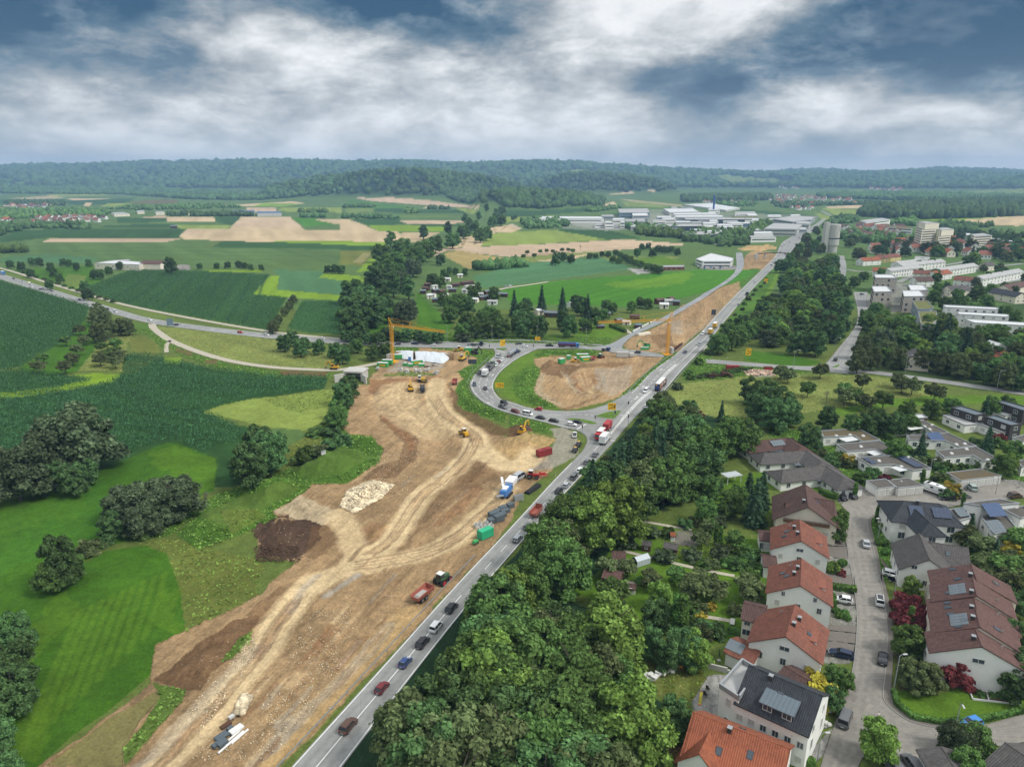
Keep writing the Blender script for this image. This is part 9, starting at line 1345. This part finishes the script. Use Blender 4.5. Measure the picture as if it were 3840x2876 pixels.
def person(label,p,rz,shirt,trousers):
 me=bpy.data.meshes.new('person');V_=[(0,0,.98),(0,0,1.2),(0,.0,1.42),(0,0,1.53),(.02,0,1.66),(.02,0,1.76),(0,.1,.92),(.16,.11,.5),(.06,.12,.07),(.2,.12,.04),(0,-.1,.92),(-.05,-.11,.5),(-.24,-.12,.1),(-.12,-.12,.04),(0,.2,1.4),(-.06,.25,1.13),(.06,.26,.9),(.1,.26,.8),(0,-.2,1.4),(.05,-.25,1.13),(.2,-.24,.95),(.25,-.23,.87)];E_=[(0,1),(1,2),(2,3),(3,4),(4,5),(0,6),(6,7),(7,8),(8,9),(0,10),(10,11),(11,12),(12,13),(2,14),(14,15),(15,16),(16,17),(2,18),(18,19),(19,20),(20,21)];R_=[.15,.14,.15,.055,.09,.085,.1,.07,.05,.04,.1,.07,.05,.04,.065,.05,.04,.035,.065,.05,.04,.035]
 me.from_pydata(V_,E_,[]);o=ob('body',me);o.modifiers.new('s','SKIN');[setattr(v,'radius',(r_,r_))for v,r_ in zip(me.skin_vertices[0].data,R_)];me.skin_vertices[0].data[0].use_root=True;ss=o.modifiers.new('b','SUBSURF');ss.levels=1;dg=bpy.context.evaluated_depsgraph_get();m2=bpy.data.meshes.new_from_object(o.evaluated_get(dg));bpy.data.objects.remove(o);sk=mat('skin',(.45,.27,.2),.6,.05);hr=mat('hair',(.03,.02,.015),.7,.1)
 m2.materials.clear();[m2.materials.append(x)for x in(shirt,trousers,sk,hr,BLACK)]
 for f in m2.polygons:c=f.center;f.material_index=1 if .1<c.z<.96 and abs(c.y)<.2 else 4 if c.z<=.1 else 3 if c.z>1.72 or(c.z>1.6 and c.x<0)else 2 if c.z>1.47 or(abs(c.y)>.2 and c.z<1.15)else 0
 t=thing('person',label,'person',p,rz);ob('body',m2,t)
person('person in a white top and dark trousers walking across the street',(*g('B4',948,1250)[:2],.06),-1.2,WHITE,CP_['black']);person('person in an orange vest standing beside the green excavator',gp('E5',1182,880),1.0,CP_['orange'],CP_['orange'])
for o in list(COL.objects):
 if o.parent is None and o.get('category')in('car','lorry','trailer','excavator','bulldozer','roller','tractor','crusher','container','generator','implement','motorhome','pallet stack','concrete ring','sign'):o.scale=o.scale*.88
def ground_green(X,Y):
 i=np.clip(np.searchsorted(rows,Y),0,len(rows)-1);j=np.clip(((X/Y+1)/2*(len(cols)-1)).astype(int),0,len(cols)-1);return col[i,j],typ[i,j],GZ[i,j],cov[i,j]
def blobs(name,X,Y,R_,Hh,mt,seed,label,cat='wood',pre=ICO1,squash=1.0):
 r=np.random.default_rng(seed);n=len(X);V0,F0=pre;nv=len(V0);V_=V0[None]*(1+.28*r.normal(size=(n,nv,1)))*np.stack([R_,R_,Hh*.62*squash],-1)[:,None];zb=HZ(X,Y);V_=V_+np.stack([X,Y,zb+Hh*.42],-1)[:,None]
 tag(ob(name,np_mesh(name,V_.reshape(-1,3),(F0[None]+(np.arange(n)*nv)[:,None,None]).reshape(-1,3),[LEAF[mt]],3)),label,cat,kind='stuff')
r=np.random.default_rng(5)
def scatter(n,t0,t1,y0,y1,cond):t=r.uniform(t0,t1,n);y=np.sqrt(r.uniform(y0*y0,y1*y1,n));x=t*y;k=cond(x,y);return x[k],y[k]
hillc=lambda x,y:(HZ(x,y)>18)&(ground_green(x,y)[0][:,1]<.085)
x,y=scatter(20000,-.95,.95,4200,8800,hillc);blobs('hill_forest',x,y,r.uniform(16,30,len(x)),r.uniform(24,40,len(x)),'dark',1,'dense forest covering the far hills','forest')
x,y=scatter(20000,-.8,.9,2050,5200,hillc);blobs('hill_forest',x,y,r.uniform(7,13,len(x)),r.uniform(15,25,len(x)),'dark',2,'mixed forest on the nearer wooded hills','forest')
def wood(s,poly,n,r0,r1,h0,h1,label,seed,mt='dark',name='far_wood'):
 P_=[tuple(g(s,poly[i],poly[i+1])[:2])for i in range(0,len(poly),2)];q=np.random.default_rng(seed);xs=[p[0]for p in P_];ys=[p[1]for p in P_];X=q.uniform(min(xs),max(xs),n*3);Y=q.uniform(min(ys),max(ys),n*3);k=inpoly(X,Y,P_);X=X[k][:n];Y=Y[k][:n];blobs(name,X,Y,q.uniform(r0,r1,len(X)),q.uniform(h0,h1,len(X)),mt,seed,label,pre=ICO2 if r1<6 else ICO1)
wood('T3',(1130,436,1180,400,1400,372,1800,352,2300,330,2500,420,1900,446,1500,458),4200,5,10,15,24,'dark wood beside the stubble field right of the highway',31);wood('T3',(870,305,1300,300,2212,318,2212,345,1500,338,900,318),2600,9,16,14,22,'belt of wood in front of the far right valley',32);wood('T3',(0,318,560,306,580,330,400,340,0,345),1300,7,13,14,22,'wood behind the industrial estate',33);wood('T1',(0,285,700,270,1700,300,2212,318,2212,335,1300,330,800,300,0,300),2600,9,17,12,20,'wooded fringe at the foot of the far hills',34)
wood('T2',(0,300,500,322,960,372,1040,405,1300,400,1680,372,1700,330,1400,330,900,330,300,300),2600,7,13,14,24,'wood edge where the fields meet the hills',35)
for i,(s,poly,n)in enumerate((('T1',(30,345,130,335,430,345,420,368,60,366),160),('T1',(0,395,300,392,720,400,720,440,500,445,200,450,0,465),420),('T1',(0,495,240,492,500,490,590,500,590,520,200,515,60,545,0,570),240),('T1',(700,390,900,372,1400,362,1580,380,1200,392,900,396),260),('T1',(1080,428,1250,420,1640,425,1640,437,1100,437),170),('T1',(1940,405,2120,404,2120,412,1940,412),40),('T1',(1950,436,2110,436,2100,446,1950,446),36),('T2',(10,375,220,372,230,380,10,382),60),('T2',(0,440,380,445,380,456,0,450),50),('T2',(415,405,470,400,490,416,430,418),40),('T2',(560,382,700,384,690,392,560,390),40),('T2',(1560,405,1660,385,1800,370,1810,385,1640,408),120),('T2',(1170,470,1290,455,1480,485,1460,510,1200,518),190),('T2',(1900,530,2000,510,2100,540,2212,545,2212,585,1930,560),160),('T3',(0,560,200,555,430,570,460,610,300,640,0,600),150),('T3',(460,480,560,470,600,500,480,560,420,570),120),('T3',(560,345,1000,350,1280,340,1280,362,900,368,620,385),360),('T3',(200,350,480,345,470,372,220,372),110),('T3',(960,450,1100,440,1150,470,960,500,900,520,920,480),200),('T3',(1340,480,1500,460,1520,500,1350,490),110),('T3',(1660,490,1740,470,1900,510,1900,545,1760,540,1660,530),160),('T3',(1880,500,2020,492,2010,504,1880,512),30),('T3',(2000,560,2212,570,2212,578,2000,568),30),('T1',(0,660,170,656,170,672,0,675),26),('T3',(1000,560,1100,540,1420,580,1500,600,1300,620,1050,600),150),('T3',(250,195,560,195,700,225,640,235,300,215),150),('I',(700,190,900,200,1100,205,1100,215,830,215),70),('I',(1200,210,1500,230,1640,190,1660,200,1500,260,1240,250),120),('M2',(860,90,1000,80,1180,60,1180,72,900,102),60))):wood(s,poly,n,3.2,6.2,6,12,'hedgerow and tree groups between the far fields',60+i,('dark','mid')[i%2],'far_hedgerow')
def crop(s,poly,label,h,dx,dy,mt='maize',rowdir=0.6,seed=1):
 P_=[tuple(g(s,poly[i],poly[i+1])[:2])for i in range(0,len(poly),2)];q=np.random.default_rng(seed);c,sn=math.cos(rowdir),math.sin(rowdir);A=np.array(P_);U=A@np.array([c,sn]);W_=A@np.array([-sn,c]);u,w=np.meshgrid(np.arange(U.min(),U.max(),dx),np.arange(W_.min(),W_.max(),dy));u=u.ravel()+q.uniform(-.4,.4,u.size)*dx;w=w.ravel()+q.uniform(-.12,.12,w.size)*dy;X=u*c-w*sn;Y=u*sn+w*c;k=inpoly(X,Y,P_)&(w%15>1.5);X=X[k];Y=Y[k];cc,tt,zz,vv=ground_green(X,Y);k=(tt>.3)&(tt<.7);X,Y=X[k],Y[k];n=len(X)
 V_=[];zb=HZ(X,Y);hh=h*q.uniform(.75,1.1,n)*(.9+.25*vnoise(X/9,Y/9,3))
 for j in range(3):a=q.uniform(0,6.28,n);l=q.uniform(.5,.9,n);ca,sa=np.cos(a)*l,np.sin(a)*l;z0=zb+hh*(.45+.18*j);V_.append(np.stack([np.stack([X-sa*.22,Y+ca*.22,z0],-1),np.stack([X+ca*.6,Y+sa*.6,z0+hh*.32],-1),np.stack([X+ca*1.15,Y+sa*1.15,z0-.05],-1),np.stack([X+ca*.6+sa*.3,Y+sa*.6-ca*.3,z0+hh*.2],-1)],1))
 V_=np.concatenate(V_,0).reshape(-1,3);tag(ob('maize_crop',np_mesh('maize_crop',V_,np.arange(len(V_)).reshape(-1,4),[LEAF[mt]],4)),label,'crop',kind='stuff')
crop('M1',(-150,935,0,925,260,900,660,835,740,810,1000,965,1330,1005,1500,1090,1640,1180,1300,1280,1080,1200,700,1330,0,1300,-150,1200),'dense green maize filling the field above the meadow',2.0,1.15,1.0,rowdir=-.35);crop('M1',(800,660,850,640,1050,650,1180,690,1400,740,2130,790,2100,860,1600,940,1310,1005,1000,960,740,800,790,775),'dense green maize below the gravel track',2.0,1.25,1.1,rowdir=-.35,seed=2);crop('M1',(-150,130,0,165,300,245,580,325,560,400,480,510,330,600,130,720,0,735,-150,735),'dense green maize left of the orchard',2.0,1.5,1.4,rowdir=.2,seed=3);crop('M1',(560,200,860,85,1180,92,1750,122,1640,250,1860,268,1740,480,1500,440,1000,350,720,290,580,245),'green maize field beyond the federal road',1.9,2.0,2.2,rowdir=1.1,seed=4);crop('M1',(-150,735,100,740,420,775,600,800,580,830,340,885,0,920,-150,930),'maize strip below the orchard meadow',1.9,1.25,1.1,rowdir=-.2,seed=5);crop('M1',(1860,470,1960,290,2190,288,2300,300,2260,510,2000,500),'maize field beside the hedge line',1.8,2,2,rowdir=1.2,seed=6)
def tufts(name,n,pick,size,mt,label,seed,ymax):
 q=np.random.default_rng(seed);t=q.uniform(-.8,.8,n);Y=np.sqrt(q.uniform(75**2,ymax**2,n));X=t*Y;c,tt,zz,vv=ground_green(X,Y);k=(vv==KEYS.index(pick)+1)&(zz>-.2);X,Y,zz=X[k],Y[k],zz[k];m=len(X);Pt=np.stack([X,Y,zz+size*.35],-1);a=q.uniform(0,6.28,m);Nn=np.stack([np.cos(a),np.sin(a),np.full(m,1.7)],-1);Nn/=np.linalg.norm(Nn,axis=1)[:,None];V_,F_=leaf_quads(Pt,Nn,size,q,.3);tag(ob(name,np_mesh(name,V_,F_,[LEAF[mt]],4)),label,'grass',kind='stuff')
tufts('tall_grass',300000,'BANK',.30,'grass','tall rough grass on the banks and mounds',1,430);tufts('dry_grass',110000,'DRY',.24,'seed','dry seeding grass on the meadows',2,430);tufts('dry_grass',120000,'OLIVE',.26,'grass','weedy grass along the site edge',3,330)
hz=MB().box((0,4690,165),(21000,10380,348)).obj('haze',None);tag(hz,kind='stuff');hz.data.materials.clear();hm=bpy.data.materials.new('haze_air');hm.use_nodes=True;hm.node_tree.nodes.clear();ho=hm.node_tree.nodes.new('ShaderNodeOutputMaterial');pv=hm.node_tree.nodes.new('ShaderNodeVolumePrincipled');pv.inputs['Color'].default_value=(.38,.63,.97,1);pv.inputs['Density'].default_value=1.12e-4;pv.inputs['Anisotropy'].default_value=0.0;hm.node_tree.links.new(pv.outputs[0],ho.inputs['Volume']);hz.data.materials.append(hm);hm.volume_intensity if False else None
